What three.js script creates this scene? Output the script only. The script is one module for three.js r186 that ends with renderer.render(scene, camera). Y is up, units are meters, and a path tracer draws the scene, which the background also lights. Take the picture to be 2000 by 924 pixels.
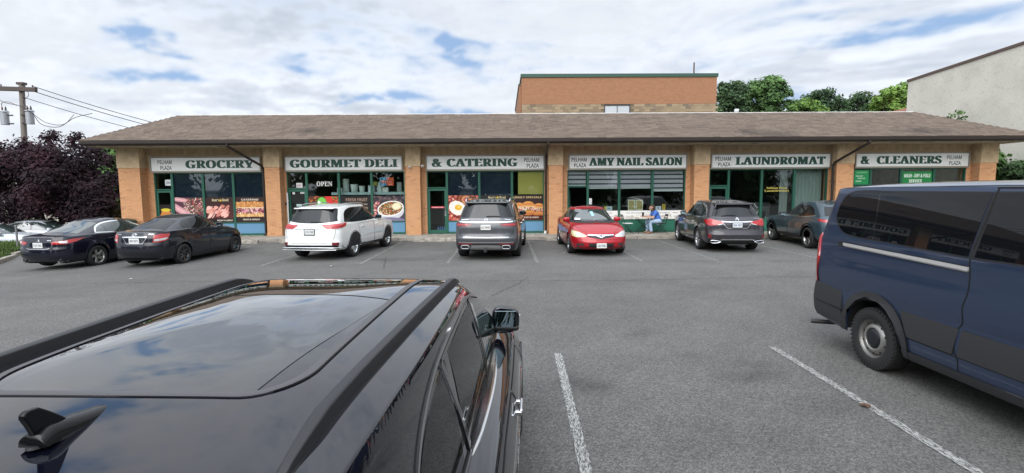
import * as THREE from 'three';
import { MeshBVH } from 'three-mesh-bvh';
import { MarchingCubes } from 'three/addons/objects/MarchingCubes.js';
import { RoundedBoxGeometry } from 'three/addons/geometries/RoundedBoxGeometry.js';
import { RectAreaLightUniformsLib } from 'three/addons/lights/RectAreaLightUniformsLib.js';
import { mergeGeometries } from 'three/addons/utils/BufferGeometryUtils.js';

// ---------------------------------------------------------------- camera
const scene = new THREE.Scene();
const R = (d) => d * Math.PI / 180;
const camera = new THREE.PerspectiveCamera(2 * Math.atan(462 / 1000) * 180 / Math.PI, 2000 / 924, 0.05, 2000);
camera.rotation.order = 'YXZ';
camera.position.set(0, 2.1, 0);
camera.rotation.set(R(-5.37), R(-0.86), R(-0.40));
scene.add(camera);

const renderer = new THREE.WebGLRenderer({ antialias: true });
renderer.toneMapping = THREE.LinearToneMapping;
renderer.toneMappingExposure = 1.0;
renderer.shadowMap.enabled = true;

// ---------------------------------------------------------------- noise
function rng(seed) { let s = seed >>> 0; return () => { s = (s + 0x6d2b79f5) | 0; let t = Math.imul(s ^ (s >>> 15), 1 | s); t = (t + Math.imul(t ^ (t >>> 7), 61 | t)) ^ t; return ((t ^ (t >>> 14)) >>> 0) / 4294967296; }; }
const PERM = new Uint8Array(512); { const r = rng(11), p = [...Array(256).keys()]; for (let i = 255; i > 0; i--) { const j = Math.floor(r() * (i + 1)); [p[i], p[j]] = [p[j], p[i]]; } for (let i = 0; i < 512; i++) PERM[i] = p[i & 255]; }
const fade = (t) => t * t * t * (t * (t * 6 - 15) + 10), mix = (a, b, t) => a + (b - a) * t, clamp = (x, a = 0, b = 1) => Math.min(b, Math.max(a, x));
const sstep = (a, b, x) => { const t = clamp((x - a) / (b - a)); return t * t * (3 - 2 * t); };
function n3(x, y, z) {                                   // value noise, -1..1
  const X = Math.floor(x), Y = Math.floor(y), Z = Math.floor(z), u = fade(x - X), v = fade(y - Y), w = fade(z - Z);
  const g = (i, j, k) => PERM[(PERM[(PERM[(X + i) & 255] + Y + j) & 255] + Z + k) & 255] / 127.5 - 1;
  return mix(mix(mix(g(0, 0, 0), g(1, 0, 0), u), mix(g(0, 1, 0), g(1, 1, 0), u), v), mix(mix(g(0, 0, 1), g(1, 0, 1), u), mix(g(0, 1, 1), g(1, 1, 1), u), v), w);
}
function fbm(x, y, z, o = 5, gain = 0.5) { let a = 1, s = 0, n = 0; for (let i = 0; i < o; i++) { s += a * n3(x, y, z); n += a; a *= gain; x = x * 2.03 + 7.1; y = y * 2.03 + 3.7; z = z * 2.03 + 1.3; } return s / n; }

// ---------------------------------------------------------------- sky: a broken cloud deck, brighter overhead, with small blue gaps
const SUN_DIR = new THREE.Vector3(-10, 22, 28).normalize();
const SKY_GAPS = [ // azimuth (deg, right of straight ahead), elevation, half sizes, strength
  [-44, 29, 6, 1.5, .9], [-54, 35, 6, 2.0, .8], [-36, 25, 4, 1.0, .7],
  [-3.8, 14.8, 1.1, 1.3, .9], [-12.6, 10.0, 2.9, 0.6, 1.0], [-34, 10.2, 2.8, 0.5, 0.9], [-35.5, 12.6, 1.4, 0.6, 0.8], [-32.0, 12.3, 1.2, 0.4, 0.6], [-5.5, 7.9, 3.4, 0.7, 0.7], [-1.2, 7.7, 1.6, 0.9, 0.8], [-20, 12.2, 1.4, 0.5, 0.7],
  [38, 13.6, 8, 1.2, 0.85], [25, 9.4, 4, 1.0, 0.5], [43, 18.5, 5, 1.6, 0.6], [31, 16.5, 6, 0.9, 0.5], [-40, 22, 3, 1.0, 0.7], [26, 8.0, 8, 1.0, 0.5], [3, 21, 3, 1.0, 0.4], [20, 13, 6, 0.8, 0.35],
];
function skyColor(dx, dy, dz) {
  const el0 = Math.asin(clamp(dy, -1, 1)) * 180 / Math.PI, az0 = Math.atan2(dx, -dz) * 180 / Math.PI;
  const wz = fbm(dx * 7, dy * 16, dz * 7, 4, .6), wy = fbm(dx * 7 + 9, dy * 16 + 4, dz * 7, 4, .6), az = az0 + wz * 5.5, el = el0 + wy * 2.6;
  const k = 1 / (Math.max(dy, 0) + 0.16), px = dx * k, pz = dz * k;          // a curved cloud layer
  const warp = fbm(px * 0.9 + 5, 2.2, pz * 0.9, 3), streak = sstep(8, 30, az0) * sstep(80, 45, az0);
  const rx = mix(px, px * .80 + pz * .6, streak), rz = mix(pz, pz * .80 - px * .6, streak), ss = mix(1, 2.2, streak);      // wind drawn streaks towards the right
  const n1 = fbm(px * 0.75 + warp * 0.5, 0.3, pz * 1.0 + 4, 5), n2 = fbm(rx * 2.6 / ss + warp, 5.5, rz * 3.6 * mix(1, 1.3, streak) + warp, 6, 0.58), n4 = fbm(rx * 7.5 / ss, 9.5, rz * 10 + warp * 2, 5, 0.62);
  const n5 = fbm(rx * 17 / ss + 3, 4.5, rz * 22 + warp * 3, 4, 0.65); let cover = 0.84 + n1 * 0.45 + n2 * 0.55 + n4 * 0.30 + n5 * .12;
  for (const [ga, ge, sa, se, st] of SKY_GAPS) { const q = ((az - ga) / sa) ** 2 + ((el - ge) / se) ** 2; if (q < 12) cover -= st * .98 * Math.exp(-q * .7) * (1.0 + n4 * 1.5 + n5 * 1.0); }
  cover = sstep(-0.12, 0.78, cover);
  const h = clamp(el0 / 90);
  const blue = [mix(0.50, 0.10, Math.pow(h, 0.6)), mix(0.70, 0.26, Math.pow(h, 0.6)), mix(0.98, 0.62, Math.pow(h, 0.6))];
  // thickness shades the cloud from below
  const grey = 0.52 * Math.exp(-(((az + 27) / 15) ** 2) - ((el - 19.5) / 6) ** 2) + 0.34 * Math.exp(-(((az + 14) / 16) ** 2) - ((el - 17) / 5) ** 2) + 0.16 * Math.exp(-(((az0 + 10) / 24) ** 2) - ((el0 - 40) / 12) ** 2);
  const hi = sstep(20, 34, el0), thick = clamp(0.38 + n1 * 0.6 + n2 * 0.55 + n4 * mix(0.34, .6, hi) + n5 * mix(.16, .4, hi) + grey - .42 * Math.exp(-(((az0 + 52) / 22) ** 2) - ((el0 - 31) / 14) ** 2));
  const lit = sstep(.25, -.35, n2 + n4 * .8) * (0.10 + .08 * sstep(20, 6, el0));
  const bright = mix(0.96, 0.72, sstep(0.30, 1.10, thick)) + lit * .9;
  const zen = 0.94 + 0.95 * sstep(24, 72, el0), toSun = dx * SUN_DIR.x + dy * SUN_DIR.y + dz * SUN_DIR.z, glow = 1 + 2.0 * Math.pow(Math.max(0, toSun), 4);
  const cl = [bright * mix(0.95, 0.86, thick), bright * mix(0.98, 0.96, thick), bright * mix(1.02, 1.12, thick)];
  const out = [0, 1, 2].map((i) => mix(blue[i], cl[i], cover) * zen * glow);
  if (el0 < 0) { const t = sstep(0, -8, el0); const g = [0.16, 0.17, 0.165]; return out.map((c, i) => mix(c, g[i], t)); }
  return out;
}
{
  const w = 2048, h = 1024, d = new Float32Array(w * h * 4);
  for (let j = 0; j < h; j++) {
    const lat = ((j + 0.5) / h - 0.5) * Math.PI, y = Math.sin(lat), c = Math.cos(lat);
    for (let i = 0; i < w; i++) {
      const o = (j * w + i) * 4;
      if (lat < -0.16) { d[o] = 0.16; d[o + 1] = 0.17; d[o + 2] = 0.165; d[o + 3] = 1; continue; }
      const lon = ((i + 0.5) / w - 0.5) * 2 * Math.PI, col = skyColor(Math.cos(lon) * c, y, Math.sin(lon) * c);
      d[o] = col[0]; d[o + 1] = col[1]; d[o + 2] = col[2]; d[o + 3] = 1;
    }
  }
  const t = new THREE.DataTexture(d, w, h, THREE.RGBAFormat, THREE.FloatType);
  t.mapping = THREE.EquirectangularReflectionMapping; t.magFilter = THREE.LinearFilter; t.minFilter = THREE.LinearFilter; t.needsUpdate = true;
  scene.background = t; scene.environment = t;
}
const sun = new THREE.DirectionalLight(new THREE.Color(1, 0.95, 0.88), 1.5);
sun.position.copy(SUN_DIR).multiplyScalar(60); sun.target.position.set(0, 0, -14); sun.position.add(sun.target.position); sun.castShadow = true; sun.shadow.radius = 85;
Object.assign(sun.shadow.camera, { left: -50, right: 50, top: 50, bottom: -50, near: 1, far: 160 }); sun.shadow.mapSize.set(2048, 2048);
scene.add(sun, sun.target);

// ---------------------------------------------------------------- helpers
const used = new Map();
function numbered(n) { const k = used.get(n) || 0; used.set(n, k + 1); return k ? `${n}_${String(k).padStart(3, '0')}` : n; }
function tag(o, label, category, group) { o.userData.label = label; o.userData.category = category; if (group) o.userData.group = group; return o; }
function shade(o) { o.traverse((m) => { if (m.isMesh) { m.castShadow = true; m.receiveShadow = true; } }); return o; }
function thing(name, label, category, pos = [0, 0, 0], turn = 0, group) {
  const o = new THREE.Group(); o.name = numbered(name); o.position.set(...pos); o.rotation.y = turn; tag(o, label, category, group); scene.add(o); return o;
}
function part(name, geo, m, parent) { const o = new THREE.Mesh(geo, m); o.name = name; o.castShadow = o.receiveShadow = true; parent.add(o); return o; }
function single(name, geo, m, label, category, group) { const o = new THREE.Mesh(geo, m); o.name = numbered(name); o.castShadow = o.receiveShadow = true; scene.add(o); return tag(o, label, category, group); }
function struct(name, geo, m) { const o = new THREE.Mesh(geo, m); o.name = numbered(name); o.castShadow = o.receiveShadow = true; o.userData.kind = 'structure'; scene.add(o); return o; }
const stuff = (o) => { o.userData.kind = 'stuff'; return o; };
const lin = (r, g, b) => new THREE.Color().setRGB(r, g, b);
const std = (c, rough = 0.8, metal = 0, extra = {}) => new THREE.MeshStandardMaterial({ color: c, roughness: rough, metalness: metal, ...extra });
const phys = (c, o) => new THREE.MeshPhysicalMaterial({ color: c, ...o });

class MB {                                                // collects triangles into one geometry; uv in metres
  constructor() { this.p = []; this.n = []; this.u = []; this.c = []; this.col = null; this.hasC = false; }
  quad(a, b, c, d, uv) {
    const e1 = [b[0] - a[0], b[1] - a[1], b[2] - a[2]], e2 = [d[0] - a[0], d[1] - a[1], d[2] - a[2]];
    let nx = e1[1] * e2[2] - e1[2] * e2[1], ny = e1[2] * e2[0] - e1[0] * e2[2], nz = e1[0] * e2[1] - e1[1] * e2[0]; const l = Math.hypot(nx, ny, nz) || 1; nx /= l; ny /= l; nz /= l;
    if (!uv) { const w = Math.hypot(...e1), h = Math.hypot(...e2); uv = [0, 0, w, 0, w, h, 0, h]; }
    const P = [a, b, c, a, c, d], U = [0, 1, 2, 0, 2, 3];
    for (let i = 0; i < 6; i++) { this.p.push(...P[i]); this.n.push(nx, ny, nz); this.u.push(uv[U[i] * 2], uv[U[i] * 2 + 1]); this.pushC(); }
    return this;
  }
  pushC() { if (this.col) { this.c.push(...this.col); this.hasC = true; } else this.c.push(1, 1, 1); }
  tri(a, b, c) { return this.quad(a, b, c, c); }
  box(x0, x1, y0, y1, z0, z1, M) {
    const q = (x, y, z) => { if (!M) return [x, y, z]; const v = new THREE.Vector3(x, y, z).applyMatrix4(M); return [v.x, v.y, v.z]; };
    const X = x0, Y = y0, Z = z0, f = (a, b, c, d, uv) => this.quad(a, b, c, d, uv);
    f(q(x0, y0, z1), q(x1, y0, z1), q(x1, y1, z1), q(x0, y1, z1), [x0, y0, x1, y0, x1, y1, x0, y1]);
    f(q(x1, y0, z0), q(x0, y0, z0), q(x0, y1, z0), q(x1, y1, z0), [x1, y0, x0, y0, x0, y1, x1, y1]);
    f(q(x1, y0, z1), q(x1, y0, z0), q(x1, y1, z0), q(x1, y1, z1), [z1, y0, z0, y0, z0, y1, z1, y1]);
    f(q(x0, y0, z0), q(x0, y0, z1), q(x0, y1, z1), q(x0, y1, z0), [z0, y0, z1, y0, z1, y1, z0, y1]);
    f(q(x0, y1, z1), q(x1, y1, z1), q(x1, y1, z0), q(x0, y1, z0), [x0, z1, x1, z1, x1, z0, x0, z0]);
    f(q(x0, y0, z0), q(x1, y0, z0), q(x1, y0, z1), q(x0, y0, z1), [x0, z0, x1, z0, x1, z1, x0, z1]);
    return this;
  }
  geo() {
    const g = new THREE.BufferGeometry();
    g.setAttribute('position', new THREE.Float32BufferAttribute(this.p, 3)); g.setAttribute('normal', new THREE.Float32BufferAttribute(this.n, 3)); g.setAttribute('uv', new THREE.Float32BufferAttribute(this.u, 2));
    if (this.hasC) g.setAttribute('color', new THREE.Float32BufferAttribute(this.c, 3));
    return g;
  }
}
const boxG = (x0, x1, y0, y1, z0, z1) => new MB().box(x0, x1, y0, y1, z0, z1).geo();
function rbox(cx, cy, cz, sx, sy, sz, r = 0.01) { const g = new RoundedBoxGeometry(sx, sy, sz, 2, Math.min(r, sx / 2.01, sy / 2.01, sz / 2.01)); g.translate(cx, cy, cz); return g; }
function tube(pts, r, seg = 24, rs = 6, closed = false) { return new THREE.TubeGeometry(new THREE.CatmullRomCurve3(pts.map((p) => new THREE.Vector3(...p)), closed), seg, r, rs, closed); }
function rod(a, b, r0, r1 = r0, rs = 8) {
  const A = new THREE.Vector3(...a), B = new THREE.Vector3(...b), g = new THREE.CylinderGeometry(r1, r0, A.distanceTo(B), rs), d = B.clone().sub(A).normalize();
  g.applyQuaternion(new THREE.Quaternion().setFromUnitVectors(new THREE.Vector3(0, 1, 0), d)); g.translate(...A.add(B).multiplyScalar(0.5).toArray()); return g;
}
const merge = (gs) => { gs = gs.map((g) => { g = g.index ? g.toNonIndexed() : g; for (const k of Object.keys(g.attributes)) if (!['position', 'normal', 'uv'].includes(k)) g.deleteAttribute(k); return g; }); return mergeGeometries(gs); };
function canvasTex(w, h, draw) { const c = document.createElement('canvas'); c.width = w; c.height = h; draw(c.getContext('2d'), w, h); const t = new THREE.CanvasTexture(c); t.colorSpace = THREE.SRGBColorSpace; t.anisotropy = 8; return t; }
function dataTex(w, h, f, srgb = false) {
  const d = new Uint8Array(w * h * 4); for (let j = 0; j < h; j++) for (let i = 0; i < w; i++) { const v = f(i, j), o = (j * w + i) * 4; d[o] = v[0] * 255; d[o + 1] = v[1] * 255; d[o + 2] = v[2] * 255; d[o + 3] = 255; }
  const t = new THREE.DataTexture(d, w, h); t.magFilter = THREE.LinearFilter; t.minFilter = THREE.LinearFilter; t.wrapS = t.wrapT = THREE.RepeatWrapping; if (srgb) t.colorSpace = THREE.SRGBColorSpace; t.needsUpdate = true; return t;
}
// tileable value noise for textures
function tn(x, y, per, seed) { const X = Math.floor(x), Y = Math.floor(y), u = fade(x - X), v = fade(y - Y), m = (a) => ((a % per) + per) % per, g = (i, j) => PERM[(PERM[(m(X + i) + seed) & 255] + m(Y + j)) & 255] / 255; return mix(mix(g(0, 0), g(1, 0), u), mix(g(0, 1), g(1, 1), u), v); }
// a flat print (poster, sign face): a plane facing +z
function printG(x0, x1, y0, y1, z) { const g = new THREE.PlaneGeometry(x1 - x0, y1 - y0); g.translate((x0 + x1) / 2, (y0 + y1) / 2, z); return g; }
// ---------------------------------------------------------------- ground
// the lot falls away gently to the left and levels out along the shops
function gy(x, z) { const q = x < -3 ? -0.0018 * (Math.max(x, -16) + 3) ** 2 : 0; return q * mix(0.2, 1, sstep(-20.7, -17.4, z)) * sstep(2, -9, z); }
const asphaltMap = (() => {
  const N = 1024, r = rng(5), a = new Float32Array(N * N);
  for (let j = 0; j < N; j++) for (let i = 0; i < N; i++) a[j * N + i] = 0.40 + 0.16 * (tn(i / 8, j / 8, 128, 3) - 0.5) + 0.34 * (tn(i / 3.2, j / 3.2, 320, 9) - 0.5) + 0.16 * (r() - 0.5);
  for (let k = 0; k < 17000; k++) {                      // exposed stones
    const x = r() * N, y = r() * N, q = 0.9 + r() * 1.9, v = r() < 0.34 ? -0.20 - r() * 0.1 : 0.06 + r() * r() * 0.34;
    for (let b = -3; b <= 3; b++) for (let c = -3; c <= 3; c++) if (b * b + c * c <= q * q) { const o = ((Math.floor(y + b) + N) % N) * N + (Math.floor(x + c) + N) % N; a[o] = a[o] * 0.35 + (0.42 + v) * 0.65; }
  }
  return { N, a };
})();
const asphaltTex = dataTex(1024, 1024, (i, j) => { const v = clamp((0.40 + (asphaltMap.a[j * 1024 + i] - 0.40) * 0.54) * 1.2); return [v, v * 0.99, v * 0.965]; }, true);
const asphaltBump = dataTex(1024, 1024, (i, j) => { const v = clamp(asphaltMap.a[j * 1024 + i]); return [v, v, v]; });
for (const t of [asphaltTex, asphaltBump]) t.repeat.set(1 / 2.7, 1 / 2.7);
const asphaltM = std(0xffffff, 0.88, 0, { map: asphaltTex, bumpMap: asphaltBump, bumpScale: 0.0016, vertexColors: true });
const STAINS = [[0.84, -5.35, .32, .16, .5], [0.95, -5.0, .1, .08, .5], [2.78, -5.48, .35, .14, .35], [2.95, -5.89, .3, .12, .3], [2.99, -4.67, .3, .2, .25], [-3.2, -15.3, 1.1, .25, .5], [1.5, -7.5, .5, .5, .15], [-0.5, -17.5, .5, 1.2, .35], [2.9, -17.5, .5, 1.3, .35], [5.3, -17.5, .5, .9, .25],
  [-5.4, -17.3, .5, 1.2, .3], [-10.4, -16.6, .6, 1.2, .3], [7.6, -18, .5, 1.2, .3], [2.1, -4.2, .5, .3, .12], [1.2, -8.6, .6, .3, .12], [4.8, -9.5, .9, .3, .1], [-12, -8, 1.2, .2, .12], [-9.5, -10.6, .8, .12, .25], [5.2, -14.4, 1.5, .15, .3], [2.5, -14.8, .7, .1, .3], [2.05, -5.0, .07, .05, .5], [1.3, -4.4, .06, .05, .5], [2.2, -6.2, .2, .1, .25], [0.9, -5.25, .12, .1, .7], [0.7, -5.45, .1, .05, .6], [2.6, -5.4, .16, .07, .6], [2.9, -5.6, .1, .05, .6], [2.75, -5.9, .14, .06, .5], [1.15, -6.1, .08, .05, .5], [2.1, -7.2, .3, .1, .3], [5.0, -7.9, .25, .12, .25], [1.4, -3.9, .2, .12, .25], [-2.6, -15.0, .5, .12, .5], [7.9, -14.2, .8, .12, .35], [3.2, -14.6, .6, .1, .4], [-8.6, -13.9, .9, .1, .3]];
{
  const x0 = -19.9, x1 = 30, z0 = -20.78, z1 = 10, st = 0.16, nx = Math.round((x1 - x0) / st), nz = Math.round((z1 - z0) / st);
  const g = new THREE.PlaneGeometry(x1 - x0, z1 - z0, nx, nz); g.rotateX(-Math.PI / 2); g.translate((x0 + x1) / 2, 0, (z0 + z1) / 2);
  const p = g.attributes.position, c = new Float32Array(p.count * 3), uv = g.attributes.uv;
  for (let i = 0; i < p.count; i++) {
    const x = p.getX(i), z = p.getZ(i); uv.setXY(i, x, z); p.setY(i, gy(x, z));
    let v = 0.52 + 0.10 * fbm(x * 0.22, 1, z * 0.3, 4) + 0.07 * fbm(x * 1.4, 4, z * 1.7, 3) + 0.05 * fbm(x * 5, 2, z * 5, 2);
    v *= 1 - 0.13 * Math.exp(-(((z + 11.6) / 1.1) ** 2)) * (0.6 + 0.5 * fbm(x * 0.5, 7, z, 3));           // the aisle where cars turn
    for (const [sx, sz, rx, rz, s] of STAINS) { const q = ((x - sx) / rx) ** 2 + ((z - sz) / rz) ** 2; if (q < 6) v *= 1 - s * .62 * sstep(2.4, 0.0, q + 2.0 * fbm(x * 7, 3, z * 7, 4)); }
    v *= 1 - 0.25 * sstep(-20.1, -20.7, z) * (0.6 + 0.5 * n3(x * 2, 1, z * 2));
    c[i * 3] = v; c[i * 3 + 1] = v * 0.995; c[i * 3 + 2] = v * 0.985;
  }
  g.setAttribute('color', new THREE.BufferAttribute(c, 3)); g.computeVertexNormals();
  struct('parking_lot', g, asphaltM);
}
struct('ground', (() => { const g = new THREE.PlaneGeometry(900, 900); g.rotateX(-Math.PI / 2); g.translate(0, -1.0, 0); return g; })(), std(lin(0.10, 0.10, 0.09), 0.95));
{ // outer tarmac round the lot, a sheet lower
  const m = new MB();   m.quad([30, -0.004, 60], [90, -0.004, 60], [90, -0.004, -60], [30, -0.004, -60]); m.quad([-19.9, -0.004, 60], [30, -0.004, 60], [30, -0.004, 10], [-19.9, -0.004, 10]); m.quad([30, -0.004, -60], [22.6, -0.004, -60], [22.6, -0.004, -20.78], [30, -0.004, -20.78]);
  const mt = asphaltM.clone(); mt.vertexColors = false; mt.color = lin(0.6, 0.6, 0.6);
  struct('road', m.geo(), mt);
  struct('side_street', new MB().quad([-70, -0.9, 10], [-21.6, -0.9, 10], [-21.6, -0.9, -60], [-70, -0.9, -60]).geo(), mt);
}
// painted stall lines, worn
const paintTex = dataTex(128, 1024, (i, j) => { const n = tn(i / 5, j / 5, 256, 4) * 0.55 + tn(i / 1.7, j / 1.7, 640, 8) * 0.45; const edge = Math.min(i, 127 - i) / 14; const v = clamp((n - 0.36 + Math.min(0, edge - 1) * 0.20) * 3.4 + 0.28, 0.30, 1) * 0.62 + 0.05; return [v, v, v * 0.975]; }, true);
const paintM = std(0xffffff, 0.8, 0, { map: paintTex });
const lineStrip = (x0, z0, x1, z1, w) => { const dx = x1 - x0, dz = z1 - z0, l = Math.hypot(dx, dz), nx = -dz / l * w / 2, nz = dx / l * w / 2; const m = new MB(), n = Math.ceil(l / 0.4), Q = (t, s, u) => { const x = mix(x0, x1, t) + nx * s, z = mix(z0, z1, t) + nz * s; return [x, gy(x, z) + 0.004, z]; }; for (let i = 0; i < n; i++) { const a = i / n, b = (i + 1) / n; m.quad(Q(a, -1), Q(a, 1), Q(b, 1), Q(b, -1), [1, a * l / 5, 0, a * l / 5, 0, b * l / 5, 1, b * l / 5]); } return m.geo(); };
const fadedM = std(lin(0.74, 0.74, 0.72), 0.85, 0, { map: paintTex });
for (const [x, xe, z0, z1] of [[-2.2, -2.2, -6.4, -0.8], [0.67, 0.52, -6.36, -0.9], [3.51, 3.41, -6.51, -1.0], [6.4, 6.3, -6.5, -1.0], [9.3, 9.2, -6.5, -1]]) struct('parking_line', lineStrip(x, z0, xe, z1, 0.105), paintM);
for (const x of [-12.9, -9.7, -6.85, -4.08, -1.6, 0.95, 3.95, 6.1, 9.2, 11.7, 14.2]) struct('parking_line', lineStrip(x, -20.3, x - 0.02, -14.4, 0.11), fadedM);
{ // hairline cracks
  const r = rng(21), cm = std(lin(0.022, 0.022, 0.022), 0.95);
  for (const pts of [[[-0.26, -9.91], [0.05, -10.6], [0.2, -10.9], [0.6, -12.1]], [[-1.8, -11.6], [0.6, -11.5], [2.84, -11.43], [4.5, -11.6], [6.15, -11.72], [9, -11.6]], [[-10, -12.2], [-6, -11.9], [-1.8, -11.6]], [[-3.7, -15.9], [-3.35, -14.2], [-3.2, -13.4]]]) {
    const m = new MB(), q = []; for (let i = 0; i + 1 < pts.length; i++) { const n = Math.ceil(Math.hypot(pts[i + 1][0] - pts[i][0], pts[i + 1][1] - pts[i][1]) / 0.12); for (let k = 0; k < n; k++) q.push([mix(pts[i][0], pts[i + 1][0], k / n) + (r() - .5) * 0.06, mix(pts[i][1], pts[i + 1][1], k / n) + (r() - .5) * 0.06]); }
    let pw = 0.005; for (let i = 0; i + 1 < q.length; i++) { const w = 0.003 + r() * 0.007, [ax, az] = q[i], [bx, bz] = q[i + 1], l = Math.hypot(bx - ax, bz - az), nx = -(bz - az) / l, nz = (bx - ax) / l; const ga = gy(ax, az) + .004, gb = gy(bx, bz) + .004; m.quad([ax - nx * pw, ga, az - nz * pw], [ax + nx * pw, ga, az + nz * pw], [bx + nx * w, gb, bz + nz * w], [bx - nx * w, gb, bz - nz * w]); pw = w; }
    struct('asphalt_crack', m.geo(), cm);
  }
}
const concreteTex = dataTex(512, 512, (i, j) => { const v = 0.66 + 0.20 * (tn(i / 24, j / 24, 21, 2) - .5) + 0.14 * (tn(i / 6, j / 6, 85, 5) - .5) + 0.14 * (tn(i / 2, j / 2, 256, 7) - .5); return [v, v * 0.97, v * 0.92]; }, true); concreteTex.repeat.set(0.5, 0.5);
const concreteM = std(lin(0.80, 0.79, 0.76), 0.9, 0, { map: concreteTex }), concreteM2 = std(lin(0.72, 0.70, 0.66), 0.9, 0, { map: concreteTex });
{ // sidewalk: slabs with joints on a bed, and a kerb
  const sw = new THREE.Group(); sw.name = 'sidewalk'; sw.userData.kind = 'structure'; scene.add(sw);
  part('bed', boxG(-16.5, 22.5, -0.2, 0.118, -22.75, -20.96), std(lin(0.12, 0.115, 0.105), 0.95), sw);
  let x = -16.5, k = 0; const r = rng(8); while (x < 22.4) { const w = 1.52; part('slab', rbox(x + w / 2, 0.09, -21.72, w - 0.012, 0.084, 1.49, 0.008), k++ % 3 ? concreteM : concreteM2, sw); x += w; }
  x = -16.5; while (x < 22.4) { const w = 2.44; part('kerbstone', rbox(x + w / 2, -0.02, -20.87, w - 0.01, 0.30, 0.18, 0.02), concreteM2, sw); x += w; }
}
for (const [a, b, where] of [[-14.2, -12.1, 'in front of the black sedan, at the left end'], [-11.9, -9.85, 'in front of the dark grey sedan'], [-8.92, -6.86, 'in front of the white suv, left of its pair'], [-6.62, -4.55, 'in front of the white suv, right of its pair'], [-3.66, -1.62, 'left of the silver grey suv, by the brick column'], [-1.3, 0.7, 'in front of the silver grey suv'], [1.66, 3.7, 'behind the red sedan']]) {
  const t = thing('wheel_stop', 'low pale concrete wheel stop ' + where, 'wheel stop', [(a + b) / 2, gy((a + b) / 2, -20.52), -20.52], 0, 'wheel stops along the sidewalk'), w = b - a;
  const s = new THREE.Shape(); s.moveTo(-0.085, 0); s.lineTo(0.085, 0); s.lineTo(0.06, 0.11); s.lineTo(0.045, 0.125); s.lineTo(-0.045, 0.125); s.lineTo(-0.06, 0.11);
  const g = new THREE.ExtrudeGeometry(s, { depth: w, bevelEnabled: true, bevelSize: 0.01, bevelThickness: 0.01, bevelSegments: 1 }); g.rotateY(Math.PI / 2); g.translate(-w / 2, 0.003, 0);
  part('block', g, concreteM2, t); for (const q of [-1, 1]) part('anchor_pin', rod([q * w * 0.38, 0.12, 0], [q * w * 0.38, 0.137, 0], 0.012), std(lin(.2, .14, .1), .7, .6), t);
}

// ---------------------------------------------------------------- materials of the plaza
const stuccoTex = dataTex(512, 512, (i, j) => { const v = 0.74 + 0.10 * (tn(i / 40, j / 40, 12, 2) - .5) + 0.12 * (tn(i / 3, j / 3, 170, 5) - .5); return [v, v, v]; }, true), stuccoBump = dataTex(512, 512, (i, j) => { const v = 0.5 * tn(i / 3, j / 3, 170, 5) + 0.5 * tn(i / 7, j / 7, 73, 6); return [v, v, v]; });
stuccoTex.repeat.set(.5, .5); stuccoBump.repeat.set(.5, .5);
const stuccoM = std(lin(1.0, 0.75, 0.46), 0.92, 0, { map: stuccoTex, bumpMap: stuccoBump, bumpScale: 0.004 });
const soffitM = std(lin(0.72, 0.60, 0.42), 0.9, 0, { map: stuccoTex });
const brickM = std(0xffffff, 0.85, 0, { vertexColors: true }), mortarM = std(lin(0.50, 0.33, 0.20), 0.95);
const greenM = std(lin(0.022, 0.115, 0.075), 0.45, 0.2), greenPanelM = std(lin(0.018, 0.135, 0.085), 0.55), blueM = std(lin(0.12, 0.27, 0.42), 0.7);
const glassM = phys(lin(0.84, 0.90, 0.88), { roughness: 0.0, transmission: 1, thickness: 0, ior: 1.5 });
const gutterM = std(lin(0.030, 0.022, 0.018), 0.42, 0.3);
const brickCol = (r) => { const t = r(), d = 0.93 + r() * 0.13; return t < 0.08 ? [0.52 * d, 0.26 * d, 0.128 * d] : [0.62 * d, 0.325 * d, 0.16 * d]; };
// bricks laid over a vertical face; origin o, direction along e (unit, horizontal), outward normal n
function layBricks(m, o, e, n, width, y0, y1, r, D = 0.012) {
  const bl = 0.203, bh = 0.068, j = 0.009; let row = 0;
  for (let y = y0; y + 0.02 < y1; y += bh, row++) {
    const h = Math.min(bh - j, y1 - y - 0.002);
    for (let s = row % 2 ? -bl / 2 : 0; s < width - 0.01; s += bl) {
      const a = Math.max(0, s) + (s > 0 ? j / 2 : 0), b = Math.min(width, s + bl) - (s + bl < width ? j / 2 : 0); if (b - a < 0.02) continue;
      m.col = brickCol(r); const d = D + (r() - .5) * 0.005, M = new THREE.Matrix4().makeBasis(new THREE.Vector3(e[0], 0, e[1]), new THREE.Vector3(0, 1, 0), new THREE.Vector3(n[0], 0, n[1])).setPosition(o[0], 0, o[1]);
      m.box(a, b, y, y + h, -0.004, d, M);
    }
  }
}
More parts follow.
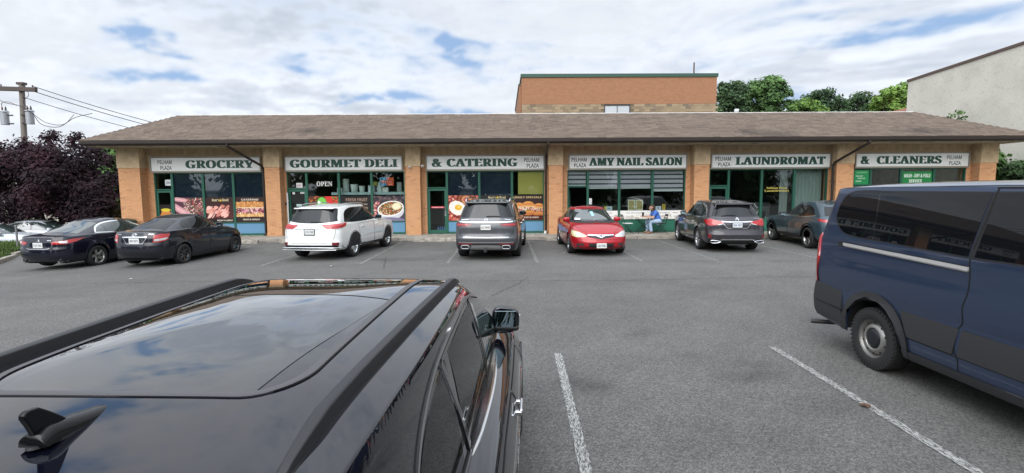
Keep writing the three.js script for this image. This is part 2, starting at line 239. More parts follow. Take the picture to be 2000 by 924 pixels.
// ---------------------------------------------------------------- the plaza building
const plaza = thing('shopping_plaza', 'long single storey row of shops with brown shingle roof and orange brick columns', 'building', [0, 0, -22]);
const P = (x) => x, ZC = -22.0, ZW = -22.45, ZG = -22.52;          // column front, recessed wall, glass
const pz = (z) => z + 22;                                             // building local z
const COLS = [[-16.26, -15.36], [-10.13, -9.51], [-4.15, -3.57], [1.92, 2.51], [8.18, 8.82], [14.34, 15.07], [20.59, 21.31]];
const BAYS = [[-15.10, -10.40, [-14.35, -13.03, -11.73]], [-9.41, -4.31, [-8.57, -7.18, -5.76]], [-3.36, 1.76, [-2.49, -1.08, 0.35]], [2.77, 7.97, [3.67, 5.06, 6.52]], [9.01, 14.26, [9.88, 11.35, 12.80]], [15.40, 20.41, [16.18, 17.54, 19.01]]];
{
  const r = rng(3);
  COLS.forEach(([a, b], i) => {
    const c = part('column', boxG(a + 0.012, b - 0.012, 0.13, 3.07, pz(-22.7), pz(ZC) - 0.012), mortarM, plaza);
    const m = new MB();
    layBricks(m, [a, pz(ZC) - 0.012], [1, 0], [0, 1], b - a, 0.135, 3.06, r);
    layBricks(m, [b - 0.012, pz(ZC)], [0, -1], [1, 0], 0.46, 0.135, 3.06, r); layBricks(m, [a + 0.012, pz(ZC) - 0.46], [0, 1], [-1, 0], 0.46, 0.135, 3.06, r);
    stuff(part('bricks', m.geo(), brickM, c));
    part('stucco_cap', rbox((a + b) / 2 + (i == 6 ? 0.02 : 0), 3.485, pz(-22.33), b - a + 0.05, 0.85, 0.72, 0.012), stuccoM, plaza);
  });
  // brick jambs beside the openings, at the recessed wall
  const J = []; for (let i = 0; i < 7; i++) { if (i > 0) J.push([BAYS[i - 1][1], COLS[i][0]]); if (i < 6) J.push([COLS[i][1], BAYS[i][0]]); }
  for (const [a, b] of J) {
    const c = part('brick_jamb', boxG(a, b, 0.13, 3.07, pz(-22.75), pz(ZW) - 0.012), mortarM, plaza), m = new MB();
    layBricks(m, [a, pz(ZW) - 0.012], [1, 0], [0, 1], b - a, 0.135, 3.06, r); stuff(part('bricks', m.geo(), brickM, c));
  }
  // left end wall (bricks) and the closed shell
  const w = part('wall', boxG(-16.25, -16.05, -1.0, 3.9, pz(-33), pz(-22.7)), mortarM, plaza), m = new MB(); layBricks(m, [-16.25, pz(-26)], [0, 1], [-1, 0], 3.4, 0.0, 3.06, r); stuff(part('bricks', m.geo(), brickM, w));
  part('wall', boxG(21.1, 21.3, 0, 3.9, pz(-33), pz(-22.7)), stuccoM, plaza); part('wall', boxG(-16.05, 21.1, 0, 3.9, pz(-33), pz(-32.8)), std(lin(.3, .28, .25), .9), plaza);
  for (let i = 0; i < 6; i++) part('wall', boxG(COLS[i][1] + 0.026, COLS[i + 1][0] - 0.026, 3.075, 3.895, pz(-22.75), pz(ZW)), stuccoM, plaza);   // stucco band over each shop
  for (let i = 0; i < 6; i++) part('lintel_trim', rbox((BAYS[i][0] + BAYS[i][1]) / 2, 2.895, pz(ZW) - 0.01, BAYS[i][1] - BAYS[i][0] + 0.06, 0.05, 0.11, 0.01), std(lin(0.66, 0.60, 0.46), .8), plaza);
  for (let i = 0; i < 6; i++) part('wall', boxG(BAYS[i][0], BAYS[i][1], 2.92, 3.075, pz(-22.75), pz(ZW) - 0.004), stuccoM, plaza);
  part('soffit', boxG(-16.75, 21.95, 3.895, 3.93, pz(-22.8), pz(-20.98)), soffitM, plaza);
  part('soffit', boxG(-16.75, -16.05, 3.895, 3.93, pz(-33), pz(-22.8)), soffitM, plaza);
  const sl = std(lin(0.02, 0.02, 0.02), .6); for (let i = 0; i < 26; i++) part('soffit_vent', boxG(-16 + i * 1.46, -15.72 + i * 1.46, 3.888, 3.8945, pz(-21.35), pz(-21.25)), sl, plaza);
  part('fascia', boxG(-16.8, 22.0, 3.91, 4.06, pz(-20.98), pz(-20.95)), std(lin(0.05, 0.035, 0.03), .5), plaza);
  part('fascia', boxG(-16.8, -16.76, 3.91, 4.06, pz(-33), pz(-20.98)), std(lin(0.05, 0.035, 0.03), .5), plaza);
  { // half round gutter
    const s = new THREE.Shape(); s.moveTo(0, 0); s.lineTo(0, -0.1); s.absarc(0.065, -0.1, 0.065, Math.PI, 2 * Math.PI, false); s.lineTo(0.13, 0); s.lineTo(0.12, 0); s.lineTo(0.12, -0.1); s.absarc(0.065, -0.1, 0.055, 2 * Math.PI, Math.PI, true); s.lineTo(0.01, 0);
    const g = new THREE.ExtrudeGeometry(s, { depth: 38.9, bevelEnabled: false }); g.rotateY(-Math.PI / 2); g.scale(1, 1, 1); g.translate(22.05, 4.09, pz(-20.945)); part('gutter', g, gutterM, plaza);
  }
  // roof deck under the shingles: front slope, hips, flat top
  const A = [-16.85, 4.085, pz(-20.9)], B = [22.05, 4.085, pz(-20.9)], C = [18.8, 5.43, pz(-23.7)], D = [-14.55, 5.43, pz(-23.7)], Bb = [22.05, 4.085, pz(-33)], Cb = [18.8, 5.43, pz(-30.2)], Db = [-14.55, 5.43, pz(-30.2)], Ab = [-16.85, 4.085, pz(-33)];
  const rm = new MB(); rm.quad(A, B, C, D); rm.quad(B, Bb, Cb, C); rm.quad(Ab, A, D, Db); rm.quad(D, C, Cb, Db); rm.quad(A, Ab, Bb, B); rm.quad(Bb, Ab, Db, Cb);
  const roof = part('roof', rm.geo(), std(lin(0.10, 0.08, 0.07), .95), plaza);
  part('roof_edge_trim', boxG(-14.6, 18.85, 5.425, 5.50, pz(-23.80), pz(-23.70)), std(lin(0.78, 0.77, 0.75), .6), roof);
  // shingles
  const shTex = dataTex(256, 256, (i, j) => { const v = 0.78 + 0.22 * (tn(i / 2, j / 2, 128, 5) - .5) + 0.2 * (tn(i / 9, j / 9, 28, 2) - .5); return [v, v, v]; }, true); shTex.repeat.set(2, 2);
  const shTones = [[0.225, 0.168, 0.128], [0.213, 0.158, 0.120], [0.240, 0.180, 0.138], [0.188, 0.140, 0.106], [0.220, 0.161, 0.121]];
  const shM = shTones.map((c) => std(lin(...c), 0.95, 0, { map: shTex })), shV = std(0xffffff, 0.95, 0, { map: shTex, vertexColors: true });
  const sx = 1.345 / 2.8, slope = Math.atan(sx), L = Math.hypot(2.8, 1.345), rows = 17, rh = L / rows, sg = [], bulk = new MB(); let kept = 0; const rr = rng(77);
  for (let v = 0; v < 4; v++) { const w = 0.26 + v * 0.035, q = new MB(); q.box(0, w, -0.004, 0.030 + (v % 2) * 0.006, -rh * 1.05, 0); sg.push([w, q.geo()]); }
  for (let k = 0; k < rows; k++) {
    const f0 = k * rh / L, z = pz(-20.86) - f0 * 2.8, y = 4.09 + f0 * 1.345, xl = mix(-16.87, -14.55, f0), xr = mix(22.07, 18.8, f0);
    let x = xl - rr() * 0.2; const lowRow = k < 5;
    while (x < xr) {
      const v = Math.floor(rr() * 4), [w, g] = sg[v], big = fbm(x * 0.5, 3, k * 0.25, 3), ti = Math.floor(clamp(rr() * 0.75 + big * 0.3 + 0.12, 0, 0.999) * 5); const x2 = Math.min(x + w - 0.006, xr), xs = Math.max(x, xl);
      const inView = lowRow && x > -7.5 && x < 9 && kept < 300;
      if (x2 - xs > 0.02) {
        if (inView && x2 - xs > w - 0.01) { const o = part('shingle', g, shM[ti], roof); o.position.set(x, y, z); o.rotation.x = slope; kept++; }
        else { let d = 0.90 + rr() * 0.2; let dark = 1; for (const [qx, qk, rx] of [[-1.2, 2, .5], [4.0, 1.4, .5], [11, 1, .8], [17.3, 2.5, 1.0], [10, 3, .4], [-8.2, 5, .5]]) dark *= 1 - 0.55 * Math.exp(-(((x - qx) / rx) ** 2) - ((k - qk) / 2) ** 2); bulk.col = shTones[ti].map((c) => c * d * dark); const M = new THREE.Matrix4().makeRotationX(slope).setPosition(0, y, z); bulk.box(xs, x2, -0.004, 0.030 + (v % 2) * 0.006, -rh * 1.05, 0, M); }
      }
      x += w;
    }
  }
  { // hip slopes, coarser
    for (let k = 0; k < 20; k++) for (const side of [-1, 1]) {
      const f = k / 20, x = side < 0 ? mix(-16.87, -14.55, f) : mix(22.07, 18.8, f), y = 4.09 + f * 1.345, zf = mix(pz(-20.9), pz(-23.7), f), zb = mix(pz(-33), pz(-30.2), f), run = side < 0 ? 2.32 : 3.27, sl2 = Math.atan(1.345 / run), ll = Math.hypot(run, 1.345) / 20;
      for (let z = zf; z > zb + 0.3; z -= 0.3) { const d = 0.82 + rr() * 0.34; bulk.col = shTones[Math.floor(rr() * 5)].map((c) => c * d); const M = new THREE.Matrix4().makeRotationZ(side < 0 ? sl2 : -sl2).setPosition(x, y, 0); side < 0 ? bulk.box(0, ll * 1.05, -0.004, 0.013, z - 0.297, z, M) : bulk.box(-ll * 1.05, 0, -0.004, 0.013, z - 0.297, z, M); }
    }
    for (const [a, b] of [[A, D], [B, C]]) for (let k = 0; k < 18; k++) { bulk.col = shTones[k % 5]; const t = k / 18, t2 = (k + 1.15) / 18, p = [0, 1, 2].map((i) => mix(a[i], b[i], t)), q = [0, 1, 2].map((i) => mix(a[i], b[i], t2)); const s = a === A ? 1 : -1; bulk.quad([p[0] - .1, p[1] + .0, p[2]], [p[0] + .0, p[1] + .03, p[2] + .04], [q[0] + .0, q[1] + .03, q[2] + .04], [q[0] - .1, q[1] + .0, q[2]]); bulk.quad([p[0] + .0, p[1] + .03, p[2] + .04], [p[0] + .1, p[1] + .0, p[2] + .06], [q[0] + .1, q[1] + .0, q[2] + .06], [q[0], q[1] + .03, q[2] + .04]); }
  }
  stuff(part('shingles', bulk.geo(), shV, roof));
  // downspouts from the gutter to the column sides
  for (const [x, xb, full] of [[-11.05, -10.22, 0], [1.80, 1.80, 1], [14.9, 14.22, 0]]) {
    const pts = full ? [[x, 3.97, -20.87], [x, 3.86, -20.87], [xb, 3.55, -21.95], [xb, 3.4, -22.07], [xb, 0.30, -22.07], [xb, 0.20, -21.98]] : [[x, 3.97, -20.87], [x, 3.86, -20.87], [xb, 3.12, -21.96], [xb, 3.0, -22.06], [xb, 0.30, -22.06], [xb, 0.20, -21.98]], g = [];
    pts.forEach((p, i) => { const q = [p[0], p[1], pz(p[2])]; if (i) { const o = pts[i - 1]; g.push(rod([o[0], o[1], pz(o[2])], q, .052, .052, 10)); const e = new THREE.SphereGeometry(.053, 10, 8); e.translate(...q); g.push(e); } });
    const d = part('downspout', merge(g), gutterM, plaza); for (const y of [0.9, 2.3]) part('strap', boxG(xb - 0.075, xb + 0.075, y, y + 0.035, pz(-22.16), pz(-22.0)), gutterM, d);
  }
  // interior: floor, ceiling, partitions
  const dark = std(lin(0.10, 0.10, 0.10), .9), inner = std(lin(0.15, 0.145, 0.135), .9);
  part('interior_floor', boxG(-16.05, 21.1, 0.05, 0.128, pz(-32.8), pz(-22.75)), std(lin(0.16, 0.15, 0.14), .5), plaza);
  part('interior_ceiling', boxG(-16.05, 21.1, 3.08, 3.14, pz(-32.8), pz(-22.76)), std(lin(0.28, 0.28, 0.27), .9), plaza);
  for (const x of [2.2, 8.5, -9.82]) part('partition', boxG(x - .06, x + .06, 0.13, 3.08, pz(-32.8), pz(-22.76)), inner, plaza);
  part('interior_wall', boxG(-16.0, 21.0, 0.13, 3.07, pz(-29.1), pz(-29)), dark, plaza);
}
// shopfronts: every light is a window part with its pane
const doorSet = [];
BAYS.forEach(([a, b, mu], i) => {
  const xs = [a, ...mu, b], f = 0.05, zf = pz(ZG), salon = i === 3;
  const frame = (x0, x1, y0, y1, t, d = 0.06) => new MB().box(x0, x1, y0, y0 + t, zf - d, zf + d * .8).box(x0, x1, y1 - t, y1, zf - d, zf + d * .8).box(x0, x0 + t, y0 + t, y1 - t, zf - d, zf + d * .8).box(x1 - t, x1, y0 + t, y1 - t, zf - d, zf + d * .8).geo();
  const pane = (par, x0, x1, y0, y1, z = zf) => part('pane', boxG(x0, x1, y0, y1, z - 0.004, z + 0.004), glassM, par);
  // door bay: transom over a door
  const w0 = part('window', frame(a, mu[0], 2.13, 2.87, 0.045), greenM, plaza); pane(w0, a + .04, mu[0] - .04, 2.17, 2.83);
  const open = salon;
  const dg = new THREE.Group(); dg.name = 'door'; plaza.add(dg); dg.position.set(a + 0.05, 0, zf); const dw = mu[0] - a - 0.09;
  part('door_frame', new MB().box(0, dw, 2.02, 2.11, -.03, .03).box(0, dw, 0.14, 0.30, -.03, .03).box(0, .075, .30, 2.02, -.03, .03).box(dw - .075, dw, .30, 2.02, -.03, .03).geo(), greenM, dg);
  part('pane', boxG(.07, dw - .07, .29, 2.03, -.004, .004), glassM, dg);
  part('handle', merge([rod([dw - .04, .95, .08], [dw - .04, 1.3, .08], .014), rod([dw - .04, 1.0, .02], [dw - .04, 1.0, .08], .01), rod([dw - .04, 1.25, .02], [dw - .04, 1.25, .08], .01)]), std(lin(.6, .6, .6), .3, 1), dg);
  part('push_plate', boxG(dw - .07, dw - .012, 0.92, 1.14, .03, .036), std(lin(.7, .7, .7), .35, .9), dg);
  if (open) dg.rotation.y = R(78);
  part('door_jamb', new MB().box(a - .03, a + .045, .13, 2.13, zf - .07, zf + .055).box(mu[0] - .045, mu[0] + .03, .13, 2.13, zf - .07, zf + .055).geo(), greenM, plaza);
  for (let k = 0; k < 3; k++) {
    const x0 = xs[k + 1], x1 = xs[k + 2], w = part('window', frame(x0 + .003, x1 - .003, 0.66, 2.87, 0.045), greenM, plaza);
    pane(w, x0 + .04, x1 - .04, .70, 2.83);
    const low = new MB().box(x0 + .003, x1 - .003, 0.13, 0.22, zf - .06, zf + .055).box(x0 + .003, x0 + .045, .22, .657, zf - .06, zf + .048).box(x1 - .045, x1 - .003, .22, .657, zf - .06, zf + .048).geo();
    const lp = part('bulkhead', low, greenM, plaza); part('kick_panel', boxG(x0 + .045, x1 - .045, .222, .657, zf - .03, zf + .03), i < 3 ? blueM : greenPanelM, lp);
  }
  part('window_head', boxG(a - 0.02, b + 0.02, 2.872, 2.893, zf - .06, zf + .06), greenM, plaza);
});
// ---------------------------------------------------------------- signs
const GREEN_INK = '#16493a';
function fat(g, text, x0, x1, y, h) {                 // fat face lettering: bold serif with the upright strokes thickened
  g.save(); g.font = `bold ${h * 1.37}px serif`; g.textBaseline = 'alphabetic'; g.fillStyle = GREEN_INK;
  const w = g.measureText(text).width, k = (x1 - x0) / w; g.translate(x0, y); g.scale(k, 1);
  const t = h * 0.085 / k; for (let i = -5; i <= 5; i++) g.fillText(text, i / 5 * t, 0);
  g.restore();
}
function thin(g, text, cx, y, h, w) { g.save(); g.font = `${h * 1.38}px sans-serif`; g.fillStyle = '#1f2825'; g.strokeStyle = '#1f2825'; g.lineWidth = h * .055; g.textAlign = 'center'; const k = w / g.measureText(text).width; g.translate(cx, y); g.scale(k, 1); g.fillText(text, 0, 0); g.strokeText(text, 0, 0); g.restore(); }
const signFrameM = std(lin(0.36, 0.33, 0.27), 0.5, 0.4), signEdgeM = std(lin(0.10, 0.09, 0.075), 0.5, 0.4);
[
  [-15.10, -10.47, [[.315, .944, 'GROCERY']], .127, 'reading GROCERY in dark green, on the leftmost shop'],
  [-9.40, -4.40, [[.04, .965, 'GOURMET DELI']], 0, 'reading GOURMET DELI in dark green, filling the whole board'],
  [-3.33, 1.74, [[.044, .127, '&'], [.17, .773, 'CATERING']], .895, 'reading & CATERING in dark green, above the glass door'],
  [2.84, 7.94, [[.171, .965, 'AMY NAIL SALON']], .083, 'of the nail salon, above the striped blinds'],
  [9.05, 14.25, [[.2, .957, 'LAUNDROMAT']], .096, 'reading LAUNDROMAT in dark green'],
  [15.40, 20.38, [[.04, .115, '&'], [.18, .76, 'CLEANERS']], .87, 'reading & CLEANERS in dark green, on the rightmost shop'],
].forEach(([x0, x1, words, pp, lab]) => {
  const t = thing('shop_sign', 'long white sign board ' + lab, 'sign', [(x0 + x1) / 2, 2.925, -22.44], 0, 'white sign boards above the shops'), w = x1 - x0, h = 0.585;
  const tex = canvasTex(2048, 240, (g, W, H) => {
    g.fillStyle = '#eceeea'; g.fillRect(0, 0, W, H); const r = rng(words[0][2].length * 7 + 3);
    for (let i = 0; i < 60; i++) { g.fillStyle = `rgba(120,115,95,${0.02 + r() * 0.03})`; g.fillRect(r() * W, 0, 2 + r() * 5, H * (0.3 + r() * 0.7)); }
    for (const [a, b, s] of words) fat(g, s, a * W, b * W, H * 0.78, H * 0.58);
    if (pp) { thin(g, 'PELHAM', pp * W, H * 0.46, H * 0.27, W * 0.135); thin(g, 'PLAZA', pp * W + W * .008, H * 0.88, H * 0.27, W * 0.105); }
  });
  const m = new MB(), d = 0.13, f = 0.035; m.box(-w / 2 - f, w / 2 + f, -f, 0, 0, d).box(-w / 2 - f, w / 2 + f, h, h + f, 0, d).box(-w / 2 - f, -w / 2, 0, h, 0, d).box(w / 2, w / 2 + f, 0, h, 0, d);
  part('frame', m.geo(), signFrameM, t);
  part('sign_face', boxG(-w / 2, w / 2, 0, h, 0.02, d - 0.03), std(lin(.6, .6, .58), .5), t);
  part('lettering', printG(-w / 2, w / 2, 0, h, d - 0.026), std(0xffffff, 0.42, 0, { map: tex }), t);
  const e = new MB(); e.box(-w / 2, w / 2, 0, .014, d - .026, d - .012).box(-w / 2, w / 2, h - .014, h, d - .026, d - .012).box(-w / 2, -w / 2 + .014, .014, h - .014, d - .026, d - .012).box(w / 2 - .014, w / 2, .014, h - .014, d - .026, d - .012); part('retainer', e.geo(), signEdgeM, t);
});
// ---------------------------------------------------------------- prints on the glass
const blob = (g, x, y, rx, ry, c, a = 0) => { g.fillStyle = c; g.beginPath(); g.ellipse(x, y, rx, ry, a, 0, 7); g.fill(); };
function bits(g, r, x0, y0, w, h, n, s0, s1, cols) { for (let i = 0; i < n; i++) blob(g, x0 + r() * w, y0 + r() * h, s0 + r() * (s1 - s0), (s0 + r() * (s1 - s0)) * .6, cols[Math.floor(r() * cols.length)], r() * 3); }
function words(g, s, cx, y, h, w, c, font = 'bold', fam = 'sans-serif') { g.save(); g.font = `${font} ${h * 1.38}px ${fam}`; g.fillStyle = c; g.textAlign = 'center'; const k = w / g.measureText(s).width; g.translate(cx, y); g.scale(k, 1); g.fillText(s, 0, 0); g.restore(); }
function grad(g, W, H, a, b) { const q = g.createLinearGradient(0, 0, 0, H); q.addColorStop(0, a); q.addColorStop(1, b); g.fillStyle = q; g.fillRect(0, 0, W, H); }
function bun(g, x, y, w, h, top) { g.save(); g.beginPath(); g.moveTo(x - w, y); g.bezierCurveTo(x - w * 1.02, y - h * 1.3, x + w * 1.02, y - h * 1.3, x + w, y); g.closePath(); const q = g.createLinearGradient(0, y - h, 0, y); q.addColorStop(0, top ? '#e9a860' : '#c98445'); q.addColorStop(.5, '#c77a38'); q.addColorStop(1, '#ecc38c'); g.fillStyle = q; g.fill(); g.restore(); }
const DRAW = {
  burger(g, W, H, r) { grad(g, W, H, '#171310', '#2a1712'); blob(g, W * .5, H * .62, W * .5, H * .3, '#c08a4a'); bun(g, W * .5, H * .5, W * .48, H * .32, 1); bits(g, r, 0, H * .5, W, H * .2, 120, 6, 16, ['#c93a2c', '#e6b23c', '#8d2d22', '#f2d27a', '#5d7d2d']); blob(g, W * .5, H * .86, W * .46, H * .12, '#b9762f'); blob(g, W * .5, H * .2, W * .4, H * .06, '#d9c53a'); },
  hands(g, W, H, r) { grad(g, W, H, '#4b2c3a', '#6c3a44'); bits(g, r, W * .3, H * .05, W * .7, H * .6, 260, 6, 18, ['#b53246', '#e7b9b0', '#4e7033', '#d87f86', '#8c2432', '#efe3cf', '#355324']); g.lineCap = 'round'; for (const [a, b, c, d, w] of [[-.1, .3, .45, .7, .24], [.4, .62, .72, .82, .12], [.45, .7, .8, .9, .1], [-.1, .05, .35, .12, .16]]) { g.strokeStyle = '#d59aa0'; g.lineWidth = H * w; g.beginPath(); g.moveTo(W * a, H * b); g.lineTo(W * c, H * d); g.stroke(); g.strokeStyle = 'rgba(245,205,200,.5)'; g.lineWidth = H * w * .4; g.stroke(); } bits(g, r, 0, H * .85, W * .75, H * .15, 60, 12, 30, ['#cf7f92', '#e0a1ad', '#b96a80']); bits(g, r, W * .78, H * .75, W * .2, H * .25, 50, 6, 14, ['#e9e6d4', '#3f5c2b', '#77924c']); },
  ham(g, W, H, r) { grad(g, W, H, '#2c1512', '#5b2522'); const q = ['#e8a99a', '#d98f80', '#f1c1b3', '#c87c70', '#eeb5a6']; for (let i = 0; i < 46; i++) { const x = W * (.12 + r() * .74), y = H * (.34 + r() * .42), a = r() * 3; g.fillStyle = q[i % 5]; g.beginPath(); g.moveTo(x, y); g.quadraticCurveTo(x + Math.cos(a) * W * .2, y - H * .14, x + Math.cos(a + 1) * W * .2, y + Math.sin(a) * H * .16); g.quadraticCurveTo(x - W * .05, y + H * .12, x, y); g.fill(); } words(g, "Boar's", W * .36, H * .16, H * .1, W * .26, '#e8d9ae', 'bold', 'serif'); words(g, 'Head', W * .71, H * .16, H * .1, W * .24, '#e8d9ae', 'bold', 'serif'); blob(g, W * .54, H * .13, W * .035, H * .05, '#d8b73c'); g.fillStyle = '#1e0f0d'; g.fillRect(0, H * .84, W, H * .16); words(g, 'FRESH TO ORDER', W * .66, H * .95, H * .055, W * .56, '#e9e0cc'); },
  hero(g, W, H, r) { grad(g, W, H, '#2d1512', '#3a1c14'); words(g, 'CATERING', W * .5, H * .14, H * .07, W * .62, '#efe3d0'); g.fillStyle = '#c98a4c'; g.fillRect(0, H * .22, W, H * .22); grad2(g, 0, H * .2, W, H * .24, '#d8965a', '#b97738'); bits(g, r, 0, H * .2, W, H * .2, 90, 8, 26, ['#e2ab6c', '#c07d3c', '#d79a58']); g.fillStyle = '#f0d7b0'; g.fillRect(0, H * .41, W, H * .06); bits(g, r, 0, H * .46, W, H * .2, 280, 8, 24, ['#5b1f1e', '#c5687c', '#e3a9ad', '#7a2c2a', '#ecdcc0', '#6a2a35', '#d98ca0']); g.fillStyle = '#d9a868'; g.fillRect(0, H * .66, W, H * .12); bits(g, r, 0, H * .66, W, H * .1, 50, 10, 30, ['#e8c088', '#c9924e']); g.fillStyle = '#2a1512'; g.fillRect(0, H * .79, W, H * .21); words(g, 'TRAYS & HEROES', W * .52, H * .92, H * .06, W * .6, '#e9e0cc'); },
  fruit(g, W, H, r) { grad(g, W, H, '#5d2a18', '#7b3a1f'); bits(g, r, 0, 0, W, H, 260, 8, 22, ['#7a3420', '#b3532d', '#3f1c12', '#c97b3d', '#58321c']); g.fillStyle = '#d8352f'; g.beginPath(); g.moveTo(W * .55, 0); g.lineTo(W, 0); g.lineTo(W, H * .7); g.lineTo(W * .6, H); g.fill(); g.fillStyle = '#f0a08c'; g.beginPath(); g.moveTo(W * .8, H * .6); g.lineTo(W, H * .8); g.lineTo(W * .7, H); g.fill(); bits(g, r, W * .8, 0, W * .2, H * .6, 60, 8, 20, ['#54a13c', '#802a1e', '#c94a35']); blob(g, W * .44, H * .4, W * .17, H * .36, '#3f9b2c'); blob(g, W * .44, H * .36, W * .145, H * .3, '#79cf55'); blob(g, W * .1, H * .9, W * .1, H * .14, '#e8d13a'); },
  freshfruit(g, W, H) { grad(g, W, H, '#191514', '#120f0e'); words(g, 'FRESH FRUIT', W * .52, H * .2, H * .12, W * .72, '#a98a76'); words(g, 'JUICE & SMOOTHIE BAR', W * .52, H * .36, H * .075, W * .72, '#b39c86'); words(g, 'CUSTOM MADE PLATTERS', W * .52, H * .50, H * .075, W * .76, '#b39c86'); words(g, 'BAR', W * .86, H * .78, H * .12, W * .22, '#d8cfc4'); },
  salad(g, W, H, r) { grad(g, W, H, '#2b2430', '#4e4658'); bits(g, r, 0, 0, W, H * .5, 90, 14, 40, ['#3a3038', '#5b4a4c', '#241d24', '#6c5a58']); bits(g, r, 0, H * .2, W * .2, H * .6, 60, 8, 22, ['#d77a74', '#a74b50', '#e9b9a8', '#743a40']); g.save(); g.translate(W * .55, H * .5); g.rotate(-.15); blob(g, 0, H * .12, W * .42, H * .34, '#cfd0d6'); blob(g, 0, 0, W * .43, H * .3, '#f1efea'); g.beginPath(); g.ellipse(0, 0, W * .39, H * .26, 0, 0, 7); g.clip(); blob(g, 0, 0, W * .39, H * .26, '#6c4a2a'); bits(g, r, -W * .4, -H * .28, W * .8, H * .56, 420, 6, 16, ['#c9572c', '#4f6a2c', '#d9c69a', '#7d3b22', '#e7dcc0', '#39501f', '#b8402a', '#a8843f']); blob(g, W * .2, -H * .05, W * .15, H * .14, '#e8dfb0'); blob(g, W * .2, -H * .05, W * .11, H * .1, '#efe7c6'); g.restore(); blob(g, W * .5, H * .97, W * .5, H * .12, '#7b7590'); },
  egg(g, W, H, r) { grad(g, W, H, '#8d2f2a', '#a2423a'); bits(g, r, 0, 0, W, H, 300, 10, 30, ['#7a211f', '#b84d42', '#d78672', '#5f1818', '#c76a58', '#e7b199']); for (let i = 0; i < 4; i++) { g.strokeStyle = ['#6b2b1a', '#a35a34', '#7d3a20', '#c98a60'][i]; g.lineWidth = H * .09; g.beginPath(); g.ellipse(W * .62, H * .2, W * (.3 - i * .05), H * (.35 - i * .07), .5, 0, 7); g.stroke(); } blob(g, W * .3, H * .5, W * .29, H * .27, '#f4efe4', .4); blob(g, W * .33, H * .48, W * .12, H * .11, '#eeb62c'); blob(g, W * .35, H * .46, W * .05, H * .04, '#f6d571'); bits(g, r, W * .05, H * .3, W * .5, H * .4, 60, 1.5, 3.5, ['#3a2a1c']); },
  brand(g, W, H) { grad(g, W, H, '#16130f', '#1e1512'); words(g, "Boar's", W * .38, H * .15, H * .11, W * .26, '#d9cba0', 'bold', 'serif'); words(g, 'Head', W * .72, H * .15, H * .11, W * .22, '#d9cba0', 'bold', 'serif'); blob(g, W * .56, H * .1, W * .035, H * .055, '#cfb544'); },
  specials(g, W, H, r) { grad(g, W, H, '#1f1413', '#5d231d'); words(g, 'DAILY SPECIALS', W * .5, H * .13, H * .075, W * .9, '#d8bd86'); for (const [x, y, s] of [[.2, .5, .9], [.86, .55, 1], [.5, .5, 1.15]]) { blob(g, W * x, H * (y + .2), W * .2 * s, H * .1 * s, '#b86d2f'); bun(g, W * x, H * y, W * .21 * s, H * .22 * s, 1); bits(g, r, W * (x - .19 * s), H * (y - .01), W * .38 * s, H * .11, 110, 5, 13, ['#e9d7bd', '#c95a52', '#8f2b2b', '#f1ece0', '#6d8a3a', '#d98d7c']); g.fillStyle = '#c98746'; g.fillRect(W * (x - .18 * s), H * (y + .13), W * .36 * s, H * .08); } g.fillStyle = '#4b1a17'; g.fillRect(0, H * .82, W, H * .18); words(g, 'BREAKFAST & LUNCH', W * .5, H * .92, H * .06, W * .7, '#eadfc6'); },
  strip(g, W, H, r) { g.fillStyle = '#e6e4df'; g.fillRect(0, 0, W, H); bits(g, r, W * .02, H * .72, W * .96, H * .22, 40, 14, 60, ['#cfc7bf', '#d9cfc6', '#bfb4ac', '#e9e2da']); },
  washfold(g, W, H) { g.fillStyle = '#15803f'; g.fillRect(0, 0, W, H); words(g, 'WASH - DRY & FOLD', W * .5, H * .5, H * .3, W * .9, '#f1f4ee'); words(g, 'SERVICE', W * .45, H * .92, H * .26, W * .45, '#f1f4ee'); },
  greenposter(g, W, H) { g.fillStyle = '#1c8a4c'; g.fillRect(0, 0, W, H); words(g, 'LAUNDRY', W * .5, H * .22, H * .12, W * .8, '#8fd0a0'); words(g, 'DROP OFF', W * .35, H * .45, H * .08, W * .5, '#e5efe4'); words(g, 'PICK UP', W * .5, H * .6, H * .08, W * .5, '#e5efe4'); words(g, 'OPEN', W * .3, H * .8, H * .08, W * .4, '#e5efe4'); },
  colour(g, W, H) { g.fillStyle = '#3f86b0'; g.fillRect(0, 0, W / 2, H); g.fillStyle = '#e2572b'; g.fillRect(W / 2, 0, W / 2, H); g.fillStyle = '#d43030'; g.fillRect(W * .08, H * .4, W * .84, H * .3); g.fillStyle = '#e9a488'; for (let i = 0; i < 6; i++) g.fillRect(W * (.12 + i * .13), H * .45, W * .07, H * .2); },
  number(g, W, H) { g.fillStyle = '#c9a21f'; g.fillRect(0, 0, W, H); g.fillStyle = '#111'; g.fillRect(0, 0, W * .2, H); words(g, '7', W * .6, H * .82, H * .62, W * .4, '#1a1408'); },
};
function grad2(g, x, y, w, h, a, b) { const q = g.createLinearGradient(0, y, 0, y + h); q.addColorStop(0, a); q.addColorStop(1, b); g.fillStyle = q; g.fillRect(x, y, w, h); }
const ZP = -22.506;
function poster(kind, x0, x1, y0, y1, label, z = ZP, category = 'poster', group, name = 'window_poster') {
  const ar = (x1 - x0) / (y1 - y0), W = Math.round(Math.min(512, 420 * Math.sqrt(ar))), H = Math.round(W / ar);
  const tex = canvasTex(W, H, (g, w, h) => DRAW[kind](g, w, h, rng(kind.length * 31 + Math.round(x0 * 10 + 999))));
  const o = single(name, boxG(0, x1 - x0, 0, y1 - y0, -0.0015, 0.0015), std(0xffffff, 0.35, 0, {}), label, category, group); o.material.map = tex;
  const uv = o.geometry.attributes.uv; for (let i = 0; i < uv.count; i++) uv.setXY(i, uv.getX(i) / (x1 - x0), uv.getY(i) / (y1 - y0));
  o.position.set(x0, y0, z); return o;
}
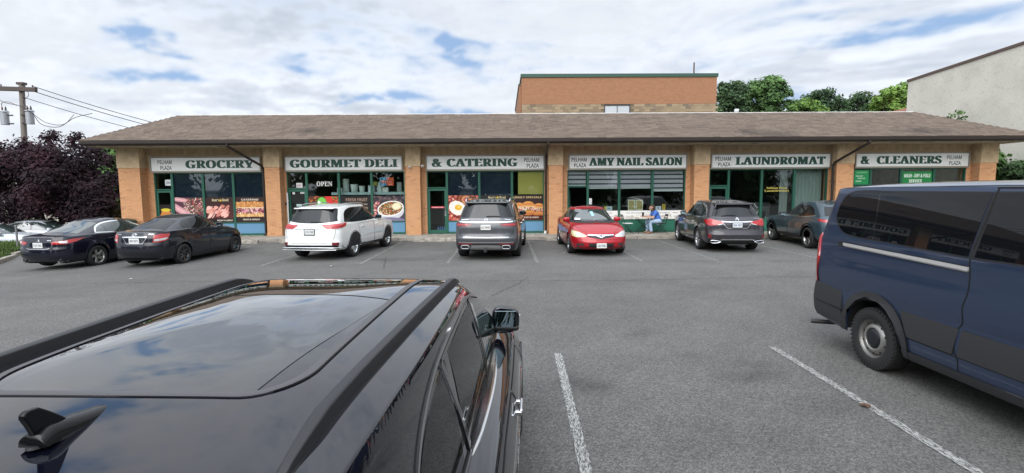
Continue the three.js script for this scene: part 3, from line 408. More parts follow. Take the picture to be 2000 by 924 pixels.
poster('burger', -14.97, -14.46, 0.34, 1.5, 'poster of a burger on the door of the leftmost shop', -22.508);
poster('hands', -14.30, -13.08, 0.71, 1.81, 'poster of hands sorting ham and vegetables, left window of the grocery');
poster('ham', -12.98, -11.78, 0.71, 1.81, 'poster of folded pink ham slices, middle window of the grocery');
poster('hero', -11.68, -10.45, 0.71, 1.81, 'poster of a long hero sandwich headed CATERING');
poster('fruit', -8.52, -7.23, 1.05, 1.81, 'poster of green juice and watermelon above the white suv');
poster('freshfruit', -7.13, -5.81, 0.71, 1.81, 'black poster headed FRESH FRUIT in brown letters');
poster('salad', -5.71, -4.36, 0.71, 1.81, 'poster of a white bowl of salad by the brick column');
poster('egg', -2.44, -1.13, 0.71, 1.81, 'poster of a fried egg and bacon left of the silver grey suv');
poster('brand', -1.03, 0.30, 0.71, 1.81, 'black poster with cream serif lettering, partly behind the silver grey suv');
poster('specials', 0.40, 1.71, 0.71, 1.81, 'poster of three filled rolls headed DAILY SPECIALS');
for (const [x0, x1, w] of [[3.72, 5.01, 'left, partly behind the red sedan'], [5.11, 6.47, 'middle, behind the cafe table'], [6.57, 7.92, 'right, behind the seated woman']]) {
  const o = poster('strip', x0, x1, 0.71, 1.09, 'white print strip low in the salon window, ' + w, ZP, 'poster', 'white strips in the salon window');
  const text = canvasTex(512, 64, (g, W, H) => { g.clearRect(0, 0, W, H); g.fillStyle = '#e6e4df'; g.fillRect(0, 0, W, H); words(g, w[0] === 'l' ? 'MANICURE  PEDICURE' : w[0] === 'm' ? 'EYELASH EXTENSION' : 'WAXING    SPA', W * .5, H * .72, H * .34, W * .8, '#3b3836', 'bold', 'serif'); });
  part('lettering', printG(.15, x1 - x0 - .15, .22, .34, .003), std(0xffffff, .4, 0, { map: text }), o);
}
poster('washfold', 17.62, 18.94, 2.2, 2.72, 'green banner reading WASH - DRY & FOLD behind the glass', -22.51);
poster('greenposter', 15.47, 16.12, 2.15, 2.80, 'green poster with pale text beside the brick column, right end', -22.51);
// small stickers and lettering
function sticker(x0, x1, y0, y1, label, draw, z = ZP, name = 'window_sticker', cat = 'sticker') {
  const tex = canvasTex(128, Math.max(16, Math.round(128 * (y1 - y0) / (x1 - x0))), draw), o = single(name, boxG(0, x1 - x0, 0, y1 - y0, -0.001, 0.001), std(0xffffff, 0.5, 0, { map: tex }), label, cat);
  const uv = o.geometry.attributes.uv; for (let i = 0; i < uv.count; i++) uv.setXY(i, uv.getX(i) / (x1 - x0), uv.getY(i) / (y1 - y0)); o.position.set(x0, y0, z); return o;
}
sticker(-14.66, -14.40, 2.32, 2.58, 'white card with black figures over the grocery door', (g, W, H) => { g.fillStyle = '#cfd6d8'; g.fillRect(0, 0, W, H); words(g, 'JUU', W * .55, H * .68, H * .36, W * .7, '#222'); });
sticker(-9.02, -8.76, 2.2, 2.40, 'white sticker reading EBT over the deli door', (g, W, H) => { g.fillStyle = '#e4e4e2'; g.fillRect(0, 0, W, H); words(g, 'EBT', W * .5, H * .82, H * .42, W * .8, '#7a1f24'); words(g, 'WE ACCEPT', W * .5, H * .3, H * .14, W * .8, '#333'); });
sticker(-8.86, -8.65, 1.93, 2.0, 'small white house number sticker on the deli door', (g, W, H) => { g.fillStyle = '#d9d9d6'; g.fillRect(0, 0, W, H); words(g, '4521', W * .5, H * .8, H * .5, W * .8, '#222'); });
sticker(-9.2, -9.1, 1.91, 2.0, 'tiny square white sticker at the left of the deli door', (g, W, H) => { g.fillStyle = '#e5e5e2'; g.fillRect(0, 0, W, H); words(g, 'T', W * .5, H * .8, H * .5, W * .4, '#333'); });
sticker(-9.05, -8.83, 1.38, 1.48, 'pale green opening hours sticker on the deli door', (g, W, H) => { g.fillStyle = '#bfd8d4'; g.fillRect(0, 0, W, H); words(g, 'HOURS', W * .5, H * .75, H * .4, W * .8, '#2a5a58'); });
sticker(-3.2, -2.62, 1.26, 1.34, 'red and white strip sticker across the catering door', (g, W, H) => { g.fillStyle = '#c33a40'; g.fillRect(0, 0, W, H); words(g, 'GOURMET DELI', W * .5, H * .8, H * .5, W * .85, '#f3dcdc'); });
sticker(3.74, 3.86, 1.38, 1.64, 'white and black card on the window by the salon door', (g, W, H) => { g.fillStyle = '#dfe2e2'; g.fillRect(0, 0, W, H); blob(g, W * .6, H * .75, W * .2, H * .1, '#222'); blob(g, W * .6, H * .3, W * .15, H * .06, '#666'); });
function lettering(text, x0, x1, y, h, c, label, fam = 'serif') {      // letters stuck on the glass, cut from sheet
  const cv = document.createElement('canvas'); cv.width = 512; cv.height = 128; const g = cv.getContext('2d'); g.fillStyle = '#000'; g.fillRect(0, 0, 512, 128);
  text.forEach((s, i) => words(g, s, 256, 128 * ((i + 0.86) / text.length), 128 / text.length * .72, i ? 500 : 500 * (text.length > 1 ? .84 : 1), '#fff', 'bold', fam));
  const t = new THREE.CanvasTexture(cv), m = std(c, .5); m.alphaMap = t; m.alphaTest = 0.5; const o = single('window_lettering', printG(x0, x1, y, y + h, 0), m, label, 'lettering'); o.position.z = -22.5; return o;
}
lettering(['OPEN'], -8.16, -7.45, 2.22, 0.27, lin(.8, .8, .78), 'white letters reading OPEN on the deli window');
lettering(['Pelham Plaza', 'Laundromat'], 11.47, 12.6, 1.86, 0.24, lin(.55, .45, .10), 'two lines of yellow old style lettering on the laundromat window');
// films and blinds behind the panes
const filmM = phys(lin(0.010, 0.017, 0.042), { roughness: 0.2, clearcoat: 0.15, clearcoatRoughness: .05 });
for (const [x0, x1, w] of [[-14.3, -13.08, 'over the poster of hands'], [-12.98, -11.78, 'over the poster of ham'], [-11.68, -10.45, 'over the hero sandwich poster'], [-2.44, -1.13, 'over the fried egg poster'], [-1.03, 0.30, 'over the black lettered poster']]) {
  const r = rng(Math.round(x0 * 100 + 5000)), n = 14, pts = [], g = new THREE.PlaneGeometry(x1 - x0, 1.03, n, n), p = g.attributes.position; const a = r() * 2;
  for (let i = 0; i < p.count; i++) p.setZ(i, 0.002 * Math.sin(p.getX(i) * (4 + a * 2) + p.getY(i) * 5 * (a - 1)) + 0.002 * fbm(p.getX(i) * 3 + x0, p.getY(i) * 3, 1, 2)); g.computeVertexNormals();
  const o = single('window_film', g, filmM, 'dark navy plastic film in the window ' + w, 'film', 'navy films in the upper windows'); o.position.set((x0 + x1) / 2, 2.32, -22.545);
}
single('window_panel', boxG(0.62, 1.71, 1.84, 2.83, -22.56, -22.55), std(lin(0.50, 0.40, 0.10), .8), 'yellow olive panel behind the glass above the DAILY SPECIALS poster', 'panel');
{
  const light = std(lin(0.55, 0.48, 0.55), .8), dk = std(lin(0.045, 0.045, 0.06), .8), rail = std(lin(.8, .8, .8), .5);
  for (const [x0, x1, yb, w] of [[2.83, 3.60, 2.2, 'over the salon door, the smallest'], [3.73, 5.0, 2.06, 'left of the three salon windows'], [5.12, 6.46, 2.06, 'in the middle salon window'], [6.58, 7.9, 1.93, 'in the right salon window, pulled down the lowest']]) {
    const t = thing('window_blind', 'grey and dark striped zebra blind ' + w, 'blind', [x0, 0, -22.6], 0, 'striped blinds of the salon'), a = new MB(), b = new MB(); let y = 2.83, k = 0;
    while (y > yb + 0.03) { const h = Math.min(k % 2 ? 0.062 : 0.135, y - yb - .02); (k % 2 ? b : a).box(0, x1 - x0, y - h, y, k % 2 ? -0.006 : -.001, k % 2 ? 0 : .005); y -= h; k++; }
    part('light_bands', a.geo(), light, t); part('dark_bands', b.geo(), dk, t); part('bottom_rail', boxG(0, x1 - x0, yb, yb + .03, -.008, .012), rail, t); part('head_box', boxG(0, x1 - x0, 2.832, 2.862, -.05, .02), rail, t);
  }
}
// things standing in the windows
{
  const tubM = std(lin(.72, .74, .72), .5), cup = (r0, r1, h) => new THREE.LatheGeometry([[0, 0], [r0, 0], [r1, h], [r1 + .012, h], [r1 + .012, h + .015], [r1 - .005, h + .015], [r0 - .004, .01], [0, .01]].map((p) => new THREE.Vector2(...p)), 20);
  const sh = thing('display_shelf', 'long pale shelf inside the deli window holding white tubs', 'shelf', [-6.0, 1.92, -22.9]); part('board', rbox(0, 0, 0, 3.2, .12, .34, .01), std(lin(.42, .50, .52), .6), sh); for (const x of [-1.4, 0, 1.4]) part('bracket', rbox(x, -.12, -.05, .03, .16, .2, .004), std(lin(.3, .3, .3), .5), sh);
  const place = [[-6.98, 'tall stack of white tubs, leftmost on the deli shelf', [.125, .135, .09, 6]], [-6.62, 'single white bucket second from left on the deli shelf', [.13, .165, .33, 1]], [-6.28, 'white bucket third from left on the deli shelf', [.105, .13, .26, 1]]];
  for (const [x, lab, [r0, r1, h, n]] of place) { const t = thing('plastic_tub', lab, 'tub', [x, 1.982, -22.86]); for (let i = 0; i < n; i++) { const c = part('tub', cup(r0, r1, h), tubM, t); c.position.y = i * (h + .005); } }
  for (const [x, y, w, h, c, lab] of [[-5.85, 1.982, .28, .28, [.62, .66, .70], 'white carton with blue print at the right of the deli tubs'], [-5.5, 1.982, .2, .42, [.55, .60, .6], 'tall pale box beside the white carton in the deli window'], [-5.24, 1.982, .25, .2, [.66, .66, .62], 'low white box under the red and blue card'], [-5.66, 2.26, .26, .16, [.50, .46, .10], 'yellow box stacked above the white carton'], [-7.24, 1.982, .22, .18, [.6, .62, .62], 'small white carton left of the tub stack'], [-4.62, 1.982, .2, .42, [.30, .31, .31], 'grey box at the right end of the deli shelf']]) { const t = thing('carton', lab, 'box', [x, y, -22.86]); part('box', rbox(0, h / 2, 0, w, h, .2, .008), std(lin(...c), .7), t); part('lid', rbox(0, h + .004, 0, w + .01, .012, .21, .004), std(lin(...c.map((v) => v * .8)), .7), t); }
  poster('colour', -5.42, -4.82, 2.26, 2.62, 'blue and orange card with a red band in the deli window', -22.6, 'card', undefined, 'price_card');
  single('curtain', (() => { const g = new THREE.PlaneGeometry(1.28, 2.1, 60, 1), p = g.attributes.position; for (let i = 0; i < p.count; i++) p.setZ(i, .012 * Math.sin(p.getX(i) * 38) + .004 * Math.sin(p.getX(i) * 90)); g.computeVertexNormals(); g.translate(13.52, 1.78, -22.75); return g; })(), std(lin(.26, .285, .28), .9), 'pale grey sheet hung in the rightmost laundromat window', 'curtain');
  single('curtain', (() => { const g = new THREE.PlaneGeometry(.38, 2.1, 40, 1), p = g.attributes.position; for (let i = 0; i < p.count; i++) p.setZ(i, .012 * Math.sin(p.getX(i) * 60)); g.computeVertexNormals(); g.translate(12.5, 1.78, -22.8); return g; })(), std(lin(.22, .225, .22), .9), 'narrow grey curtain right of the yellow lettering', 'curtain');
  // salon: pictures, plant, number card
  const gold = std(lin(.72, .68, .55), .5), can = std(lin(.34, .25, .08), .8);
  for (const [x, w] of [[5.66, 'left one of the pair'], [6.0, 'right one of the pair']]) { const t = thing('picture_frame', 'white framed gold picture on the salon sill, ' + w, 'picture', [x, 1.10, -22.68], 0, 'gold pictures in the salon window'); t.rotation.x = -.06; part('frame', new MB().box(-.155, .155, 0, .03, 0, .02).box(-.155, .155, .43, .46, 0, .02).box(-.155, -.13, .03, .43, 0, .02).box(.13, .155, .03, .43, 0, .02).geo(), gold, t); part('picture', boxG(-.13, .13, .03, .43, .004, .01), can, t); }
  poster('number', 6.98, 7.16, 1.11, 1.36, 'yellow card with a black figure in the salon window behind the woman', -22.64, 'card', undefined, 'number_card');
  sticker(6.72, 6.96, 1.1, 1.27, 'small white card in the salon window right of the woman', (g, W, H) => { g.fillStyle = '#d3d3dd'; g.fillRect(0, 0, W, H); blob(g, W * .5, H * .5, W * .1, H * .3, '#5a4a8a'); }, -22.62, 'card', 'card');
  sticker(4.42, 4.78, 1.1, 1.28, 'white and yellow card beside the potted palm', (g, W, H) => { g.fillStyle = '#b9c0c6'; g.fillRect(0, 0, W, H); g.fillStyle = '#c7a93a'; g.fillRect(0, 0, W * .3, H); blob(g, W * .6, H * .5, W * .2, H * .2, '#6a86a8'); }, -22.6, 'card', 'card');
  const pl = thing('potted_palm', 'potted palm with arching leaves behind the salon glass', 'plant', [4.72, 0.75, -22.85]); part('pot', new THREE.LatheGeometry([[0, 0], [.11, 0], [.15, .26], [.165, .26], [.165, .3], [.14, .3], [.13, .27], [0, .27]].map((p) => new THREE.Vector2(...p)), 20), std(lin(.25, .12, .07), .8), pl);
  const lf = new MB(), r = rng(14); for (let i = 0; i < 26; i++) { const a = r() * 6.3, l = .35 + r() * .35, up = .35 + r() * .35; let px = 0, pyy = .3, pzz = 0; for (let k = 1; k <= 6; k++) { const t = k / 6, nx = Math.cos(a) * l * t, nz = Math.sin(a) * l * t * .5, ny = .3 + up * t - .35 * t * t * (0.6 + .4 * (i % 3)), w = .022 * (1 - t) + .012; lf.col = [.10 + r() * .05, .17 + r() * .06, .05]; lf.quad([px - Math.sin(a) * w, pyy, pzz + Math.cos(a) * w], [px + Math.sin(a) * w, pyy, pzz - Math.cos(a) * w], [nx + Math.sin(a) * w * .8, ny, nz - Math.cos(a) * w * .8], [nx - Math.sin(a) * w * .8, ny, nz + Math.cos(a) * w * .8]); px = nx; pyy = ny; pzz = nz; } }
  part('leaves', lf.geo(), std(0xffffff, .7, 0, { vertexColors: true }), pl);
  const wp = thing('water_pack', 'blue shrink wrapped pack of bottles inside the catering door', 'bottles', [-2.82, 0.13, -22.95]); for (let i = 0; i < 4; i++) { const b = part('bottle', new THREE.LatheGeometry([[0, 0], [.045, 0], [.045, .2], [.018, .26], [.018, .29], [0, .29]].map((p) => new THREE.Vector2(...p)), 10), std(lin(.12, .22, .5), .25), wp); b.position.set(-.14 + i * .095, 0, 0); }
  // shelving and machines deep in the shops
  for (const [x, z, w, h, lab] of [[-12.6, -25.5, 3.4, 1.7, 'dark shelf rack deep in the grocery'], [-7.4, -25.2, 3.4, 1.6, 'dark shelf rack deep in the deli'], [-1.2, -25.4, 3.6, 1.7, 'dark shelf rack deep in the catering shop']]) { const t = thing('shelf_rack', lab, 'rack', [x, .13, z]); for (let k = 0; k < 4; k++) part('shelf', boxG(-w / 2, w / 2, .1 + k * h / 4, .13 + k * h / 4, -.25, .25), std(lin(.2, .2, .2), .6), t); for (const s of [-1, 1]) part('upright', boxG(s * w / 2 - .02, s * w / 2 + .02, 0, h + .1, -.25, .25), std(lin(.2, .2, .2), .6), t); const rr = rng(Math.round(x * 7 + 400)); const gm = new MB(); for (let k = 0; k < 4; k++) for (let q = -w / 2 + .05; q < w / 2 - .2; q += .12 + rr() * .1) { gm.col = [[.3, .06, .05], [.35, .3, .1], [.08, .15, .3], [.3, .3, .28], [.07, .2, .09]][Math.floor(rr() * 5)]; gm.box(q, q + .1, .13 + k * h / 4, .13 + k * h / 4 + .12 + rr() * .15, 0, .2); } stuff(part('goods', gm.geo(), std(0xffffff, .7, 0, { vertexColors: true }), t)); }
  for (let k = 0; k < 4; k++) { const t = thing('washing_machine', ['front loading washer nearest the laundromat door', 'front loading washer second from the laundromat door', 'front loading washer third from the laundromat door', 'front loading washer farthest from the laundromat door'][k], 'washer', [9.7 + k * .85, .13, -24.6], 0, 'washers in the laundromat'); part('cabinet', rbox(0, .6, 0, .8, 1.2, .8, .02), std(lin(.22, .22, .22), .4, .3), t); part('door_ring', (() => { const g = new THREE.TorusGeometry(.24, .04, 8, 28); g.translate(0, .62, .41); return g; })(), std(lin(.5, .5, .5), .3, .9), t); part('door_glass', (() => { const g = new THREE.CircleGeometry(.22, 24); g.translate(0, .62, .41); return g; })(), std(lin(.02, .02, .02), .1), t); part('control_panel', boxG(-.36, .36, 1.03, 1.15, .4, .41), std(lin(.06, .07, .09), .4), t); }
}
// ceiling tubes that are on in the deli and the catering shop
RectAreaLightUniformsLib.init();
for (const [x, z, lab] of [[-8.6, -24.0, 'lit ceiling tube over the deli door'], [-6.3, -24.4, 'lit ceiling tube over the deli tubs'], [-3.0, -23.9, 'lit ceiling tube over the catering door'], [-1.3, -24.2, 'lit ceiling tube behind the catering windows']]) {
  const t = thing('ceiling_tube', lab, 'lamp', [x, 3.0, z], R(38)); part('housing', boxG(-.62, .62, .02, .07, -.07, .07), std(lin(.6, .6, .58), .6), t);
  part('lamp_tube', (() => { const g = new THREE.CylinderGeometry(.019, .019, 1.2, 10); g.rotateZ(Math.PI / 2); return g; })(), std(lin(.9, .85, .7), .5, 0, { emissive: lin(1, .88, .62), emissiveIntensity: 2.2 }), t);
  const l = new THREE.RectAreaLight(lin(1, .9, .7), 2.2, 1.2, .04); l.position.set(0, -.025, 0); l.rotation.x = -Math.PI / 2; t.add(l);
}
// fixtures on the columns
for (const [x, y, lab] of [[-3.98, 3.02, 'white dome camera at the left corner of the second brick column'], [-3.44, 3.06, 'white dome camera at the right corner of the second brick column']]) { const t = thing('security_camera', lab, 'camera', [x, y, -21.97]); part('mount', rod([0, 0, -.06], [0, 0, .05], .03), std(lin(.7, .7, .7), .5), t); part('camera_body', (() => { const g = new THREE.SphereGeometry(.055, 16, 10); g.translate(0, 0, .07); return g; })(), std(lin(.75, .75, .73), .35), t); part('lens', (() => { const g = new THREE.CylinderGeometry(.022, .022, .02, 12); g.rotateX(Math.PI / 2); g.translate(0, -.01, .125); return g; })(), std(lin(.02, .02, .02), .15), t); }
{ const t = thing('alarm_box', 'small dark red box on the brick beside the deli door', 'alarm box', [-9.43, 1.5, -22.43]); part('box', rbox(0, 0, 0.02, .12, .1, .06, .01), std(lin(.09, .02, .02), .5), t); part('lens', rbox(0, 0, .055, .05, .04, .02, .008), std(lin(.02, .01, .01), .2), t); }
{ const t = thing('conduit', 'white vertical pipe beside the deli door', 'pipe', [-9.38, .13, -22.38]); part('pipe', rod([0, 0, 0], [0, 1.85, 0], .035), std(lin(.7, .72, .72), .5), t); for (const y of [.3, 1.5]) part('clip', rbox(0, y, -.02, .1, .03, .06, .005), std(lin(.5, .5, .5), .5), t); }
{ const t = thing('outlet_box', 'small white box on the ground beside the middle downspout', 'box', [1.76, .14, -21.96]); part('box', rbox(0, .06, 0, .1, .11, .08, .012), std(lin(.75, .75, .73), .5), t); part('lid', rbox(0, .12, .005, .11, .02, .09, .005), std(lin(.68, .68, .66), .5), t); }
{ const t = thing('floodlight', 'small white floodlight on the roof edge before the trees', 'floodlight', [10.7, 5.5, -23.76]); part('head', rbox(0, .09, 0, .18, .13, .1, .015), std(lin(.7, .72, .75), .4), t); part('bracket', rod([0, 0, 0], [0, .05, 0], .02), std(lin(.3, .3, .3), .5), t); }
// ---------------------------------------------------------------- cars
// car axes while modelling: u from the rear bumper forwards, w to the right, h up; local x = w, y = h, z = uRA - u (origin on the ground under the rear axle)
function lut(t) {                                         // monotone cubic through [x, y] pairs
  const n = t.length, m = []; if (n === 1) return () => t[0][1];
  const d = []; for (let i = 0; i + 1 < n; i++) d.push((t[i + 1][1] - t[i][1]) / (t[i + 1][0] - t[i][0]));
  for (let i = 0; i < n; i++) m.push(i === 0 ? d[0] : i === n - 1 ? d[n - 2] : d[i - 1] * d[i] <= 0 ? 0 : (d[i - 1] + d[i]) / 2);
  return (x) => { if (x <= t[0][0]) return t[0][1]; if (x >= t[n - 1][0]) return t[n - 1][1]; let i = 0; while (x > t[i + 1][0]) i++; const h = t[i + 1][0] - t[i][0], s = (x - t[i][0]) / h, a = s * s, b = a * s; return (2 * b - 3 * a + 1) * t[i][1] + (b - 2 * a + s) * h * m[i] + (3 * a - 2 * b) * t[i + 1][1] + (b - a) * h * m[i + 1]; };
}
function resample(pts, n, smooth) {
  if (smooth && pts.length > 2) pts = new THREE.CatmullRomCurve3(pts.map((p) => new THREE.Vector3(p[0], p[1], 0)), false, 'centripetal').getPoints(pts.length * 8).map((v) => [v.x, v.y]);
  const L = [0]; for (let i = 1; i < pts.length; i++) L.push(L[i - 1] + Math.hypot(pts[i][0] - pts[i - 1][0], pts[i][1] - pts[i - 1][1]));
  const out = []; let k = 0; for (let i = 0; i <= n; i++) { const s = L[L.length - 1] * i / n; while (k < L.length - 2 && L[k + 1] < s) k++; const t = L[k + 1] > L[k] ? (s - L[k]) / (L[k + 1] - L[k]) : 0; out.push([mix(pts[k][0], pts[k + 1][0], t), mix(pts[k][1], pts[k + 1][1], t)]); } return out;
}
const CM = {                                              // materials shared by the cars
  black: std(lin(.012, .012, .013), .55), gloss: phys(lin(.008, .008, .009), { roughness: .18, clearcoat: 1, clearcoatRoughness: .03 }), trim: std(lin(.03, .03, .032), .5), under: std(lin(.008, .008, .008), .9),
  chrome: std(lin(.75, .76, .77), .12, 1), silver: std(lin(.5, .5, .51), .32, .9), rubber: std(lin(.017, .017, .017), .75), glass: phys(lin(.010, .012, .013), { roughness: .015, ior: 1.47 }),
  glassLight: phys(lin(.035, .050, .047), { roughness: .015, ior: 1.75, clearcoat: 1, clearcoatRoughness: 0 }), red: phys(lin(.42, .012, .014), { roughness: .12, clearcoat: 1, clearcoatRoughness: .02 }), darkred: phys(lin(.17, .010, .014), { roughness: .15, clearcoat: 1 }), clear: phys(lin(.62, .63, .62), { roughness: .12, clearcoat: 1, metalness: .4 }),
  amber: phys(lin(.6, .22, .03), { roughness: .2, clearcoat: 1 }), gap: std(lin(.004, .004, .004), .9), white: std(lin(.75, .75, .73), .5), mirror: std(lin(.13, .17, .185), .02, 1),
};
const paint = (r, g, b, metal = .35, rough = .38) => phys(lin(r * .8, g * .8, b * .82), { metalness: metal * .7, roughness: rough, specularIntensity: .25, clearcoat: 1, clearcoatRoughness: .012 });

class Car {
  constructor(S, name, label, category, pos, turn, group) {
    this.S = S; this.g = thing(name, label, category, pos, turn, group); this.hb = lut(S.belt); this.hs = lut(S.sill); this.build();
  }
  loc(u, w, h) { return [w, h, this.S.uRA - u]; }
  ring(uR, uF, uA, uB, W, nR, nF, bow, sideT) {           // right half outline, rear centre to front centre
    const pts = [], arc = (u0, ua, n, dir) => { const a = Math.abs(ua - u0), o = [], wd = Math.pow(.5, 1 / n), K = 9; for (let i = 0; i <= K; i++) { const w = wd * i / K; o.push([1 - Math.pow(1 - Math.pow(w, n), 1 / n), w]); } const ud = o[K][0]; for (let i = 1; i < 8; i++) { const q = ud + (1 - ud) * (i / 8); o.push([q, Math.pow(1 - Math.pow(1 - q, n), 1 / n)]); } return o.map(([q, w]) => [u0 + dir * a * q, w * W]); };
    const um = (uA + uB) / 2, hl = (uB - uA) / 2, bw = (u) => 1 - bow * Math.min(1.6, ((u - um) / hl) ** 2);
    for (const [u, w] of arc(uR, uA, nR, 1)) pts.push([u, w]);
    for (const t of sideT) pts.push([uA + (uB - uA) * t, W]);
    for (const [u, w] of arc(uF, uB, nF, -1).reverse()) pts.push([u, w]);
    return pts.map(([u, w]) => [u, w * bw(u)]);
  }
  build() {
    const S = this.S, uA = S.uA ?? .5, uB = S.uB ?? S.L - .55, AR = S.arch ?? S.r + .055, sideT = [];
    const us = new Set(); for (let i = 0; i <= 60; i++) us.add(uA + (uB - uA) * i / 60); for (const c of [S.uRA, S.uFA]) for (let k = 0; k <= 24; k++) { const x = c - AR * 1.001 * Math.cos(Math.PI * k / 24); if (x > uA && x < uB) us.add(x); }
    for (const u of [...us].sort((a, b) => a - b)) sideT.push((u - uA) / (uB - uA));
    const archH = (u) => { let h = -1; for (const c of [S.uRA, S.uFA]) if (Math.abs(u - c) < AR) h = Math.max(h, S.r + Math.sqrt(AR * AR - (u - c) ** 2)); return h; };
    const rings = [], flare = S.flare ?? .012;
    const lower = (f, wf, uR, dF) => this.ring(uR, S.L - dF, uA, uB, S.W * wf, S.nR ?? 4, S.nF ?? 3, S.bow ?? .035, sideT);
    const lev = S.lev, LV = (k) => lut(lev.map((l) => [l[0], l[k]])), wf = LV(1), ur = LV(2), df = LV(3), fs = [];
    for (let i = 0; i <= 18; i++) fs.push(i / 18); for (const l of lev) if (!fs.some((f) => Math.abs(f - l[0]) < .012)) fs.push(l[0]); fs.sort((a, b) => a - b);
    let last; const crease = S.crease ?? [1];
    for (const f of fs) {
      const R2 = lower(f, wf(f), ur(f), df(f)).map(([u, w]) => { const hs = this.hs(u), hb = this.hb(u); let h = hs + (hb - hs) * f; if (w > S.W * .72) { const a = archH(u); if (a > 0) { const t = clamp((h - (a - .02)) / .25); if (h < a) h = Math.min(a, hb - .02); w += flare * Math.exp(-t * t * 6) * (w > S.W * .85 ? 1 : 0); } } return [u, w, h]; });
      rings.push(R2); last = R2; if (crease.includes(f)) rings.push(R2.map((p) => [...p]));
    }
    const G = S.gh, gBase = lut(G.base), gRoof = lut(G.roof), gl = (g, a, b, c = 0) => mix(a, b, g) + c * 4 * g * (1 - g), gring = (g) => { const aR = mix(G.aR0 ?? .35, G.aR ?? .35, g), aF = mix(G.aF0 ?? .75, G.aF ?? .5, g), uR = gl(g, G.uR0, G.uR1, G.cR ?? 0), uF = gl(g, G.uF0, G.uF1, G.cF ?? 0); return this.ring(uR, uF, uR + aR, uF - aF, S.W * gl(g, G.w0, G.w1, G.cW ?? .02), G.nR ?? 3.2, G.nF ?? 2.4, G.bow ?? .07, sideT).map(([u, w]) => [u, w, mix(gBase(u), gRoof(u), g)]); };
    const g0 = gring(0);
    for (const m of [.12, .3, .5, .72, .9]) rings.push(last.map((p, i) => [mix(p[0], g0[i][0], m), mix(p[1], g0[i][1], m), mix(p[2], g0[i][2], 1 - Math.pow(1 - m, S.hoodPow ?? 1.9))]));
    rings.push(g0, g0.map((p) => [...p]));
    const NG = 10; for (let k = 1; k <= NG; k++) rings.push(gring(k / NG));
    const top = rings[rings.length - 1], uc = (G.uR1 + G.uF1) / 2, cr = G.crown ?? .06;
    for (const s of [.985, .96, .92, .86, .78, .68, .56, .42, .28, .14]) rings.push(top.map(([u, w, h]) => { const uu = uc + (u - uc) * s; return [uu, w * s, mix(gRoof(uu), h, s) + cr * (1 - Math.pow(s, G.crownP ?? 2.2))]; }));
    // mesh
    const n = rings[0].length, N = 2 * n - 2, pos = [], idx = [];
    for (const r of rings) { for (let i = 0; i < n; i++) pos.push(...this.loc(r[i][0], r[i][1], r[i][2])); for (let i = n - 2; i > 0; i--) pos.push(...this.loc(r[i][0], -r[i][1], r[i][2])); }
    const V = rings.length; pos.push(...this.loc(uc, 0, gRoof(uc) + cr));
    const dist = (a, b) => Math.hypot(pos[a * 3] - pos[b * 3], pos[a * 3 + 1] - pos[b * 3 + 1], pos[a * 3 + 2] - pos[b * 3 + 2]);
    const addT = (a, b, c) => { if (dist(a, b) > 1e-5 && dist(b, c) > 1e-5 && dist(a, c) > 1e-5) idx.push(a, b, c); };
    for (let k = 0; k + 1 < V; k++) for (let i = 0; i < N; i++) { const j = (i + 1) % N, a = k * N + i, b = k * N + j, c = (k + 1) * N + j, d = (k + 1) * N + i; addT(a, b, c); addT(a, c, d); }
    for (let i = 0; i < N; i++) addT((V - 1) * N + i, (V - 1) * N + (i + 1) % N, V * N);
    const g = new THREE.BufferGeometry(); g.setAttribute('position', new THREE.Float32BufferAttribute(pos, 3)); g.setIndex(idx); g.computeVertexNormals();
    g.setAttribute('uv', new THREE.Float32BufferAttribute(new Float32Array(pos.length / 3 * 2), 2));
    this.body = g; this.bvh = new MeshBVH(g.clone()); this.bg = this.bvh.geometry;
    this.bodyMesh = part('body', g, S.paint, this.g);
    // underside and wheel wells
    const ub = new MB(), z = (u) => S.uRA - u, wi = S.W - .30, hsm = this.hs(S.L / 2) + .01;
    ub.box(-wi, wi, hsm, hsm + .42, z(S.L - .25), z(.25)); ub.box(-S.W * .93, S.W * .93, hsm, hsm + .25, z(S.uFA - AR - .02), z(S.uRA + AR + .02)); ub.box(-S.W * .8, S.W * .8, hsm + .05, hsm + .3, z(S.uRA - AR - .02), z(.22)); ub.box(-S.W * .78, S.W * .78, hsm + .03, hsm + .25, z(S.L - .2), z(S.uFA + AR + .02));
    for (const c of [S.uRA, S.uFA]) for (const s of [-1, 1]) for (let k = 0; k < 16; k++) { const a = Math.PI * k / 16, b = Math.PI * (k + 1) / 16, q = (t, w) => [s * w, S.r + (AR + .004) * Math.sin(t), z(c + (AR + .004) * Math.cos(t))]; ub.quad(q(a, wi - .02), q(a, S.W * .955), q(b, S.W * .955), q(b, wi - .02)); }
    part('underbody', ub.geo(), CM.under, this.g);
  }
  hit(o, d) {
    const h = this.bvh.raycastFirst(new THREE.Ray(new THREE.Vector3(...o), new THREE.Vector3(...d).normalize()), THREE.DoubleSide); if (!h) return null;
    const f = h.face, pa = this.bg.attributes.position, na = this.bg.attributes.normal, v = (A, i) => new THREE.Vector3().fromBufferAttribute(A, i), b = new THREE.Vector3();
    THREE.Triangle.getBarycoord(h.point, v(pa, f.a), v(pa, f.b), v(pa, f.c), b);
    const n = v(na, f.a).multiplyScalar(b.x).addScaledVector(v(na, f.b), b.y).addScaledVector(v(na, f.c), b.z).normalize(); if (n.dot(new THREE.Vector3(...d)) > 0) n.negate(); return { p: h.point, n };
  }
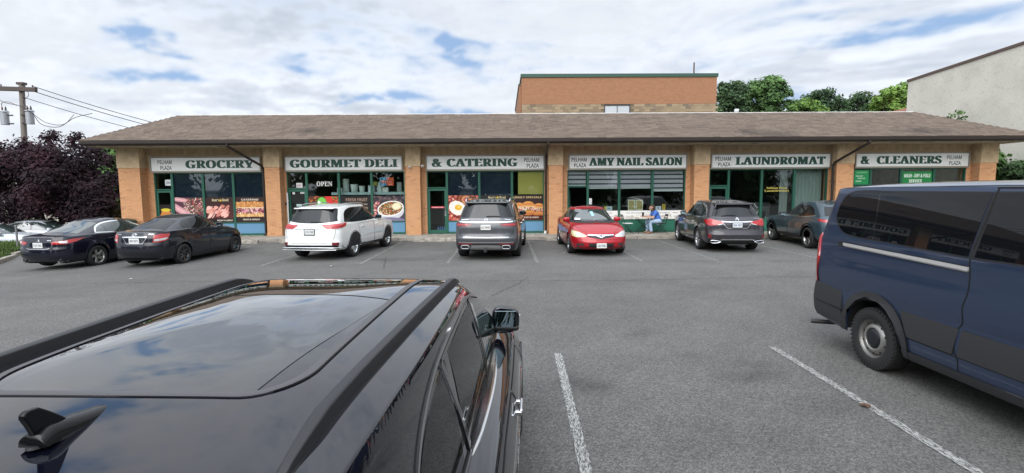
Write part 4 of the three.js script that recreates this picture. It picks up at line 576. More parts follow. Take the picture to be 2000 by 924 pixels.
  caster(view, side = 1) {                                // view: 'side' (u,h), 'rear' (w,h), 'front' (w,h), 'top' (u,w) or an angle from the rear round to the side, with s = u sin + w cos
    const D = (u, w, h) => [w, h, -u];
    if (view === 'side') return (u, h) => this.hit(this.loc(u, side * 3, h), D(0, -side, 0));
    if (view === 'rear') return (w, h) => this.hit(this.loc(-3, w, h), D(1, 0, 0));
    if (view === 'front') return (w, h) => this.hit(this.loc(9, w, h), D(-1, 0, 0));
    if (view === 'top') return (u, w) => this.hit(this.loc(u, w, 4), D(0, 0, -1));
    const a = R(view), du = Math.cos(a), dw = -Math.sin(a) * side, eu = Math.sin(a), ew = Math.cos(a) * side, cu = view > 90 ? this.S.L / 2 : 0;
    return (s, h) => this.hit(this.loc(s * eu - du * 8, s * ew - dw * 8, h), D(du, dw, 0));
  }
  patchG(cast, lo, up, o = {}) {
    const { off = .004, nu = 16, nv = 4, smooth = false, bulge = 0, skirt = .006 } = o, A = resample(lo, nu, smooth), B = resample(up, nu, smooth), P = [], Q = []; 
    for (let j = 0; j <= nv; j++) { const row = []; for (let i = 0; i <= nu; i++) { const t = j / nv; row.push(cast(mix(A[i][0], B[i][0], t), mix(A[i][1], B[i][1], t))); } for (let i = 0; i <= nu; i++) if (!row[i]) { let q = null; for (let e = 1; e <= nu && !q; e++) q = row[i - e] || row[i + e]; row[i] = q; } P.push(...row); }
    const first = P.find((x) => x); if (!first) return null; for (let i = 0; i < P.length; i++) if (!P[i]) P[i] = first;
    const pos = [], nor = [], uv = [], idx = [], W = nu + 1;
    P.forEach((h, k) => { const i = k % W, j = Math.floor(k / W), e = off + bulge * Math.sin(Math.PI * i / nu) * Math.sin(Math.PI * j / nv); pos.push(h.p.x + h.n.x * e, h.p.y + h.n.y * e, h.p.z + h.n.z * e); nor.push(h.n.x, h.n.y, h.n.z); uv.push(i / nu, j / nv); });
    // wind towards the outside
    const V = (k) => new THREE.Vector3(pos[k * 3], pos[k * 3 + 1], pos[k * 3 + 2]), mid = Math.floor(nv / 2) * W + Math.floor(nu / 2), cr = V(mid + 1).sub(V(mid)).cross(V(mid + W > pos.length / 3 - 1 ? mid - W : mid + W).sub(V(mid))), fl = cr.dot(new THREE.Vector3(...nor.slice(mid * 3, mid * 3 + 3))) < 0;
    for (let j = 0; j < nv; j++) for (let i = 0; i < nu; i++) { const a = j * W + i, b = a + 1, c = b + W, d = a + W; fl ? idx.push(a, c, b, a, d, c) : idx.push(a, b, c, a, c, d); }
    const loop = []; for (let i = 0; i < nu; i++) loop.push(i); for (let j = 0; j < nv; j++) loop.push(j * W + nu); for (let i = nu; i > 0; i--) loop.push(nv * W + i); for (let j = nv; j > 0; j--) loop.push(j * W);
    const base = pos.length / 3, c = V(mid); loop.forEach((k) => { const p = V(k), o2 = p.clone().sub(c).normalize(); pos.push(p.x, p.y, p.z); nor.push(o2.x, o2.y, o2.z); uv.push(0, 0); const n = [nor[k * 3], nor[k * 3 + 1], nor[k * 3 + 2]]; pos.push(p.x - n[0] * (off + skirt), p.y - n[1] * (off + skirt), p.z - n[2] * (off + skirt)); nor.push(o2.x, o2.y, o2.z); uv.push(0, 0); });
    for (let i = 0; i < loop.length; i++) { const a = base + 2 * i, b = base + 2 * ((i + 1) % loop.length); fl ? idx.push(a, b, b + 1, a, b + 1, a + 1) : idx.push(a, a + 1, b + 1, a, b + 1, b); }
    const g = new THREE.BufferGeometry(); g.setAttribute('position', new THREE.Float32BufferAttribute(pos, 3)); g.setAttribute('normal', new THREE.Float32BufferAttribute(nor, 3)); g.setAttribute('uv', new THREE.Float32BufferAttribute(uv, 2)); g.setIndex(idx); return g;
  }
  patch(name, m, view, lo, up, o = {}) { const g = this.patchG(this.caster(view, o.side ?? 1), lo, up, o); return g && part(name, g, m, o.parent || this.g); }
  stripG(view, pts, width, o = {}) {
    const q = resample(pts, o.n ?? 24, o.smooth), lo = [], up = []; for (let i = 0; i < q.length; i++) { const a = q[Math.max(0, i - 1)], b = q[Math.min(q.length - 1, i + 1)], l = Math.hypot(b[0] - a[0], b[1] - a[1]) || 1, nx = -(b[1] - a[1]) / l * width / 2, ny = (b[0] - a[0]) / l * width / 2; lo.push([q[i][0] - nx, q[i][1] - ny]); up.push([q[i][0] + nx, q[i][1] + ny]); }
    return this.patchG(this.caster(view, o.side ?? 1), lo, up, { off: .002, nu: q.length - 1, nv: o.nv ?? 1, bulge: o.bulge ?? 0, ...o, smooth: false });
  }
  strip(name, m, view, pts, width, o = {}) { const g = this.stripG(view, pts, width, o); return g && part(name, g, m, o.parent || this.g); }
  wheels(kind, o = {}) {
    const S = this.S, r = S.r, wd = S.tyreW ?? .23, rr = o.rim ?? r * .66;
    const prof = [[-wd * .42, rr - .012], [-wd * .5, rr + .012], [-wd * .53, (rr + r) / 2 - .01], [-wd * .5, r - .03], [-wd * .43, r - .008]]; const gr = o.tread ? 5 : 3; for (let i = 0; i < gr; i++) { const a = -wd * .43 + wd * .86 * (i + .5) / gr - .006, b = a + .012; prof.push([a - .001, r - .001], [a, r - .009], [b, r - .009], [b + .001, r - .001]); } for (const p of prof.slice(0, 5).reverse()) prof.push([-p[0], p[1]]);
    const tyre = new THREE.LatheGeometry(prof.map(([x, y]) => new THREE.Vector2(y, x)), 48); tyre.rotateZ(-Math.PI / 2);
    let tread = null; if (o.tread) { const m = new MB(); for (let k = 0; k < 44; k++) for (let q = -1; q <= 1; q++) { const M = new THREE.Matrix4().makeRotationX(Math.PI * 2 * (k + (q ? .5 : 0)) / 44).multiply(new THREE.Matrix4().makeTranslation(0, r - .003, 0)); m.box(q * wd * .3 - wd * .11, q * wd * .3 + wd * .11, -.006, .004, -.017, .012, M); } for (let k = 0; k < 44; k++) for (const s of [-1, 1]) { const M = new THREE.Matrix4().makeRotationX(Math.PI * 2 * k / 44).multiply(new THREE.Matrix4().makeTranslation(s * wd * .47, r - .02, 0)); m.box(-.008, .008, -.02, .014, -.018, .006, M); } tread = m.geo(); }
    const outer = wd * .42, rimP = [[-outer, rr - .01], [-outer + .03, rr - .035], [outer * .2, rr - .04], [outer - .02, rr - .02], [outer + .004, rr - .004], [outer + .008, rr + .006], [outer - .01, rr + .012]];
    const barrel = new THREE.LatheGeometry(rimP.map(([x, y]) => new THREE.Vector2(y, x)), 40); barrel.rotateZ(-Math.PI / 2);
    const face = [], holes = []; const hubX = outer - .035;
    const spoke = (a, w0, w1, y0, y1, x0, x1, th = .025) => { const s = new THREE.Shape(); s.moveTo(-w0, y0); s.lineTo(w0, y0); s.lineTo(w1, y1); s.lineTo(-w1, y1); const e = new THREE.ExtrudeGeometry(s, { depth: th, bevelEnabled: true, bevelSize: .004, bevelThickness: .004, bevelSegments: 1 }); e.rotateY(Math.PI / 2); const p = e.attributes.position; for (let i = 0; i < p.count; i++) p.setX(i, p.getX(i) - th + mix(x0, x1, clamp((p.getY(i) - y0) / (y1 - y0)))); e.rotateX(a); e.computeVertexNormals(); return e; };
    if (kind === 'steel') { // steel rim with round holes and a dark cap
      const L = new THREE.LatheGeometry([[rr + .004, outer + .006], [rr - .006, outer + .006], [rr - .014, outer - .006], [rr - .02, outer - .062], [rr * .87, outer - .066], [rr * .82, outer - .045], [rr * .74, outer - .018], [rr * .66, outer - .002], [rr * .58, outer + .002], [rr * .52, outer - .004], [rr * .50, outer - .03]].map((v) => new THREE.Vector2(...v)), 48); L.rotateZ(-Math.PI / 2); face.push(L);
      for (let i = 0; i < 10; i++) { const a = i / 10 * Math.PI * 2, q = new THREE.SphereGeometry(1, 14, 8); q.scale(.006, rr * .068, rr * .062); q.rotateZ(-.45); q.translate(outer - .022, rr * .765, 0); q.rotateX(a); holes.push(q); }
    } else {
      const n = o.n ?? 5, tw = o.twin ?? 0; for (let i = 0; i < n; i++) { const a = i / n * Math.PI * 2; if (tw) for (const s of [-1, 1]) face.push(spoke(a + s * tw, (o.w0 ?? .02), (o.w1 ?? .016), r * .08, rr - .012, hubX, outer - .012)); else face.push(spoke(a, o.w0 ?? .035, o.w1 ?? .045, r * .06, rr - .012, hubX, outer - .012)); }
      const hub = new THREE.CylinderGeometry(r * .17, r * .19, .03, 20); hub.rotateZ(Math.PI / 2); hub.translate(hubX - .01, 0, 0); face.push(hub);
    }
    const faceG = merge(face), capG = kind === 'steel' ? (() => { const c = new THREE.LatheGeometry([[0, hubX + .04], [rr * .3, hubX + .039], [rr * .48, hubX + .03], [rr * .515, hubX + .0]].map((v) => new THREE.Vector2(...v)), 30); c.rotateZ(-Math.PI / 2); return c; })() : (() => { const c = new THREE.CylinderGeometry(r * .085, r * .09, .012, 18); c.rotateZ(Math.PI / 2); c.translate(hubX + .014, 0, 0); return c; })();
    const disc = new THREE.CylinderGeometry(rr * .85, rr * .85, .02, 24); disc.rotateZ(Math.PI / 2); disc.translate(-.02, 0, 0);
    for (const u of [S.uRA, S.uFA]) for (const s of [1, -1]) {
      const w = new THREE.Group(); w.name = 'wheel'; w.position.set(s * (S.W * (S.track ?? .985) - wd * .5), r, S.uRA - u); if (s < 0) w.rotation.y = Math.PI; this.g.add(w);
      part('tyre', tread ? merge([tyre, tread]) : tyre, CM.rubber, w); part('rim', barrel, o.rimM || CM.silver, w); const f = part('spokes', faceG, o.rimM || CM.silver, w); f.rotation.x = (o.spin ?? 0) * s; if (holes.length) stuff(part('rim_holes', merge(holes), CM.gap, w)); part('hub_cap', capG, o.capM || CM.trim, w); part('brake_disc', disc, std(lin(.06, .06, .06), .6, .5), w);
    }
  }
  mirror(u, h, side, m, o = {}) {
    const h0 = this.caster('side', side)(u, h - .02), p = h0 ? h0.p : new THREE.Vector3(...this.loc(u, side * this.S.W * .9, h)), sx = o.sx ?? .21, sy = o.sy ?? .15, g = new THREE.SphereGeometry(1, 20, 14); const q = g.attributes.position; for (let i = 0; i < q.count; i++) { let [x, y, z] = [q.getX(i), q.getY(i), q.getZ(i)]; const k = (v) => Math.sign(v) * Math.pow(Math.abs(v), .62); x = k(x); y = k(y) * (1 - .12 * x); z = z > 0 ? Math.min(z, .45) * .9 : z; q.setXYZ(i, x, y, z); } g.computeVertexNormals(); g.scale(sx / 2, sy / 2, .09); g.scale(side, 1, 1); if (side < 0) { const ix = g.index.array; for (let i = 0; i < ix.length; i += 3) [ix[i], ix[i + 1]] = [ix[i + 1], ix[i]]; g.computeVertexNormals(); }
    const mr = new THREE.Group(); mr.name = 'mirror'; mr.position.set(p.x + side * (sx / 2 + .035 + (o.out ?? 0)), h + .02, p.z); this.g.add(mr);
    part('housing', g, m, mr); part('glass', rbox(0, 0, .043, sx * .78, sy * .72, .008, .02), CM.mirror, mr); part('stalk', rbox(-side * (sx / 2 - .01), -.045, -.01, .13, .05, .07, .015), CM.black, mr);
    return mr;
  }
  handle(u, h, side, m, parent) { const c = this.caster('side', side)(u, h); if (!c) return; const g = new THREE.CapsuleGeometry(.014, .15, 4, 8); g.rotateX(Math.PI / 2); g.scale(.9, 1.1, 1); g.translate(c.p.x + c.n.x * .03, c.p.y + c.n.y * .03, c.p.z); const b = merge([g.toNonIndexed(), rbox(c.p.x + c.n.x * .012, c.p.y, c.p.z - .075, .045, .026, .03, .006), rbox(c.p.x + c.n.x * .012, c.p.y, c.p.z + .075, .045, .026, .03, .006)]); return part('handle', b, m, parent || this.g); }
  plate(view, w, h, text, o = {}) {
    const c = this.caster(view)(w, h), y = new THREE.Group(); y.name = 'number_plate'; this.g.add(y); const rear = view === 'rear', pw = .305, ph = .152;
    const tex = canvasTex(256, 128, (g, W, H) => { g.fillStyle = o.bg || '#d9dad6'; g.fillRect(0, 0, W, H); g.fillStyle = o.ink || '#26315c'; if (o.band) { g.fillStyle = o.band; g.fillRect(0, 0, W, H * .2); g.fillRect(0, H * .84, W, H * .16); } words(g, text, W / 2, H * .72, H * .44, W * .86, o.ink || '#26315c'); });
    part('plate', rbox(0, 0, 0, pw, ph, .008, .004), o.frameM || CM.white, y); const f = part('print', printG(-pw / 2 + .006, pw / 2 - .006, -ph / 2 + .006, ph / 2 - .006, .0055), std(0xffffff, .4, 0, { map: tex }), y);
    if (o.surround) part('surround', new MB().box(-pw / 2 - .014, pw / 2 + .014, ph / 2, ph / 2 + .014, -.004, .01).box(-pw / 2 - .014, pw / 2 + .014, -ph / 2 - .02, -ph / 2, -.004, .01).box(-pw / 2 - .014, -pw / 2, -ph / 2, ph / 2, -.004, .01).box(pw / 2, pw / 2 + .014, -ph / 2, ph / 2, -.004, .01).geo(), CM.black, y);
    y.position.set(c.p.x, c.p.y, c.p.z + (rear ? 1 : -1) * (o.out ?? .014)); if (!rear) y.rotation.y = Math.PI; y.rotation.x = (o.tilt ?? 0) * (rear ? -1 : 1); return y;
  }
  // glass along a side: the whole opening in gloss black, panes inside it, bright trim round it
  sideGlass(side, lo, up, cuts, o = {}) {
    this.patch('window_surround', o.surroundM || CM.gloss, 'side', lo, up, { side, off: .002, nu: 40, nv: 6, smooth: o.smooth ?? true });
    const A = resample(lo, 200, o.smooth ?? true), B = resample(up, 200, o.smooth ?? true), at = (C, t) => { const x = clamp(t) * 200, i = Math.min(199, Math.floor(x)); return [mix(C[i][0], C[i + 1][0], x - i), mix(C[i][1], C[i + 1][1], x - i)]; };
    cuts.forEach(([a0, a1, b0, b1, m]) => { const lo2 = [], up2 = []; for (let i = 0; i <= 20; i++) { const p = at(A, mix(a0, a1, i / 20)), q = at(B, mix(b0 ?? a0, b1 ?? a1, i / 20)); lo2.push([mix(p[0], q[0], .045), mix(p[1], q[1], .045)]); up2.push([mix(p[0], q[0], .955), mix(p[1], q[1], .955)]); } this.patch('window', m || o.glass || CM.glass, 'side', lo2, up2, { side, off: .0045, nu: 20, nv: 6 }); });
    if (o.trim) { const loop = o.trimAll === 'low' ? A : [...A, ...[...B].reverse()]; this.strip('window_trim', o.trim, 'side', loop, o.trimW ?? .018, { side, off: .007, n: 90 }); if (o.trimAll === 'both') this.strip('window_trim', o.trim, 'side', A, o.trimW ?? .018, { side, off: .007, n: 60 }); }
  }
  doors(side, list, o = {}) { list.forEach(([lo, up, hu, hh]) => { const d = this.patch('door', this.S.paint, 'side', lo, up, { side, off: .0012, nu: 24, nv: 16 }); if (!d) return; const loop = [...lo, ...[...up].reverse()]; loop.push(lo[0]); const s = this.stripG('side', loop, .0085, { side, off: .0022, n: 110 }); part('door_seam', s, CM.gap, d); if (hu) this.handle(hu, hh, side, o.handleM || this.S.paint, d); }); }
  wiper(view, pts, o = {}) { const c = pts.map(([a, h]) => { const q = this.caster(view)(a, h); return [q.p.x + q.n.x * .025, q.p.y + q.n.y * .025, q.p.z + q.n.z * .025]; }); return part('wiper', tube(c, .009, 16, 6), CM.black, this.g); }
  emblem(view, w, h, geo, m = CM.chrome) { const c = this.caster(view)(w, h), e = part('emblem', geo, m, this.g); e.position.copy(c.p).addScaledVector(c.n, .006); e.quaternion.setFromUnitVectors(new THREE.Vector3(0, 0, 1), c.n); return e; }
}
const EMB = {
  ovals: () => { const a = new THREE.TorusGeometry(.07, .007, 6, 28); a.scale(1, .66, 1); const b = new THREE.TorusGeometry(.026, .006, 6, 20); b.scale(1, 1.6, 1); const c = new THREE.TorusGeometry(.045, .006, 6, 24); c.scale(1, .36, 1); c.translate(0, .026, 0); return merge([a, b, c]); },
  hLetter: (s = 1) => { const m = merge([rod([-.034 * s, -.035 * s, 0], [-.026 * s, .035 * s, 0], .008 * s), rod([.034 * s, -.035 * s, 0], [.026 * s, .035 * s, 0], .008 * s), rod([-.03 * s, 0, 0], [.03 * s, 0, 0], .007 * s)]); return m; },
  caliper: (s = 1) => merge([rod([-.036 * s, -.04 * s, 0], [-.012 * s, .042 * s, 0], .008 * s), rod([.036 * s, -.04 * s, 0], [.012 * s, .042 * s, 0], .008 * s), rod([-.014 * s, .04 * s, 0], [.014 * s, .04 * s, 0], .007 * s), rod([-.02 * s, -.005 * s, 0], [.02 * s, -.005 * s, 0], .006 * s)]),
  star: () => merge([new THREE.TorusGeometry(.05, .006, 6, 28), ...[90, 210, 330].map((a) => rod([0, 0, 0], [Math.cos(R(a)) * .047, Math.sin(R(a)) * .047, 0], .008, .003))]),
  letters: (w, h) => { const m = new MB(), n = Math.max(3, Math.round(w / .022)); for (let i = 0; i < n; i++) m.box(-w / 2 + w * i / n, -w / 2 + w * (i + .72) / n, i % 3 == 1 ? -h / 2 : -h / 2, h / 2, 0, .003); return m.geo(); },
};
// ---------------------------------------------------------------- the cars of the far row, and the two near vehicles
const gp = (x, z) => [x, gy(x, z), z];
// wrap-around lamp seen from an angle between rear and side; points are [u, w, h]
function lamp(c, name, m, ang, side, lo, up, o = {}) { const a = R(ang), f = ([u, w, h]) => [u * Math.sin(a) + w * Math.cos(a), h]; return c.patch(name, m, ang, lo.map(f), up.map(f), { side, off: .008, nu: 22, nv: 5, bulge: .004, ...o }); }
{ // white suv
  const S = { L: 4.89, W: .955, uRA: 1.1, uFA: 3.89, r: .375, paint: phys(lin(.80, .80, .77), { roughness: .3, clearcoat: 1, clearcoatRoughness: .03 }), sill: [[0, .34], [.6, .30], [4.2, .27], [4.89, .30]], belt: [[0, 1.02], [.6, 1.06], [2, 1.06], [3.4, 1.06], [3.9, 1.03], [4.5, .95], [4.89, .80]],
    lev: [[0, .90, .10, .16], [.08, .955, .04, .06], [.22, .985, 0, 0], [.30, .995, 0, 0], [.36, .998, .035, .01], [.6, 1, .06, .03], [.8, .985, .075, .08], [1, .955, .10, .16]], crease: [1], nR: 4.2,
    gh: { base: [[.1, 1.09], [3.3, 1.09], [3.75, 1.07]], uR0: .15, uF0: 3.66, uR1: .42, uF1: 2.75, w0: .935, w1: .735, roof: [[.4, 1.57], [1.2, 1.61], [2.2, 1.615], [2.85, 1.56]], crown: .05, cF: .05, nR: 3.4 } };
  const c = new Car(S, 'parked_suv', 'white suv with red wraparound tail lights parked before the deli', 'suv', gp(-5.63, -16.25), R(-8.4));
  c.wheels('alloy', { n: 6, twin: .12, rimM: CM.chrome, rim: .25 });
  for (const s of [1, -1]) {
    c.doors(s, [[[[1.55, .42], [2.2, .36], [2.62, .36]], [[1.42, 1.03], [2, 1.05], [2.62, 1.05]], 1.72, .94], [[[2.65, .36], [3.4, .36]], [[2.65, 1.05], [3.5, 1.04]], 2.88, .94]]);
    c.sideGlass(s, [[.62, 1.13], [1.2, 1.10], [2.4, 1.10], [3.38, 1.12]], [[.62, 1.14], [.78, 1.40], [1.1, 1.53], [1.9, 1.555], [2.5, 1.53], [2.9, 1.40], [3.38, 1.125]], [[.01, .33, .03, .36], [.34, .62, .37, .60], [.63, .985, .61, .985]]);
    lamp(c, 'tail_light', CM.red, 38, s, [[0, .50, 1.02], [0, .62, .945], [.05, .90, .95], [.45, .97, 1.0]], [[0, .46, 1.07], [0, .7, 1.075], [.05, .91, 1.09], [.60, .97, 1.11]]);
    lamp(c, 'reversing_light', CM.clear, 38, s, [[0, .52, .925], [.05, .90, .925], [.25, .95, .955]], [[0, .50, .945], [.05, .90, .948], [.40, .96, .998]]);
    lamp(c, 'reflector', CM.darkred, 30, s, [[0, .74, .47], [.05, .93, .47]], [[0, .72, .56], [.06, .93, .55]]);
    c.strip('arch_trim', CM.black, 'side', Array.from({ length: 25 }, (_, k) => { const a = Math.PI * k / 24; return [1.1 - .445 * Math.cos(a), .375 + .445 * Math.sin(a)]; }), .035, { side: s, off: .006, n: 40 });
    c.strip('arch_trim', CM.black, 'side', Array.from({ length: 25 }, (_, k) => { const a = Math.PI * k / 24; return [3.89 - .445 * Math.cos(a), .375 + .445 * Math.sin(a)]; }), .035, { side: s, off: .006, n: 40 });
    c.strip('side_moulding', S.paint, 'side', [[1.62, .66], [3.35, .68]], .05, { side: s, off: .012, n: 30 });
    c.strip('rocker', CM.black, 'side', [[1.56, .34], [3.42, .32]], .10, { side: s, off: .01, n: 30 });
    c.mirror(3.15, 1.14, s, CM.gloss); part('roof_rail', tube([c.loc(.75, s * .60, 1.63), c.loc(.9, s * .605, 1.665), c.loc(1.6, s * .61, 1.685), c.loc(2.4, s * .60, 1.67), c.loc(2.55, s * .595, 1.63)], .013, 40, 7), CM.silver, c.g);
  }
  c.patch('rear_window', CM.glass, 'rear', [[-.76, 1.17], [-.35, 1.12], [0, 1.11], [.35, 1.12], [.76, 1.17]], [[-.62, 1.54], [0, 1.57], [.62, 1.54]], { off: .004, nu: 30, nv: 8, smooth: true });
  for (const s of [1, -1]) lamp(c, 'quarter_glass', CM.glass, 40, s, [[.1, .765, 1.17], [.2, .87, 1.19]], [[.4, .63, 1.545], [.55, .70, 1.53]], { off: .003, bulge: 0 });
  part('spoiler', (() => { const g = new RoundedBoxGeometry(1.26, .035, .34, 3, .016), p = g.attributes.position; for (let i = 0; i < p.count; i++) { const x = p.getX(i), z = p.getZ(i); p.setY(i, p.getY(i) - .06 * (x / .63) ** 2 - .10 * Math.max(0, z) * .5); p.setZ(i, z - .10 * (x / .63) ** 2); } g.computeVertexNormals(); g.translate(...c.loc(.42, 0, 1.615)); return g; })(), S.paint, c.g);
  c.strip('tailgate_seam', CM.gap, 'rear', [[-.78, 1.0], [-.77, .8], [-.70, .56], [-.5, .535], [.5, .535], [.70, .56], [.77, .8], [.78, 1.0]], .008, { n: 60 });
  c.strip('trim_bar', CM.silver, 'rear', [[-.46, .94], [.46, .94]], .022, { off: .014 });
  c.patch('plate_recess', S.paint, 'rear', [[-.22, .80], [.22, .80]], [[-.22, .92], [.22, .92]], { off: .002 });
  c.plate('rear', 0, .86, 'LTX-7788', { surround: 1 });
  c.patch('lower_bumper', CM.black, 'rear', [[-.88, .36], [0, .34], [.88, .36]], [[-.9, .47], [0, .47], [.9, .47]], { off: .006, nu: 30 });
  part('chrome_bar', tube([c.loc(.12, -.93, .40), c.loc(-.01, -.8, .40), c.loc(-.05, -.4, .405), c.loc(-.06, 0, .405), c.loc(-.05, .4, .405), c.loc(-.01, .8, .40), c.loc(.12, .93, .40)], .016, 40, 7), CM.chrome, c.g); part('chrome_bar', tube([c.loc(.02, -.84, .335), c.loc(-.04, -.4, .335), c.loc(-.05, 0, .335), c.loc(-.04, .4, .335), c.loc(.02, .84, .335)], .014, 40, 7), CM.chrome, c.g);
  c.emblem('rear', 0, 1.03, EMB.ovals()); for (const w of [-.58, .58]) c.emblem('rear', w, .60, EMB.letters(.2, .022), CM.chrome);
  c.wiper('rear', [[-.02, 1.145], [.15, 1.15], [.34, 1.14]]); part('antenna_fin', (() => { const s = new THREE.Shape(); s.moveTo(-.07, 0); s.lineTo(.08, 0); s.quadraticCurveTo(0, .05, -.055, .06); const g = new THREE.ExtrudeGeometry(s, { depth: .02, bevelEnabled: true, bevelSize: .008, bevelThickness: .01, bevelSegments: 2 }); g.rotateY(Math.PI / 2); g.translate(...c.loc(.75, -.01, 1.70)); return g; })(), S.paint, c.g);
  c.patch('windshield', CM.glass, 'front', [[-.78, 1.12], [0, 1.14], [.78, 1.12]], [[-.62, 1.56], [0, 1.59], [.62, 1.56]], { off: .004, nu: 24, nv: 8 }); for (const s of [1, -1]) c.patch('headlight', CM.clear, 'front', [[s * .5, .78], [s * .88, .80]], [[s * .5, .86], [s * .86, .90]], { off: .006 }); c.patch('grille', CM.black, 'front', [[-.5, .48], [.5, .48]], [[-.45, .80], [.45, .80]], { off: .005 });
}
{ // silver grey large suv
  const S = { L: 5.15, W: .975, uRA: 1.12, uFA: 4.24, r: .385, tyreW: .28, paint: paint(.10, .105, .112, .6, .34), sill: [[0, .30], [.6, .27], [4.5, .26], [5.15, .30]], belt: [[0, 1.12], [.6, 1.14], [2, 1.13], [3.6, 1.11], [4.2, 1.08], [4.8, .98], [5.15, .86]],
    lev: [[0, .93, .12, .16], [.08, .965, .04, .06], [.2, .985, .01, 0], [.42, .995, 0, 0], [.48, .998, .03, .01], [.56, 1, .05, .02], [.8, .985, .07, .06], [1, .95, .10, .15]], nR: 4.5,
    gh: { base: [[.1, 1.16], [3.6, 1.16], [4.1, 1.13]], uR0: .14, uF0: 3.95, uR1: .42, uF1: 2.95, w0: .93, w1: .73, roof: [[.42, 1.68], [1.4, 1.735], [2.4, 1.735], [3, 1.68]], crown: .045, nR: 3.6 } };
  const c = new Car(S, 'parked_suv', 'silver grey suv with dark red tail lights parked before the catering shop', 'suv', gp(-.45, -15.95), R(-5));
  c.wheels('alloy', { n: 5, twin: .14, rimM: CM.silver, rim: .28 });
  for (const s of [1, -1]) {
    c.doors(s, [[[[1.6, .45], [2.1, .36], [2.75, .36]], [[1.5, 1.1], [2, 1.12], [2.75, 1.12]], 1.75, 1.0], [[[2.78, .36], [3.7, .36]], [[2.78, 1.12], [3.85, 1.09]], 3.0, 1.0]], { handleM: CM.chrome });
    c.sideGlass(s, [[.55, 1.20], [1.2, 1.18], [2.6, 1.18], [3.65, 1.19]], [[.55, 1.21], [.72, 1.48], [1.0, 1.60], [2.0, 1.63], [2.6, 1.60], [3.0, 1.46], [3.65, 1.195]], [[.01, .32, .03, .35], [.33, .61, .36, .60], [.62, .985, .61, .985]], { trim: CM.chrome });
    lamp(c, 'tail_light', CM.darkred, 30, s, [[0, .50, 1.01], [0, .62, .99], [.05, .93, 1.0], [.30, .97, 1.03]], [[0, .46, 1.075], [0, .6, 1.085], [.05, .92, 1.10], [.34, .97, 1.11]]);
    lamp(c, 'lamp_insert', CM.red, 30, s, [[0, .58, 1.03], [.05, .93, 1.035]], [[0, .56, 1.062], [.05, .93, 1.072]], { off: .014, bulge: 0 });
    c.strip('rocker', CM.black, 'side', [[1.6, .33], [3.72, .33]], .08, { side: s, off: .01, n: 30 }); c.strip('sill_trim', CM.chrome, 'side', [[1.65, .40], [3.7, .40]], .02, { side: s, off: .012, n: 30 });
    const ex = new THREE.Shape(); ex.absarc(-.07, 0, .055, Math.PI / 2, 1.5 * Math.PI); ex.absarc(.07, 0, .055, -Math.PI / 2, Math.PI / 2); const hp = new THREE.Path(); hp.absarc(-.065, 0, .038, Math.PI / 2, 1.5 * Math.PI); hp.absarc(.065, 0, .038, -Math.PI / 2, Math.PI / 2); ex.holes.push(hp);
    const eg = new THREE.ExtrudeGeometry(ex, { depth: .08, bevelEnabled: true, bevelSize: .005, bevelThickness: .005, bevelSegments: 1 }); eg.translate(...c.loc(.05, s * .60, .40)); const et = part('exhaust_tip', eg, CM.chrome, c.g); part('pipe_end', (() => { const g = new THREE.BoxGeometry(.2, .07, .01); g.translate(...c.loc(.0, s * .60, .40)); return g; })(), CM.gap, et);
    c.mirror(3.45, 1.22, s, CM.gloss, { sx: .24 });
    part('roof_rail', tube([c.loc(.62, s * .66, 1.70), c.loc(.72, s * .665, 1.775), c.loc(1.6, s * .67, 1.81), c.loc(2.5, s * .66, 1.795), c.loc(2.8, s * .65, 1.72)], .02, 40, 7), CM.chrome, c.g);
  }
  c.patch('rear_window', CM.glass, 'rear', [[-.79, 1.25], [0, 1.235], [.79, 1.25]], [[-.63, 1.615], [0, 1.64], [.63, 1.615]], { off: .004, nu: 30, nv: 8, smooth: true });
  c.strip('window_surround', CM.gloss, 'rear', [[-.79, 1.25], [-.71, 1.44], [-.63, 1.63], [-.3, 1.655], [.3, 1.655], [.63, 1.63], [.71, 1.44], [.79, 1.25]], .045, { off: .003, n: 60 });
  part('spoiler', (() => { const g = new RoundedBoxGeometry(1.3, .045, .30, 3, .02), p = g.attributes.position; for (let i = 0; i < p.count; i++) { const x = p.getX(i); p.setY(i, p.getY(i) - .055 * (x / .65) ** 2); p.setZ(i, p.getZ(i) - .07 * (x / .65) ** 2); } g.computeVertexNormals(); g.translate(...c.loc(.44, 0, 1.735)); return g; })(), S.paint, c.g);
  c.strip('trim_bar', CM.chrome, 'rear', [[-.78, 1.13], [-.3, 1.118], [.3, 1.118], [.78, 1.13]], .03, { off: .012, n: 30 });
  c.patch('rear_panel', S.paint, 'rear', [[-.30, .86], [.30, .86]], [[-.36, 1.09], [.36, 1.09]], { off: .002 });
  c.strip('tailgate_seam', CM.gap, 'rear', [[-.83, 1.0], [-.80, .82], [-.70, .70], [.70, .70], [.80, .82], [.83, 1.0]], .009, { n: 60 }); c.strip('bumper_trim', CM.chrome, 'rear', [[-.68, .685], [0, .675], [.68, .685]], .012, { off: .01 });
  c.plate('rear', 0, .97, 'JLS 9045', { frameM: CM.chrome, ink: '#5a3320', surround: 0 });
  c.patch('lower_bumper', CM.black, 'rear', [[-.90, .32], [0, .30], [.90, .32]], [[-.91, .53], [0, .53], [.91, .53]], { off: .005, nu: 30 });
  c.strip('bumper_trim', CM.chrome, 'rear', [[-.80, .535], [0, .53], [.80, .535]], .026, { off: .014, n: 30 }); c.patch('reflector', CM.darkred, 'rear', [[-.82, .475], [-.40, .48]], [[-.82, .51], [-.38, .51]], { off: .009 }); c.patch('reflector', CM.darkred, 'rear', [[.40, .48], [.82, .475]], [[.38, .51], [.82, .51]], { off: .009 });
  c.patch('skid_plate', CM.silver, 'rear', [[-.48, .33], [0, .32], [.48, .33]], [[-.42, .45], [0, .455], [.42, .45]], { off: .012 });
